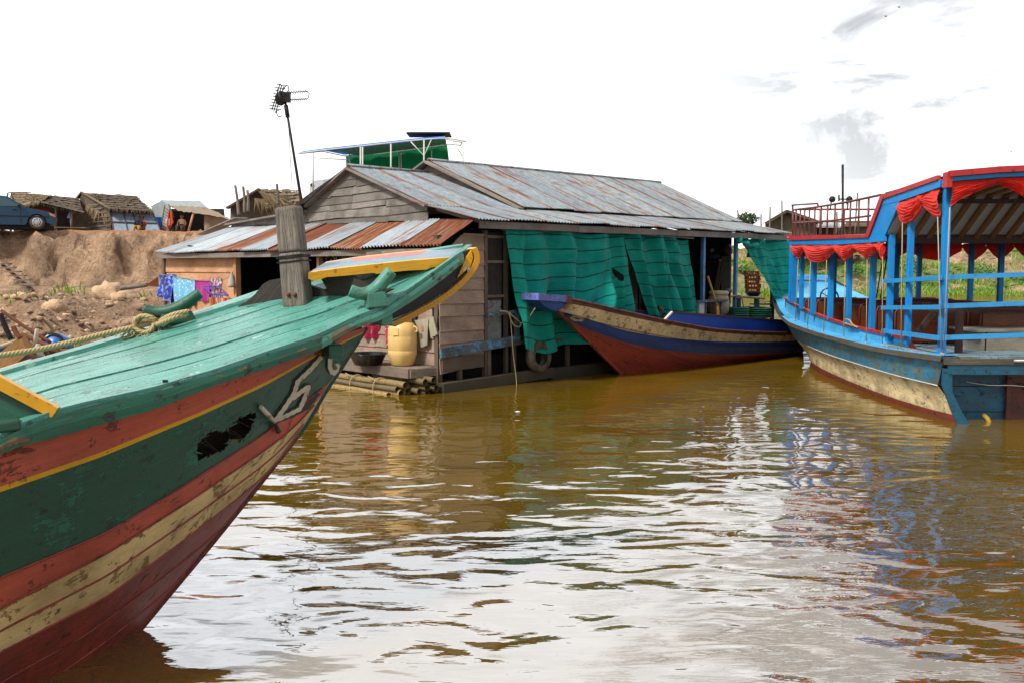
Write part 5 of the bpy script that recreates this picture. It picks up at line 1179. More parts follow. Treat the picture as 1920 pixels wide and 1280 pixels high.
# ---------------------------------------------------------------- the blue tour boat at the right
XC = 7.3
T4 = dict(blue=paint('tour_blue', '#0c86d8', '#5c6a5a', .22, .16, .42, hi='#189ae8', spec=.3), hull=paint('tour_hull_blue', '#2486b8', '#7a8468', .60, .5, .55, hi='#3a9cc8', dcol='#1f3a44', bd=.003),
    lblue=paint('tour_light_blue', '#40ace6', '#6a7f84', .28, .28, .45, hi='#68c2ee'), cream=paint('tour_cream', '#ecd094', '#8a7a55', .40, .55, .5, hi='#f6e4b8', dcol='#3c3020', bd=.003),
    red=paint('tour_red', '#b82426', '#5a2418', .2, .25, .5, hi='#c82e2e'), bottom=paint('tour_bottom', '#843018', '#4a1c10', .3, .4, .5, hi='#9c3a1e'),
    teal=paint('transom_blue', '#0f5068', '#0d2c36', .35, .5, .5, hi='#156080'), deck=paint('tour_deck', '#7fa0ae', '#6f6a60', .5, .4, .6, hi='#9ab6c0'),
    edge=wood('rub_strip', '#4e463c', '#6b6152', dark='#1a1612'), pipe=plain('brown_pipe', '#6e2a24', .45, 0, .3), bench=wood('varnished_ply', '#6a3413', '#8a4a1c', grain=(1, 9, 1), dark='#3a1a0a', rough=.4, var=.3),
    cloth=fabric('valance_red', '#f83c2c', '#dc2418', rough=.75, trans=.12), ceil=plain('ceiling_white', '#c4c2ba', .6, 0, .3, 3, c2='#8f897c'), rafter=wood('rafter_wood', '#7a4d28', '#97683a', grain=(1, 12, 1), dark='#3c2412', var=.3), table=wood('dark_timber', '#3a211a', '#4d2e24', dark='#150c0a'))
tb = thing('tour_boat', 'blue and cream tour boat with red draped valances and open sides at the right edge', 'boat', V((XC, 16, 0)))
ORG['tb'] = V()
def TX(px, py, x): return PX(px, py, x)
GR = [(1770, 672, 5.50), (1688, 661, 5.46), (1628, 650, 5.45), (1545, 629, 5.52), (1500, 614, 5.63), (1480, 605, 5.72), (1464, 590, 5.90), (1456, 575, 6.05), (1452, 560, 6.2), (1454, 545, 6.4), (1459, 532, 6.56)]
R0 = [TX(*q) for q in GR] + [V((6.62, 23.6, 1.66)), V((7.3, 23.75, 1.72))]
R1 = [TX(*q) for q in [(1758, 722, 5.57), (1680, 703, 5.53), (1602, 680, 5.56), (1545, 661, 5.64), (1505, 643, 5.85), (1487, 628, 6.05)]] + [V((6.6, 21.9, .92)), V((7.0, 22.8, 1.08)), V((7.3, 23.3, 1.2))]
R2 = [TX(*q) for q in [(1788, 777, 5.68), (1732, 763, 5.63), (1654, 738, 5.61), (1576, 707, 5.67), (1530, 684, 5.8)]] + [V((6.1, 19.0, .14)), V((6.6, 20.5, .2)), V((7.05, 21.7, .36)), V((7.3, 22.4, .5))]
R3 = [V((p.x + .10, p.y, -.35)) for p in R2]
def res(r, n=70):
    L = [0]
    for a_, c_ in zip(r, r[1:]): L.append(L[-1] + (c_ - a_).length)
    pr = path(r, 8); L = [0]
    for a_, c_ in zip(pr, pr[1:]): L.append(L[-1] + (c_ - a_).length)
    out = []; j = 0
    for i in range(n + 1):
        t_ = L[-1] * i / n
        while j < len(L) - 2 and L[j + 1] < t_: j += 1
        out.append(lerp(pr[j], pr[j + 1], (t_ - L[j]) / ((L[j + 1] - L[j]) or 1)))
    return out
T = [res(r) for r in (R0, R1, R2, R3)]
def tm(p): return V((2 * XC - p.x, p.y, p.z))
hr = []; hm = []
for k in range(3):
    for j in range(6): hr.append([lerp(a_, c_, j / 6) + V((.03 * sin(pi * j / 6) * (1 if k else 0), 0, 0)) for a_, c_ in zip(T[k], T[k + 1])]); hm.append(k)
hr.append(T[3])
b = MB(); b.grid(hr, mf=lambda i, j: hm[i]); b.grid([[tm(p) for p in r] for r in hr], mf=lambda i, j: hm[i]); b.build('hull', [T4['hull'], T4['cream'], T4['bottom']], tb)
b = MB(); b.tube([p + V((-.006, 0, 0)) for p in T[1][:38]], .008, 5); b.build('painted_line', MAT['white'], tb)
b = MB(); g0 = T[0]
b.grid([[p + V((-.035, 0, .035)) for p in g0], [p + V((-.045, 0, -.035)) for p in g0], [p + V((.02, 0, -.04)) for p in g0]], sm=False); b.grid([[tm(p + V((-.035, 0, .035))) for p in g0], [tm(p + V((-.045, 0, -.035))) for p in g0]], sm=False); b.build('rub_strip', T4['edge'], tb)
def gz(y): return interp([(p.y, p.z, p.x) for p in g0[:60]], y)
# side decks (light blue) with the coaming and its red cap
for fm_ in (lambda p: p, tm):
    b = MB(); b.grid([[fm_(p + V((-.035, 0, .036))) for p in g0[:46]], [fm_(p + V((.20, 0, .05))) for p in g0[:46]]], sm=False); b.build('side_deck', T4['lblue'], tb)
CT = [TX(*q) for q in [(1698, 633, 5.66), (1660, 625, 5.66), (1628, 618, 5.66), (1585, 607, 5.69), (1545, 594, 5.75), (1512, 581, 5.86), (1490, 570, 5.98), (1474, 560, 6.12)]]; ct = path(CT, 6)
a0 = TX(1718, 659, 5.64)
for fm_ in (lambda p: p, tm):
    b = MB(); b.grid([[fm_(p) for p in ct], [fm_(V((p.x - .01, p.y, gz(p.y)[0] + .03))) for p in ct]], sm=False); b.poly([fm_(ct[0]), fm_(a0), fm_(V((a0.x, ct[0].y, gz(ct[0].y)[0] + .03)))], 0); b.build('coaming', T4['lblue'], tb)
    b = MB(); b.beam(fm_(a0), fm_(ct[0]), .07, .035, V((1, 0, .3)))
    for p, q in zip(ct, ct[1:]): b.beam(fm_(p), fm_(q + (q - p) * .05), .065, .035)
    b.build('coaming_cap', T4['red'], tb)
# decks
b = MB(); 
for k in range(10): y_ = 11.84 + k * .19; b.box((XC, y_ + .09, .845 + U(-.002, .002)), 3.62, .183, .03)
b.build('rear_deck', T4['deck'], tb)
b = MB(); b.box((XC, 16.1, .50), 2.7, 5.2, .04); b.build('floor', T4['table'], tb)
fd = []
for i in range(15):
    y_ = lerp(19.6, 23.7, i / 14); z_, x_ = gz(min(y_, 23.55)); x_ = min(x_, 6.75) if y_ < 23.5 else 6.75; fd.append([V((lerp(x_ + .02, 2 * XC - x_ - .02, j / 10), y_, z_ + .05 + .02 * sin(pi * j / 10))) for j in range(11)])
b = MB(); b.grid(fd, skip=lambda i, j: 2 <= j <= 7 and 2 <= i <= 6); b.build('foredeck', T4['lblue'], tb)
b = MB(); b.box((7.1, 20.95, 1.05), 1.9, .04, .5); b.box((XC, 19.6, .85), 2.6, .05, .62); b.build('bulkhead', T4['teal'], tb)
b = MB(); b.box((7.32, 23.25, 1.74), 1.5, .22, .09); bevel(b.build('bow_bench', T4['lblue'], tb), .01)
b = MB(); c_ = V((7.02, 20.6, 1.32)); b.tube([c_ + V((.2 * cos(t_), .05 * sin(t_), .2 * sin(t_))) for t_ in [i * 2 * pi / 24 for i in range(25)]], .018, 6, cap=False)
for t_ in (.5, 2.6, 4.7): b.tube([c_, c_ + V((.2 * cos(t_), .05 * sin(t_), .2 * sin(t_)))], .012, 5)
b.build('steering_wheel', MAT['dark_metal'], tb)
# stern
b = MB()
for z_, hh in ((-.12, .36), (.235, .33), (.55, .28)): b.box((XC - .35, 12.2, z_ + .03), 2.45, .05, hh)
b.build('transom', T4['teal'], tb)
b = MB(); b.box((XC, 11.80, .70), 3.5, .04, .13); b.build('stern_board', T4['teal'], tb)
b = MB(); b.box((XC, 11.79, .80), 3.6, .05, .07); b.build('stern_edge', T4['edge'], tb)
b = MB(); b.prism([PY(x, y, 11.78) for x, y in [(1770, 690), (1785, 692), (1786, 735), (1804, 772), (1822, 800), (1800, 804), (1786, 770), (1768, 722)]], V((0, .05, 0)), 0); b.build('stern_knee', T4['teal'], tb)
b = MB(); b.box((6.52, 12.15, .32), .06, .08, .74); b.box((6.9, 12.16, .3), .7, .04, .7); b.build('rudder_frame', paint('rust_panel', '#4c2016', '#241410', .4, .5, .6, hi='#5e2a1c'), tb)
b = MB(); b.tube(path([PY(1845, 778, 12.1), PY(1852, 785, 12.0), PY(1858, 800, 11.95)], 5), .03, 8); b.build('exhaust_pipe', plain('pipe_yellow', '#a88622', .6), tb)
b = MB(); b.tube(path([PY(1812, 715, 12.15), PY(1835, 719, 12.1), PY(1862, 722, 12.05), PY(1900, 722, 12.0), PY(1960, 728, 12.0)], 6), .006, 5); b.build('thin_cord', MAT['white'], tb)
b = MB(); b.tube([PY(1900, 676, 11.76), PY(1990, 676, 11.76)], .02, 8); b.build('boat_hook', MAT['steel'], tb)
# posts
def tpost(px, y0, y1, x, wpx, nm='post', mat='blue', tilt=0):
    a_, c_ = TX(px, y1, x), TX(px + tilt, y0, x); q = MB(); t_ = wpx * a_.y / F; q.beam(a_, V((c_.x, a_.y, c_.z)), t_, t_, V((0, 1, 0))); return bevel(q.build(nm, T4[mat], tb), .006)
for px, y1, wp in [(1482, 566, 7), (1487, 568, 10), (1502, 580, 7), (1524, 590, 9), (1556, 600, 9), (1590, 608, 9), (1634, 620, 10)]: tpost(px, 452, y1, 5.74, wp)
for px, y0, y1, wp in [(1666, 440, 640, 10), (1701, 400, 645, 10), (1765, 345, 665, 12)]: tpost(px, y0, y1, 5.60, wp)
for px, y_, wp in [(1563, 18.6, .07), (1678, 18.6, .10), (1672, 18.3, .07), (1721, 18.6, .08), (1818, 17.6, .08), (1874, 16.5, .08)]:
    x_ = (px - 960) / F * y_; q = MB(); q.beam((x_, y_, .55), (x_, y_, 2.5), wp, wp, V((0, 1, 0))); q.build('post', T4['blue'], tb)
for y_ in (15.3, 14.1, 12.0): q = MB(); q.beam((9.0, y_, .6), (9.0, y_, 2.45 if y_ > 13.5 else 3.1), .08, .08, V((0, 1, 0))); q.build('post', T4['blue'], tb)
# rails round the stern
def rail(a_, c_, hh=.06, nm='rail'): q = MB(); q.beam(a_, c_, .04, hh); q.build(nm, T4['rail'], tb)
T4['rail'] = paint('rail_light', '#1a94e0', '#6f7f78', .30, .2, .42, hi='#46a6de')
for (x0, y0), (x1, y1), yr in [((1654, 528), (1764, 521), 520), ((1654, 577), (1764, 576), 574), ((1655, 620), (1762, 634), 633)]:
    rail(TX(x0, y0, 5.54), TX(x1, y1, 5.52)); p = TX(x1, y1, 5.52); rail(V((5.54, 11.93, PY(1766, yr, 11.93).z)), V((9.1, 11.9, PY(1766, yr, 11.93).z + .12)))
# roof: lower forward deck roof, sloped windscreen part, upper stern roof
def quadslab(nm, a_, b__, c_, d_, th, mat):
    q = MB(); q.prism([a_, b__, c_, d_], ZU * -th, 0); return q.build(nm, mat, tb)
xl, xr = 5.52, 9.08
quadslab('lower_roof', V((xl, 14.55, 2.50)), V((xr, 14.55, 2.50)), V((xr, 18.75, 2.60)), V((xl, 18.75, 2.60)), .03, T4['ceil'])
q = MB(); q.quad((xl + .03, 13.9, 2.43), (xr - .03, 13.9, 2.43), (xr - .03, 18.7, 2.53), (xl + .03, 18.7, 2.53)); q.build('lower_ceiling', T4['table'], tb)
q = MB(); q.quad((xl, 14.02, 3.08), (xr, 14.02, 3.08), (xr, 14.6, 2.5), (xl, 14.6, 2.5)); q.build('windscreen', T4['ceil'], tb)
cr = [(xl, 0), (xl + .6, .05), (XC, .10), (xr - .6, .05), (xr, 0)]
q = MB(); q.grid([[V((x, 11.84, 3.16 + z)) for x, z in cr], [V((x, 14.02, 3.085 + z * .5)) for x, z in cr]]); q.build('upper_roof', T4['red'], tb)
q = MB(); q.grid([[V((x, 11.9, 3.06 + z)) for x, z in cr], [V((x, 13.05, 3.0)) for x, z in cr], [V((x, 13.82, 2.47)) for x, z in cr]], sm=False); q.build('upper_ceiling', T4['ceil'], tb)
for k in range(15):
    x = 5.70 + k * .232; zc_ = interp(cr, x)[0]; q = MB(); q.beam((x, 13.02, 2.975), (x, 13.84, 2.43), .07, .05); q.beam((x, 11.95, 3.02 + zc_), (x, 13.02, 2.975), .07, .04); q.build('rafter', T4['rafter'], tb)
q = MB(); q.box((XC, 13.86, 2.40), 3.5, .07, .12); q.build('cross_beam', T4['table'], tb)
q = MB(); q.box((XC, 13.0, 2.90), 3.4, .05, .06); q.build('cross_beam', T4['table'], tb)
def side(nm, pts, mat, x=5.50, th=.03):
    for fm_ in (lambda p: p, tm): q = MB(); P = [fm_(TX(a_, c_, x)) for a_, c_ in pts]; q.prism(P, (fm_(V((1, 0, 0))) - fm_(V((0, 0, 0)))) * th, 0); q.build(nm, mat, tb)
side('roof_edge', [(1652, 366), (1757, 329), (1758, 337), (1654, 374)], T4['red'], 5.48, .05)
side('roof_edge', [(1478, 443), (1624, 440), (1624, 446), (1478, 451)], T4['red'], 5.48, .05)
side('roof_edge', [(1650, 367), (1656, 369), (1627, 446), (1621, 444)], T4['red'], 5.475, .05)
side('fascia', [(1480, 451), (1622, 446), (1658, 440), (1659, 453), (1570, 459), (1480, 459)], T4['blue'], 5.50)
side('fascia', [(1653, 374), (1763, 337), (1763, 351), (1688, 377), (1650, 386)], T4['blue'], 5.50)
side('wing_panel', [(1650, 385), (1688, 376), (1661, 438), (1659, 441), (1624, 446)], T4['blue'], 5.505)
q = MB()
for i, ((x0, z0), (x1, z1)) in enumerate(zip(cr, cr[1:])): q.beam((x0 - .02, 11.84 + .003 * (i % 2), 3.163 + z0 + .002 * (i % 2)), (x1 + .02, 11.84 + .003 * (i % 2), 3.166 + z1), .05, .075)
q.build('roof_edge', T4['red'], tb)
q = MB()
for i, ((x0, z0), (x1, z1)) in enumerate(zip(cr, cr[1:])): q.beam((x0 - .02, 11.87 + .003 * (i % 2), 3.094 + z0), (x1 + .02, 11.87 + .003 * (i % 2), 3.095 + z1 + .001), .03, .05)
q.build('fascia', T4['blue'], tb)
q = MB(); q.box((XC, 18.78, 2.60), 3.6, .03, .06); q.build('roof_edge', T4['red'], tb); q = MB(); q.box((XC, 18.77, 2.52), 3.55, .03, .08); q.build('fascia', T4['blue'], tb)
q = MB(); q.box((5.51, 11.90, 3.09), .07, .12, .19); q.build('roof_corner', T4['red'], tb)
# valances
def swag(top, bot, mat, nu=30, nv=30, amp=.024, folds=8, seed=0, out=V((-1, 0, 0)), bow=1.0):
    P = []
    for i in range(nv + 1):
        v = i / nv; row = []
        for j in range(nu + 1):
            u = j / nu; a_ = V(interp([(k / (len(top) - 1),) + tuple(p) for k, p in enumerate(top)], u)); c_ = V(interp([(k / (len(bot) - 1),) + tuple(p) for k, p in enumerate(bot)], u)); p = lerp(a_, c_, v)
            f = sin((v + .06 * noise.noise(V((u * 5, seed, 0)))) * folds * 2 * pi + seed) * (.3 + .7 * v) * (.35 + .65 * sin(pi * u)) + .6 * noise.noise(V((u * 4, v * 8, seed)))
            row.append(p + out * (amp * f + .04 * sin(pi * min(1, v * 1.1)) * bow))
        P.append(row)
    q = MB(); q.grid(P); return q
def sidesw(pairs, x, seed):
    """pairs: list of (top px list, bottom px list)"""
    for k, (tp, bt) in enumerate(pairs):
        q = swag([TX(*p, x) for p in tp], [TX(*p, x) for p in bt], None, seed=seed + k * 1.7); q.build('valance', T4['cloth'], tb)
sidesw([([(1485, 459), (1496, 459), (1509, 459)], [(1486, 476), (1497, 485), (1509, 471)]),
        ([(1508, 459), (1535, 459), (1566, 458)], [(1508, 470), (1517, 488), (1530, 493), (1545, 491), (1556, 482), (1566, 471)]),
        ([(1565, 458), (1583, 458), (1604, 457)], [(1565, 471), (1574, 481), (1584, 490), (1595, 482), (1604, 469)]),
        ([(1603, 457), (1625, 456), (1644, 456)], [(1603, 469), (1614, 479), (1626, 485), (1636, 479), (1644, 468)]),
        ([(1643, 456), (1652, 455), (1661, 454)], [(1643, 467), (1650, 474), (1655, 486), (1661, 464)])], 5.53, 1)
sidesw([([(1690, 379), (1712, 371), (1738, 362)], [(1682, 398), (1686, 412), (1696, 421), (1712, 414), (1726, 396), (1738, 366)]),
        ([(1724, 367), (1745, 359), (1763, 352)], [(1724, 370), (1732, 388), (1746, 402), (1759, 409), (1764, 404)])], 5.53, 4)
zt = 3.07
def rear(xa, za, xb, zb, peak, seed, flip=False):
    top = [V((lerp(xa, xb, k / 6), 11.93, zt + interp(cr, lerp(xa, xb, k / 6))[0])) for k in range(7)]
    lo_, hi_ = (za, zb)
    bot = [V((lerp(xa, xb, k / 6), 11.93, lerp(za, zb, (k / 6) ** (.75 if not flip else 1.3)))) for k in range(7)]
    swag(top, bot, None, 40, 36, .026, 9, seed, V((0, -1, 0)), 1.0).build('valance', T4['cloth'], tb)
rear(5.57, 2.76, 6.13, 3.04, 0, 2); rear(6.12, 3.05, 6.75, 2.72, 0, 3, True); rear(6.74, 2.72, 7.3, 3.08, 0, 5); rear(7.29, 3.08, 8.0, 2.72, 0, 6, True); rear(8.0, 2.72, 9.0, 3.0, 0, 7)
fx = 8.98
for k in range(7):
    ya, yb = 18.6 - k * .95, 18.6 - (k + 1) * .95; zz = 2.45
    top = [V((fx, lerp(ya, yb, j / 4), zz)) for j in range(5)]; bot = [V((fx, lerp(ya, yb, j / 4), [2.34, 2.2, 2.12, 2.2, 2.34][j])) for j in range(5)]
    swag(top, bot, None, seed=k * 2.1, amp=.012).build('valance', T4['cloth'], tb)
for xa, xb in ((6.9, 7.9), (7.9, 8.95), (5.6, 6.9)):
    top = [V((lerp(xa, xb, j / 4), 18.62, 2.46)) for j in range(5)]; bot = [V((lerp(xa, xb, j / 4), 18.62, [2.3, 2.16, 2.12, 2.16, 2.3][j])) for j in range(5)]
    swag(top, bot, None, seed=xa, amp=.012, out=V((0, -1, 0))).build('valance', T4['cloth'], tb)
# roof railing
def pipe(pts, r=.018, nm='roof_railing'): return pts
rr = MB(); rx = 5.60
def zr_(y): return 2.50 + (y - 14.55) / 4.2 * .10
L_ = []
pxs = [1487, 1493, 1501, 1509, 1518, 1528, 1540, 1552, 1566, 1580, 1595, 1611, 1629]
def topy(px): return interp([(1487, 394), (1560, 385), (1651, 366)], px)[0]
def midy(px): return interp([(1487, 419), (1560, 414), (1632, 405)], px)[0]
rr.tube([TX(1487, 394, rx), TX(1530, 389, rx), TX(1590, 379, rx), TX(1651, 366, rx)], .020, 7); rr.tube([TX(1487, 419, rx), TX(1560, 414, rx), TX(1632, 405, rx)], .018, 7); rr.tube([TX(1485, 385, rx), TX(1533, 382, rx), TX(1534, 388, rx)], .018, 7); rr.tube([TX(1487, 444, rx), TX(1486, 385, rx)], .02, 7)
for px in pxs: p = TX(px, topy(px), rx); rr.tube([p, V((p.x, p.y, zr_(p.y)))], .016, 6)
fxr = 8.95; f0 = [V((rx, 18.5, 3.12)), V((fxr, 18.5, 3.12))]; rr.tube(f0, .02, 7); rr.tube([V((rx, 18.5, 2.88)), V((fxr, 18.5, 2.88))], .018, 7); rr.tube([V((fxr, 18.5, 3.12)), V((fxr, 15.4, 3.14)), V((fxr, 15.0, 3.05)), V((fxr, 14.9, 2.5))], .02, 7); rr.tube([V((fxr, 18.5, 2.88)), V((fxr, 15.0, 2.86))], .018, 7)
for k in range(8): x = lerp(rx, fxr, k / 7); rr.tube([V((x, 18.5, 2.58)), V((x, 18.5, 3.12))], .015, 6)
for k in range(6): y = lerp(18.5, 15.3, k / 5); rr.tube([V((fxr, y, 2.52)), V((fxr, y, 3.12))], .015, 6)
rr.build('roof_railing', T4['pipe'], tb)
# mast with two round horns
mt = MB(); A = PY(1580, 448, 17.2); B = PY(1580, 309, 17.2); A.z = zr_(17.2); mt.tube([A, B], .022, 7); mt.tube([PY(1573, 378, 17.2), PY(1573, 366, 17.2), PY(1573, 374, 17.2), PY(1590, 374, 17.2), PY(1588, 384, 17.2)], .016, 6); mt.build('mast', MAT['dark_metal'], tb)
for x in (1560, 1592): q = MB(); c_ = PY(x, 375, 17.15); q.lathe(c_, [(0, 0), (.045, .005), (.058, .03), (.058, .06), (.03, .09), (0, .095)], 18, ax=V((-.25, -1, .1))); q.tube([c_ + V((0, .04, -.04)), c_ + V((0, .08, -.18))], .012, 6); q.build('searchlight', MAT['dark_metal'], tb)
# ropes from roof to gunwale
for x0, y0, x1, y1 in [(1655, 442, 1654, 647), (1692, 418, 1689, 656), (1758, 407, 1765, 663), (1781, 389, 1769, 664), (1626, 484, 1624, 643), (1585, 488, 1582, 634), (1550, 488, 1544, 624), (1520, 488, 1514, 614), (1497, 484, 1491, 600)]:
    q = MB(); q.tube([TX(x0, y0, 5.50 + .03 * (x0 < 1660)), TX(x1, y1, 5.50)], .0075, 5); e_ = TX(x1, y1, 5.5); q.ball(e_, .02, (1, 1, 1.2), 6); q.build('side_rope', MAT['thin_rope'], tb)
q = MB(); q.tube(path([TX(1582, 608, 5.62), TX(1583, 600, 5.6), TX(1592, 600, 5.58), TX(1600, 610, 5.6), TX(1608, 614, 5.62), TX(1590, 608, 5.6), TX(1584, 606, 5.6)], 6), .012, 7); q.build('coiled_rope', MAT['rope'], tb)
# benches in rows
def bench(xa, xb, y, z=1.36, nm='bench'):
    q = MB(); q.box(((xa + xb) / 2, y, z - .24), xb - xa - .06, .025, .40); q.box(((xa + xb) / 2, y - .22, z - .48), xb - xa, .40, .03); o = q.build(nm, T4['bench'], tb)
    q = MB(); k_ = .08; q.tube([V((xa, y, .52)), V((xa, y, z - k_)), V((xa + k_ * .35, y, z - k_ * .3)), V((xa + k_, y, z)), V((xb - k_, y, z)), V((xb - k_ * .35, y, z - k_ * .3)), V((xb, y, z - k_)), V((xb, y, .52))], .016, 7); q.build('bench_frame', T4['pipe'], o)
for k, y_ in enumerate([19.0, 18.25, 17.5, 16.75, 16.0, 15.25, 14.5]): bench(5.98, 7.1, y_); bench(7.5, 8.7, y_)
bench(6.68, 8.3, 13.25, 1.40)
q = MB(); q.box((6.95, 13.35, 1.38), 1.9, .5, .035); o = q.build('table_top', T4['table'], tb)
q = MB(); q.beam(PY(1797, 662, 12.3), PY(1799, 583, 12.3), .075, .075, V((0, 1, 0))); q.build('table_leg', T4['table'], tb)
q = MB(); q.beam(PY(1722, 622, 13.0), PY(1750, 586, 13.0), .07, .05, V((0, 1, 0))); q.build('table_brace', T4['table'], tb)
q = MB(); q.box((7.55, 13.0, 1.13), 2.5, .8, .03); q.box((7.62, 12.66, .97), 2.3, .03, .28); q.box((6.42, 13.0, .98), .03, .75, .28); q.build('engine_cover', wood('cover_board', '#857c6e', '#a39a8a', dark='#3a342c'), tb)
q = MB()
for dx in (0, .07): q.tube([PY(1643, 560, 16) + V((dx, 0, 0)), PY(1656, 480, 16) + V((dx, 0, 0))], .012, 6)
q.build('ladder', T4['pipe'], tb)
# ---------------------------------------------------------------- huts, car and people on the bank
ZG = 3.53
def gp(px, d, z=ZG): q = PY(px, 435, d); return V((q.x, d, z))
def sheet(mb, A, B, C_, D, nu=14, nv=6, rough=.05, m=0, r=None, sag=0, seed=0):
    P = [[lerp(lerp(V(A), V(B), j / nu), lerp(V(D), V(C_), j / nu), i / nv) + V((0, 0, rough * noise.noise(V((j * .7, i * .9, seed))) - sag * sin(pi * j / nu))) for j in range(nu + 1)] for i in range(nv + 1)]
    mb.grid(P, m, rg.random() if r is None else r)
def fringe(mb, A, B, n, L, m=0, dn=V((0, -.15, -1)), w=.03):
    for k in range(n):
        p = lerp(V(A), V(B), rg.random()); l_ = L * U(.3, 1.2); d = (dn + V((U(-.35, .35), U(-.2, .2), 0))).normalized(); e = (V(B) - V(A)).normalized() * w * U(.4, 1)
        n_ = mb.add([p - e, p + e, p + d * l_]); mb.face([n_, n_ + 1, n_ + 2], m, [(0, 0), (.05, 0), (0, l_)], rg.random())
def thatch_roof(par, A, B, C_, D, mat, nm='roof', layers=5, fr_=60):
    """A-B eave, D-C ridge, laid in overlapping courses"""
    b = MB(); dz = V((0, .03, -.07)); sheet(b, V(A) + dz, V(B) + dz, V(C_) + dz, V(D) + dz, 16, 4, .04)
    for k in range(layers):
        v0, v1 = k / layers, (k + 1.25) / layers; v1 = min(v1, 1); o = V((0, -.02, .03 * 1)) * (1 if k else 0)
        a_, c_ = lerp(V(A), V(D), v0) + V((0, -.03, .05)), lerp(V(B), V(C_), v0) + V((0, -.03, .05)); e_, f_ = lerp(V(A), V(D), v1), lerp(V(B), V(C_), v1)
        sheet(b, a_, c_, f_, e_, 16, 2, .07, seed=k * 3.1 + A[0]); fringe(b, a_, c_, fr_, .22)
    return b.build(nm, mat, par)
# hut A
ha = thing('stall_hut', 'open thatched stall at far left on the bank behind the dark blue car', 'hut', gp(80, 44))
thatch_roof(ha, PY(38, 388, 42.6), PY(78, 379, 42.6), PY(100, 366, 44.6), PY(20, 361, 44.6), MAT['thatch']); thatch_roof(ha, PY(76, 380, 42.6), PY(156, 398, 42.6), PY(148, 372, 44.8), PY(60, 364, 44.8), MAT['thatch_dark'])
b = MB(); sheet(b, PY(20, 361, 44.6), PY(148, 372, 44.8), PY(150, 385, 46.8), PY(20, 384, 46.8)); b.build('roof', MAT['thatch_dark'], ha)
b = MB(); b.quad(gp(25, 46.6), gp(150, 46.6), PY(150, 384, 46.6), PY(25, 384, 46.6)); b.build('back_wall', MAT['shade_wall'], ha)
b = MB(); sheet(b, gp(133, 43.6), gp(165, 43.8), PY(160, 399, 43.8), PY(136, 398, 43.6)); b.build('side_wall', MAT['mat_wall'], ha)
for px, y0 in ((20, 368), (104, 386), (134, 392), (46, 388)):
    b = MB(); b.tube([gp(px, 42.8), PY(px + 1, y0, 42.8)], .05, 6); b.build('post', MAT['post_wood'], ha)
b = MB(); b.grid(cloth(PY(48, 391, 43.5), PY(92, 393, 43.5), PY(52, 405, 43.5), PY(91, 404, 43.5), 20, 6, .06, 2, 1)); b.build('red_awning', fabric('red_awn', '#a81e1c', '#8c1818'), ha)
b = MB(); b.beam(PY(78, 379, 42.5), PY(158, 398, 42.5), .06, .06); b.beam(PY(15, 362, 44.7), PY(12, 376, 44.7), .06, .05); b.beam(PY(16, 361, 44.6), PY(58, 361, 44.6), .05, .05); b.parts('roof_pole', MAT['post_wood'], ha)
tb_ = thing('trestle', 'low rough wooden trestle standing in front of the thatched stall', 'trestle', gp(135, 42.2)); b = MB()
b.beam(PY(106, 427, 42.2), PY(165, 428, 42.2), .5, .04); b.build('table_top', MAT['post_wood'], tb_)
for x0, x1 in ((106, 106), (122, 130), (158, 152)): b = MB(); b.beam(gp(x0, 42.1), PY(x1, 427, 42.1), .05, .05); b.build('leg', MAT['post_wood'], tb_)
b = MB(); q = PY(131, 401, 42.9); b.lathe(q, [(.01, .1), (.05, .0), (.14, -.2), (.10, -.22)], 10); b.tube([q - ZU * .2, q - V((-.08, 0, .75))], .035, 6); b.build('parasol', plain('grey_blue_cloth', '#7c93b4', .8), label='small grey blue folded parasol hanging in front of the thatched stall', cat='parasol')
# hut B
hb2 = thing('stall_hut', 'thatched hut with tall gable and slanting blue-grey shutters, middle of the row on the bank', 'hut', gp(220, 44))
rd0, rd1 = PY(152, 362, 44.6), PY(256, 368, 44.6)
thatch_roof(hb2, PY(204, 393, 42.4), PY(289, 398, 42.4), rd1, rd0, MAT['thatch_dark'], layers=7)
b = MB(); sheet(b, PY(141, 374, 46.5), PY(262, 376, 46.8), rd1, rd0); b.build('roof', MAT['thatch_dark'], hb2)
b = MB(); e_ = PY(206, 394, 42.5); b.poly([gp(166, 44.0), gp(209, 42.8), PY(206, 393, 42.6), PY(153, 364, 44.5), PY(146, 385, 45.6)], 0, .3); b.build('gable_wall', MAT['mat_wall'], hb2)
b = MB()
for k in range(7): z = ZG + .12 + k * .2; b.beam(V((gp(167, 43.9).x, 43.85, z)), V((gp(208, 42.8).x, 42.7, z + .03)), .02, .03)
b.parts('wall_lath', MAT['trim_wood'], hb2)
b = MB(); sheet(b, PY(168, 405, 43.7), PY(203, 400, 43.0), PY(186, 378, 43.7), PY(158, 372, 44.4), rough=.15); fringe(b, PY(160, 385, 43.9), PY(200, 402, 42.9), 60, .7, w=.05); b.build('hanging_fronds', MAT['thatch'], hb2)
b = MB(); b.quad(gp(213, 42.2), gp(302, 42.2), PY(288, 402, 42.9), PY(206, 397, 42.9)); b.build('shutter_sheet', MAT['stall_panel'], hb2)
b = MB()
for t_ in (0, .3, .52, .64, 1): b.beam(lerp(gp(213, 42.15), gp(302, 42.15), t_), lerp(PY(206, 397, 42.85), PY(288, 402, 42.85), t_), .03, .05)
b.beam(lerp(gp(213, 42.15), PY(206, 397, 42.85), .5), lerp(gp(302, 42.15), PY(288, 402, 42.85), .5), .05, .05); b.beam(PY(206, 396, 42.8), PY(288, 401, 42.8), .05, .08); b.parts('shutter_frame', MAT['base_wood'], hb2)
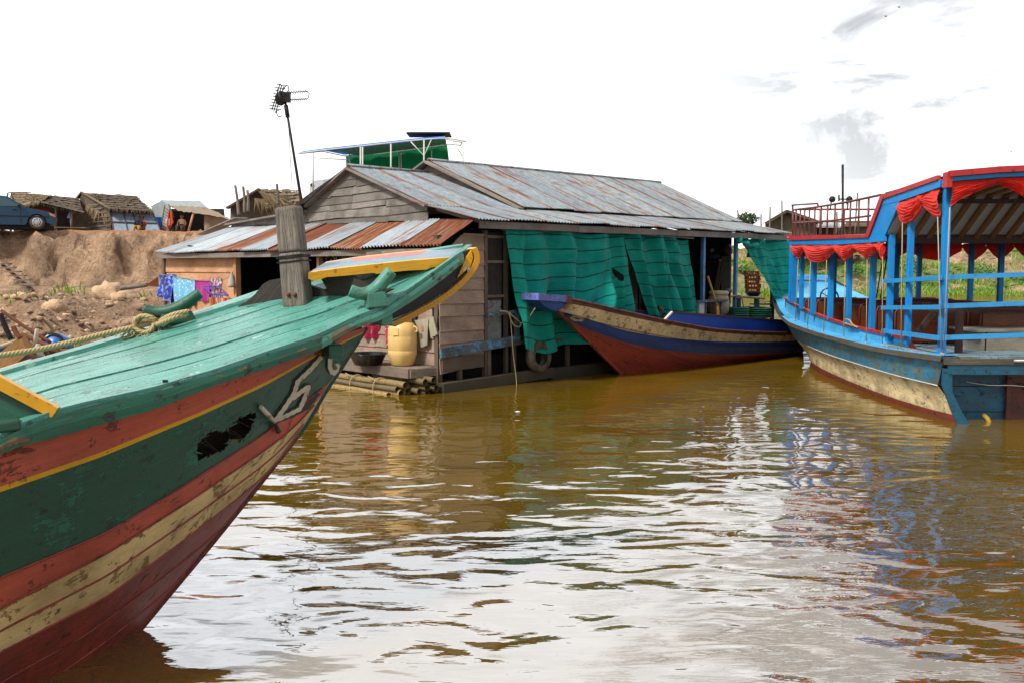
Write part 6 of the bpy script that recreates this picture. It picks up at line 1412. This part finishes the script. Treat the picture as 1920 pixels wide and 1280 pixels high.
b = MB(); b.beam(PY(153, 361, 44.4), PY(207, 392, 42.3), .05, .08); b.beam(PY(152, 361, 44.5), PY(140, 376, 46.4), .05, .08); b.parts('barge_pole', MAT['thatch'], hb2)
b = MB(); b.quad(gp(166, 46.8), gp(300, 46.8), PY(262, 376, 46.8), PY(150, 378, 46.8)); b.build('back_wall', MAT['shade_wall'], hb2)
# hut C
hc_ = thing('stall_hut', 'stall with grey tarpaulin roof and sagging brown awning, rightmost hut on the bank', 'hut', gp(350, 44))
b = MB(); sheet(b, PY(318, 387, 43.2), PY(389, 390, 43.2), PY(375, 377, 44.6), PY(303, 376, 44.6), rough=.03, r=.1); sheet(b, PY(281, 389, 46.2), PY(385, 389, 46.2), PY(375, 377, 44.6), PY(303, 376, 44.6), rough=.03, r=.1); b.build('roof', MAT['tarp_grey'], hc_)
b = MB(); b.poly([gp(284, 45.6), gp(316, 43.3), PY(318, 387, 43.2), PY(303, 376, 44.5), PY(284, 388, 45.6)]); b.build('gable_wall', MAT['tarp_grey'], hc_)
b = MB(); sheet(b, PY(335, 396, 42.0), PY(432, 411, 41.6), PY(388, 389, 43.4), PY(316, 386, 43.4), 20, 8, .06, sag=-.02); b.build('awning', MAT['tarp_brown'], hc_)
b = MB(); b.grid(cloth(PY(383, 404, 42.2), PY(430, 411, 42.0), PY(383, 438, 42.2), PY(428, 438, 42.0), 16, 8, .08, 2, 3)); b.build('side_curtain', MAT['tarp_brown'], hc_)
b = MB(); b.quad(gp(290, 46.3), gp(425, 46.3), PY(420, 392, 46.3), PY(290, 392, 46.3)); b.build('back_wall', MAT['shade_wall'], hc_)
b = MB(); b.tube([gp(353, 42.0), PY(363, 399, 42.0)], .05, 6); b.build('post', MAT['orange_wood'], hc_)
b = MB(); b.tube([PY(316, 384, 43.0), PY(326, 408, 42.8)], .04, 5); b.tube([PY(309, 385, 43.1), PY(300, 437, 42.9)], .03, 5)
for k in range(9): q0 = lerp(PY(309, 390, 43.1), PY(300, 435, 42.9), k / 8.5); b.tube([q0, q0 + V((.30, 0, -.22))], .02, 5)
b.build('bamboo_ladder', MAT['thatch'], hc_)
pg = lambda x, y: PY(x, y, 42.6)
def bankcloth(p, nm, lb, mat, cat='cloth', seed=0):
    b = MB(); b.grid(cloth(*[pg(*q) for q in p], 12, 12, .06, 1.6, seed)); b.build(nm, mat, label=lb, cat=cat)
bankcloth([(289, 408), (305, 407), (296, 431), (300, 428)], 'hanging_cloth', 'bright blue cloth hanging left of the grey stall', fabric('bl2', '#2c62b0'), seed=1)
bankcloth([(315, 398), (321, 396), (311, 437), (326, 418)], 'hanging_cloth', 'orange robe hanging on the post of the grey stall', fabric('or2', '#c4481c'), seed=2)
bankcloth([(311, 411), (319, 410), (311, 424), (319, 423)], 'shirt', 'white shirt hanging in front of the orange robe', fabric('wh2', '#d8d4cc'), 'shirt', seed=3)
# people
def person(nm, lb, loc, h, shirt, trousers, seated=True, skin='#5c3826', bare=False):
    root = thing(nm, lb, 'person', loc); s = h / 1.7
    me = bpy.data.meshes.new('body'); bm = bmesh.new()
    if seated: J = dict(pel=(0, 0, .22), ch=(0, .02, .62), nk=(0, 0, .78), hd=(0, -.02, .93), hd2=(0, -.02, 1.02), ls=(.17, 0, .72), le=(.24, -.10, .46), lh=(.16, -.28, .38), rs=(-.17, 0, .72), re=(-.24, -.10, .46), rh=(-.14, -.28, .36), lk=(.16, -.42, .34), lf=(.14, -.48, .0), rk=(-.16, -.42, .34), rf=(-.14, -.48, .0), lt=(.15, -.62, .0), rt=(-.15, -.62, .0))
    R_ = dict(pel=.15, ch=.15, nk=.055, hd=.095, hd2=.085, ls=.065, le=.045, lh=.035, rs=.065, re=.045, rh=.035, lk=.065, lf=.04, rk=.065, rf=.04, lt=.03, rt=.03)
    vs = {k: bm.verts.new(V(v) * s) for k, v in J.items()}
    for a_, c_ in [('pel', 'ch'), ('ch', 'nk'), ('nk', 'hd'), ('hd', 'hd2'), ('ch', 'ls'), ('ls', 'le'), ('le', 'lh'), ('ch', 'rs'), ('rs', 're'), ('re', 'rh'), ('pel', 'lk'), ('lk', 'lf'), ('lf', 'lt'), ('pel', 'rk'), ('rk', 'rf'), ('rf', 'rt')]: bm.edges.new((vs[a_], vs[c_]))
    bm.to_mesh(me); bm.free(); o = bpy.data.objects.new('body', me); C.objects.link(o); o.parent = root
    md = o.modifiers.new('skin', 'SKIN'); sv = me.skin_vertices[0].data
    for i, k in enumerate(J): sv[i].radius = (R_[k] * s,) * 2
    sv[0].use_root = True; o.modifiers.new('sub', 'SUBSURF').levels = 2; me.materials.append(plain('skin_' + nm + lb[:6], skin, .6))
    def shell(nm2, keys, mat, grow):
        b = MB()
        for ks in keys: b.tube([loc + V(J[k]) * s for k in ks], [(R_[k] + grow) * s for k in ks], 10, 0)
        b.build(nm2, mat, root)
    if not bare: shell('shirt', [('pel', 'ch', 'nk'), ('ch', 'ls', 'le'), ('ch', 'rs', 're')], fabric('s' + lb[:8], shirt), .03)
    shell('trousers', [('pel', 'lk', 'lf'), ('pel', 'rk', 'rf')], fabric('t' + lb[:8], trousers), .025)
    b = MB(); b.ball(loc + V((0, .02, 1.03)) * s, .12 * s, (1, 1.05, .9), 12); b.build('hair', MAT['dark_metal'], root)
    b = MB(); b.tube([loc + V((0, -.11, .98)) * s, loc + V((0, -.135, .945)) * s], .014 * s, 6); b.build('nose', plain('nose' + lb[:5], skin, .6), root)
    return root
person('person', 'small child in navy shirt and yellow trousers sitting before the blue-grey shutters', gp(261, 41.6), 1.15, '#16233c', '#a8842c')
person('person', 'small child in a reddish top sitting close behind the one in navy', gp(268, 41.9), 1.1, '#a04a44', '#5a4630')
person('person', 'bare-shouldered person sitting in the shade of the grey stall', gp(342, 42.8), 1.35, '#6a4a3a', '#3c3430', skin='#8a5a44', bare=True)
# hut D behind the house
hd_ = thing('thatched_hut', 'woven-wall hut with ragged drooping thatch behind the house, left of the aerial', 'hut', gp(500, 34))
b = MB(); b.poly([gp(432, 33.5), gp(545, 33.5), PY(545, 372, 33.5), PY(487, 356, 33.5), PY(432, 390, 33.5)], 0, .2); b.build('gable_wall', MAT['mat_wall'], hd_)
thatch_roof(hd_, PY(500, 388, 32.9), PY(574, 378, 33.6), PY(560, 357, 35.5), PY(486, 355, 33.2), MAT['thatch'], layers=4)
b = MB(); fringe(b, PY(484, 358, 33), PY(530, 372, 33), 70, .9, dn=V((.6, -.1, -.5)), w=.05); fringe(b, PY(478, 372, 33), PY(560, 382, 33), 90, .6, dn=V((.2, -.1, -1)), w=.05); b.build('hanging_thatch', MAT['thatch'], hd_)
b = MB(); b.beam(PY(426, 391, 33.2), PY(487, 355, 33.2), .3, .06); b.beam(PY(426, 391, 36), PY(487, 355, 36), .3, .06); sheet(b, PY(426, 391, 33.2), PY(487, 355, 33.2), PY(487, 355, 36.5), PY(430, 391, 36.5)); b.build('roof', MAT['thatch_dark'], hd_)
for x0, y0, x1, y1 in [(441, 348, 448, 405), (456, 350, 459, 400), (464, 357, 465, 398), (519, 345, 521, 385)]:
    b = MB(); b.tube(path([PY(x1, y1, 32.6), PY((x0 + x1) / 2 + 1, (y0 + y1) / 2, 32.6), PY(x0, y0, 32.6)], 4), [.06] * 4 + [.045] * 5, 7); b.build('pole', MAT['post_wood'], label={441: 'tall leftmost pole standing before the woven-wall hut', 456: 'second pole from the left before the woven-wall hut', 464: 'short pole close beside the second one before the woven-wall hut', 519: 'lone pole standing through the ragged thatch'}[x0], cat='pole')
b = MB(); b.beam(PY(378, 440, 30), PY(452, 409, 24), .35, .03); b.build('roof_sheet', MAT['zinc'], label='long curled tin sheet sloping up to the left gable of the house', cat='tin sheet')
st_ = thing('plank_steps', 'rough wooden plank steps climbing the earth bank at the far left', 'steps', PY(30, 515, 35.2))
P_, Q_ = PY(4, 492, 36.9), PY(62, 538, 34.3)
for k in range(6): c_ = lerp(P_, Q_, (k + .4) / 6); b = MB(); b.beam(c_ - V((.28, .1, 0)), c_ + V((.30, -.1, 0)), .26, .06); b.build('step', MAT['grey_wood'], st_)
b = MB(); b.beam(P_ - ZU * .1, Q_ - ZU * .15, .1, .08); b.build('stringer', MAT['base_wood'], st_)
b = MB(); b.tube(path([PY(226, 541, 30), PY(250, 538, 30), PY(276, 534, 30)], 4), .07, 8); b.build('log', MAT['post_wood'], label='grey log lying on the bank left of the orange board wall', cat='log')
b = MB(); b.prism([PY(x, y, 24) for x, y in [(272, 536), (296, 519), (297, 538)]], V((0, .03, 0)), 0); b.build('tin_scrap', MAT['rusty'], label='triangular dark rusty tin scrap beside the left corner of the house', cat='tin sheet')
# ---------------------------------------------------------------- the car
SC = F / 40; cx0 = PY(108, 435, 39.2).x
car = thing('parked_car', 'dark blue saloon car with pale hubcaps parked on the bank at the left edge', 'car', V((cx0 - 2.15, 40, ZG)))
carp = plain('car_blue', '#043c5a', .4, 0, .1, 1.5, bd=0)
def CP(x, z, y=0): return V((cx0 - 4.3 + x, 39.2 + y, ZG + z))
def arch(cx, r=.36): return [(cx + r * cos(a_), .28 + r * sin(a_)) for a_ in [pi * i / 10 for i in range(11)]]
low_ = [(.08, .25), (.02, .45), (.05, .80), (.35, .90), (.9, .93), (3.12, .90), (3.6, .82), (4.05, .72), (4.22, .62), (4.30, .48), (4.28, .28), (4.15, .20)] + arch(3.55) + [(3.1, .18)] + [(1.25, .18)] + arch(.88)
b = MB(); n_ = len(low_); b.grid([[CP(x, z, y + dy) for x, z in low_ + low_[:1]] for y, dy in ((0, .05), (0, 0), (1.6, 0), (1.6, -.05))], sm=False)
for y in (0, 1.6): b.prism([CP(x, z, y) for x, z in low_], V((0, .02, 0)), 0)
bevel(b.build('body', carp, car), .04, 3)
b = MB(); b.box(CP(2.1, .14, .8), 3.8, 1.3, .26); b.build('underbody_shade', MAT['dark'], car)  # added dark block, stands in for the shade under the car
top_ = [(.62, .90), (1.12, 1.30), (1.45, 1.37), (2.15, 1.38), (2.5, 1.34), (3.18, .88)]
b = MB(); b.grid([[CP(x, z, .02 + .18 * (z - .9) / .48) for x, z in top_], [CP(x, z, 1.58 - .18 * (z - .9) / .48) for x, z in top_]], sm=False); b.grid([[CP(x, z, .02 + .18 * (z - .9) / .48) for x, z in top_], [CP(x, .88, .02) for x, z in top_]], sm=False); b.grid([[CP(x, z, 1.58 - .18 * (z - .9) / .48) for x, z in top_], [CP(x, .88, 1.58) for x, z in top_]], sm=False); b.build('cabin', carp, car)
gl_ = plain('car_glass', '#3c5258', .12, 0, .1)
for P in ([(.80, .93), (1.20, 1.28), (1.50, 1.31), (1.52, .92)], [(1.60, .92), (1.58, 1.31), (2.40, 1.29), (2.98, .93)]):
    b = MB(); b.prism([CP(x, z, .008 + .18 * (z - .9) / .48) for x, z in P], V((0, -.012, 0)), 0); b.build('side_window', gl_, car)
b = MB(); b.quad(CP(2.54, 1.32, .25), CP(3.14, .92, .1), CP(3.14, .92, 1.5), CP(2.54, 1.32, 1.35)); o = b.build('windscreen', gl_, car); o.location.x += .02; o.location.z += .01
for cx in (.88, 3.55):
    for y in (.02, 1.44):
        b = MB(); c_ = CP(cx, .30, y + .08); b.lathe(c_, [(.0, -.10), (.20, -.10), (.27, -.09), (.30, -.05), (.30, .08), (.0, .08)], 26, ax=V((0, 1, 0))); w_ = b.build('wheel', MAT['rubber'], car)
        if y < 1:
            b = MB(); b.lathe(c_, [(0, -.135), (.08, -.13), (.17, -.115), (.195, -.10)], 26, ax=V((0, 1, 0))); b.build('hubcap', plain('hub%d' % int(cx * 10), '#b8bcc4', .35, .5), w_)
            b = MB()
            for k in range(8): a_ = k * pi / 4; b.ball(c_ + V((.13 * cos(a_), -.128, .13 * sin(a_))), .026, (1, .3, 1), 8)
            b.parts('hubcap_hole', MAT['dark'], w_)
b = MB(); b.prism([CP(x, z, .01) for x, z in [(4.0, .70), (4.2, .62), (4.25, .52), (4.05, .58)]], V((0, -.02, 0)), 0); b.build('headlight', plain('lamp_orange', '#d8885a', .3), car)
b = MB(); b.box(CP(4.22, .40, .03), .16, .06, .07); b.build('indicator', plain('ind_orange', '#c4501c', .4), car)
b = MB()
for x in (1.56, 2.95): b.beam(CP(x, .25, -.004), CP(x, .9, -.004), .012, .012, V((0, 1, 0)))
b.beam(CP(.3, .55, -.006), CP(4.0, .52, -.006), .02, .035, V((0, 0, 1))); b.box(CP(1.75, .80, -.01), .16, .02, .04); b.box(CP(2.75, .80, -.01), .0001 + .16, .02, .04); b.parts('door_trim', MAT['dark_metal'], car)
b = MB(); b.box(CP(2.92, .95, -.06), .12, .1, .10); b.build('mirror', MAT['dark_metal'], car)
ang = radians(26); v_ = V((2.15, -.8, 0)); v2 = V((v_.x * cos(ang) - v_.y * sin(ang), v_.x * sin(ang) + v_.y * cos(ang), 0))
car.rotation_euler.z = ang; car.location = V((cx0, 39.2, ZG)) - v2
# ---------------------------------------------------------------- tall boat with a canopy behind the house
kb_ = thing('canopy_boat', 'white boat behind the house, its top deck under a blue and green tarpaulin canopy', 'boat', V((-3.2, 32, 0)))
fp = plain('frame_white', '#c9c9c4', .5, 0, .2)
b = MB()
P0 = [PY(*q, 30.6) for q in [(558, 289), (600, 283), (700, 272), (775, 264), (835, 260), (874, 266)]]; P1 = [PY(*q, 33.6) for q in [(646, 293), (672, 292), (735, 285), (790, 278), (836, 271), (864, 273)]]
for P in (P0, P1): b.tube(path(P, 4), .025, 6)
for k in range(6): b.tube([P0[k], lerp(P0[k], P1[k], .5) + ZU * .12, P1[k]], .02, 5)
b.tube([PY(586, 296, 30.6), PY(650, 300, 30.6)], .02, 5); b.tube([PY(700, 290, 30.8), PY(770, 281, 30.8), PY(835, 272, 30.8)], .015, 5); b.tube([PY(835, 262, 30.6), PY(868, 268, 30.6)], .02, 5)
for x, y0 in ((587, 287), (676, 276), (680, 276), (733, 270), (795, 263), (868, 266)): b.tube([PY(x, y0, 30.6), PY(x, 375, 30.6)], .028, 6)
for x, y0 in ((656, 280), (748, 268), (752, 268), (809, 260)): b.tube([PY(x, y0, 33.5), PY(x, 375, 33.5)], .025, 6)
b.tube([PY(770, 266, 30.6), PY(795, 293, 30.6), PY(809, 262, 30.6)], .022, 6); b.tube([PY(850, 266, 30.6), PY(868, 295, 30.6)], .018, 6); b.tube([PY(740, 272, 33), PY(749, 296, 33), PY(758, 270, 33)], .018, 5)
b.build('canopy_frame', fp, kb_)
b = MB(); b.grid([[lerp(p, q, .0) + ZU * .025 for p, q in zip(P0[:5], P1[:5])], [lerp(p, q, .12) + ZU * .10 for p, q in zip(P0[:5], P1[:5])], [lerp(p, q, .5) + ZU * .16 for p, q in zip(P0[:5], P1[:5])], [q + ZU * .04 for p, q in zip(P0[:5], P1[:5])]]); b.build('canopy_sheet', MAT['tarp_blue'], kb_)
b = MB(); b.grid([[lerp(p, q, .10) - ZU * .01 for p, q in zip(P0[1:5], P1[1:5])], [lerp(p, q, .5) + ZU * .05 for p, q in zip(P0[1:5], P1[1:5])], [q - ZU * .01 for p, q in zip(P0[1:5], P1[1:5])]]); b.grid(cloth(PY(648, 292, 33.7), PY(838, 270, 33.7), PY(650, 350, 33.7), PY(848, 350, 33.7), 40, 10, .06, 4, 2)); b.build('canopy_lining', MAT['tarp_green'], kb_)
b = MB(); b.box(PY(805, 255, 32) + ZU * .03, 1.45, 1.0, .05); b.build('solar_panel', MAT['dark_metal'], kb_)
b = MB(); cab = [(578, 400), (581, 346), (590, 339), (632, 334), (700, 334), (700, 400)]; b.prism([PY(x, y, 30.9) for x, y in cab], V((0, 2.6, 0)), 0); bevel(b.build('cabin', plain('boat_white', '#cfd4d8', .4, 0, .15), kb_), .08, 3)
b = MB(); b.ball(PY(585, 347, 30.88), .06, (1, .4, 1), 10); b.build('porthole', MAT['dark_metal'], kb_)
hl = []
for k in range(13):
    t_ = k / 12; wd = 1.5 * sin(pi * min(1, .12 + t_ * .8)) ** .6; x_ = -8.0 + t_ * 10; z_ = 1.3 + 1.0 * abs(t_ - .5) ** 2 * 4 * .5
    hl.append([V((x_, 32.2 - wd, z_)), V((x_, 32.2 - wd * .85, .3)), V((x_, 32.2, -.4)), V((x_, 32.2 + wd * .85, .3)), V((x_, 32.2 + wd, z_))])
b = MB(); b.grid(hl); b.grid([[r[0] - ZU * .05 for r in hl], [r[4] - ZU * .05 for r in hl]]); b.build('hull', plain('boat_hull_white', '#b8bec2', .5, 0, .3), kb_)
b = MB(); b.box((-2.4, 32.2, 2.7), 5.2, 2.4, 2.9); b.build('lower_cabin', plain('cabin_white2', '#c4c8ca', .5, 0, .2), kb_)
b = MB(); b.box((-2.4, 32.2, 4.2), 6.0, 2.9, .08); b.build('top_deck', fp, kb_)
# ---------------------------------------------------------------- small blue boat at far left with its load
lb_ = thing('small_boat', 'small blue boat with pale gunwale at the left edge, loaded with brown timber', 'boat', V((-6.9, 11.5, 0)))
lbl = paint('small_boat_blue', '#1a5f94', '#3a4a50', .3, .4, .5, hi='#2878b0'); hl = []
for k in range(15):
    t_ = k / 14; y_ = 8.6 + t_ * 5.6; wd = .72 * (sin(pi * (.12 + .82 * t_)) ** .5); z_ = .62 + .5 * (2 * t_ - 1) ** 2 * .6; xc = -6.95 - .12 * t_
    hl.append([V((xc + wd, y_, z_)), V((xc + wd * .9, y_, .25)), V((xc + wd * .45, y_, -.12)), V((xc - wd * .45, y_, -.12)), V((xc - wd * .9, y_, .25)), V((xc - wd, y_, z_))])
b = MB(); b.grid(hl); b.build('hull', lbl, lb_)
for i in (0, 5): b = MB(); b.tube([r[i] + ZU * .01 for r in hl], .035, 7); b.build('gunwale', plain('pale_gunwale%d' % i, '#c4b48c', .6, 0, .4), lb_)
b = MB(); b.grid([[r[1] + ZU * .03 for r in hl], [r[4] + ZU * .03 for r in hl]]); b.build('floor', MAT['base_wood'], lb_)
brn = wood('red_timber', '#6b3a20', '#8a5230', dark='#2c160c')
b = MB(); b.prism([PY(x, y, 11.6) for x, y in [(-8, 668), (38, 629), (52, 662), (20, 690), (5, 693), (-30, 694)]], V((.05, .04, .02)), 0); b.build('plywood_sheet', wood('ply', '#94683e', '#b08450', grain=(1, 6, 1), dark='#5a3a20', var=.2), label='tilted brown plywood sheet standing in the small blue boat', cat='plywood')
P = V((-6.55, 12.4, .35)); q = PY(90, 650, 12.6)
dm = thing('plastic_drum', 'bright blue plastic drum lying on its side among the brown timber', 'drum', q); b = MB(); b.lathe(q + V((0, .3, 0)), [(0, -.3), (.12, -.29), (.145, -.25), (.15, 0), (.145, .3), (0, .34)], 24, ax=V((.25, -1, .15))); b.build('drum_body', plain('drum_blue', '#1c5fb0', .35, 0, .3, 6, c2='#9fb8cc'), dm)
b = MB(); b.lathe(q + V((.06, .02, .03)), [(.13, -.02), (.155, 0), (.155, .03), (.12, .035)], 24, ax=V((.25, -1, .15))); b.build('rim_ring', MAT['black_plastic'], dm)
b = MB(); a_, c_ = PY(69, 617, 11.2), PY(66, 648, 11.2); d_ = PY(78, 671, 11.2); b.tube([a_, lerp(a_, c_, .5), c_], [.03, .04, .03], 8, flat=.5); b.tube(path([PY(70, 644, 11.2), PY(74, 655, 11.2), PY(76, 664, 11.2), PY(76, 672, 11.2)], 3), [.03, .06, .075, .08, .08, .075, .07, .06, .045, .02][:10], 10, flat=.25); b.build('oar', plain('oar_white', '#c9bfae', .6, 0, .4), label='pale oar with rounded blade standing among the brown timber', cat='oar')
for i, (x0, y0, x1, y1, r_, lb) in enumerate([(0, 588, 21, 636, .035, 'dark bent pole leaning at the left edge above the small blue boat'), (2, 582, 95, 642, .022, 'thin brown pole slanting down behind the oar'), (40, 626, 130, 662, .028, 'long brown stick crossing behind the oar'), (86, 652, 140, 661, .042, 'thick brown pole pointing right beside the blue drum'), (104, 648, 116, 668, .03, 'short brown stick right of the blue drum'), (84, 656, 100, 676, .03, 'short brown stick below the blue drum'), (52, 662, 90, 674, .032, 'short reddish timber below the oar blade'), (24, 612, 38, 634, .03, 'brown stake beside the plywood sheet')]):
    b = MB(); b.tube(path([PY(x0, y0, 11.9 - i * .12), PY((x0 + x1) / 2, (y0 + y1) / 2 + 2, 11.9 - i * .12), PY(x1, y1, 11.9 - i * .12)], 4), r_, 8); b.build('timber_pole', brn if i else MAT['dark_metal'], label=lb, cat='pole', group='poles heaped in the small blue boat')
b = MB(); b.tube(path([PY(-20, 700, 11.0), PY(20, 687, 11.1), PY(62, 674, 11.2)], 5), .02, 7); b.build('light_pole', plain('pale_pole', '#c9b890', .6), label='pale pole lying along the near side of the small blue boat', cat='pole')
# ---------------------------------------------------------------- far right: huts, poles and a tree beyond the field
def fz(x, y): return hgt(x, y)
he = thing('far_hut', 'grey gabled hut far behind the right end of the house roof', 'hut', PY(1480, 455, 75))
b = MB(); b.poly([PY(1443, 470, 75), PY(1530, 470, 75), PY(1530, 413, 75), PY(1476, 397, 75), PY(1443, 414, 75)], 0, .2); b.quad(PY(1443, 470, 75), PY(1443, 414, 75), PY(1443, 414, 75) + V((1, 5, 0)), PY(1443, 470, 75) + V((1, 5, 0))); b.build('wall', MAT['mat_wall'], he)
b = MB(); k5 = V((1, 6, 0)); sheet(b, PY(1436, 418, 74.5), PY(1436, 418, 74.5) + k5, PY(1475, 395, 74.5) + k5, PY(1475, 395, 74.5)); sheet(b, PY(1542, 418, 74.5), PY(1542, 418, 74.5) + k5, PY(1475, 395, 74.5) + k5, PY(1475, 395, 74.5)); b.beam(PY(1436, 419, 74.4), PY(1475, 396, 74.4), .25, .2); b.beam(PY(1475, 396, 74.4), PY(1542, 419, 74.4), .25, .2); b.build('roof', MAT['thatch_dark'], he)
for x0, x1, y0, lb, m_ in [(1505, 1532, 420, 'pale curtained shelter behind the tour boat railing', MAT['tarp_grey']), (1536, 1572, 418, 'dim blue-grey shack behind the middle of the tour boat railing', MAT['shade_wall']), (1585, 1632, 416, 'straw coloured shack behind the right part of the tour boat railing', MAT['mat_wall'])]:
    hh = thing('far_hut', lb, 'hut', PY(x0, 455, 78)); b = MB(); b.prism([PY(x0, 470, 78), PY(x1, 470, 78), PY(x1, y0 + 6, 78), PY(x0, y0 + 6, 78)], V((1, 5, 0)), 0, r=.2); b.build('wall', m_, hh); b = MB(); sheet(b, PY(x0 - 5, y0 + 9, 77.3), PY(x1 + 5, y0 + 9, 77.3), PY(x1 + 2, y0, 81), PY(x0 + 2, y0 + 1, 81)); b.build('roof', MAT['tarp_grey'] if y0 == 418 else MAT['thatch_dark'], hh)
for i, (x0, y0, x1, y1, lb) in enumerate([(1383, 394, 1386, 440, 'crooked stake beside the small tree beyond the house roof'), (1427, 402, 1429, 440, 'short stake between the small tree and the far hut'), (1444, 388, 1443, 440, 'stake standing just left of the far hut'), (1466, 376, 1466, 440, 'tallest stake rising above the gable of the far hut'), (1608, 362, 1603, 440, 'thin stake rising behind the right part of the roof railing'), (1569, 398, 1568, 440, 'low stake behind the middle of the roof railing')]):
    b = MB(); b.tube(path([PY(x1, y1, 70), PY((x0 + x1) / 2 + U(-1, 1), (y0 + y1) / 2, 70), PY(x0, y0, 70)], 3), .055, 6); b.build('stake', MAT['post_wood'], label=lb, cat='stake', group='stakes on the far bank')
tr = thing('tree', 'small dark round tree far beyond the right end of the house roof', 'tree', PY(1400, 470, 110)); b = MB(); base = PY(1400, 470, 110); top = PY(1400, 412, 110)
b.tube([base - ZU * .5, lerp(base, top, .5), top], [.22, .16, .08], 8)
for k in range(6): a_ = k * 1.05; b.tube([lerp(base, top, .65 + .05 * k), top + V((cos(a_) * .8, sin(a_) * .8, U(-.2, .5)))], [.07, .02], 6)
b.build('trunk', MAT['post_wood'], tr); b = MB()
for _ in range(900):
    d = V((rg.gauss(0, 1), rg.gauss(0, 1), rg.gauss(0, 1))).normalized(); q = (U(.2, 1) ** .4) * (1 + .35 * noise.noise(d * 2.2)); c_ = top + V((d.x * 1.45 * q, d.y * 1.45 * q, d.z * .85 * q)); e1 = V((rg.gauss(0, 1), rg.gauss(0, 1), rg.gauss(0, 1))).normalized(); e2 = e1.cross(d).normalized(); s_ = U(.08, .18)
    n_ = b.add([c_ - e1 * s_, c_ + e2 * s_ * .6, c_ + e1 * s_, c_ - e2 * s_ * .6]); b.face([n_, n_ + 1, n_ + 2, n_ + 3], 0, None, rg.random())
b.build('crown', MAT['tree'], tr)

# small things: birds high up and scraps on the water
for (px, py), lb in zip([(1661, 31), (1686, 14), (1896, 284)], ['tiny dark bird in the top right sky, lower of the two together', 'tiny dark bird nearest the top edge of the sky', 'tiny dark bird low over the roof of the tour boat']):
    c_ = PY(px, py, 60); b = MB(); b.ball(c_, .05, (1.6, .7, .7), 8); b.prism([c_, c_ + V((-.12, 0, .07)), c_ + V((-.05, 0, .0))], V((0, .01, 0)), 0); b.prism([c_, c_ + V((.12, 0, .06)), c_ + V((.05, 0, .0))], V((0, .01, 0)), 0); b.build('bird', MAT['dark_metal'], label=lb, cat='bird')
for (px, py, s_), lb in zip([(971, 771, .028), (1385, 905, .015), (598, 868, .014)], ['white scrap floating on the water in front of the house', 'small scrap floating in the middle of the bright water', 'tiny scrap floating just right of the green bow']):
    c_ = PZ(px, py, .005); b = MB(); b.ball(c_, s_, (1.4, 1, .35), 8, rough=.4, seed=px); b.build('floating_scrap', MAT['white'], label=lb, cat='litter')
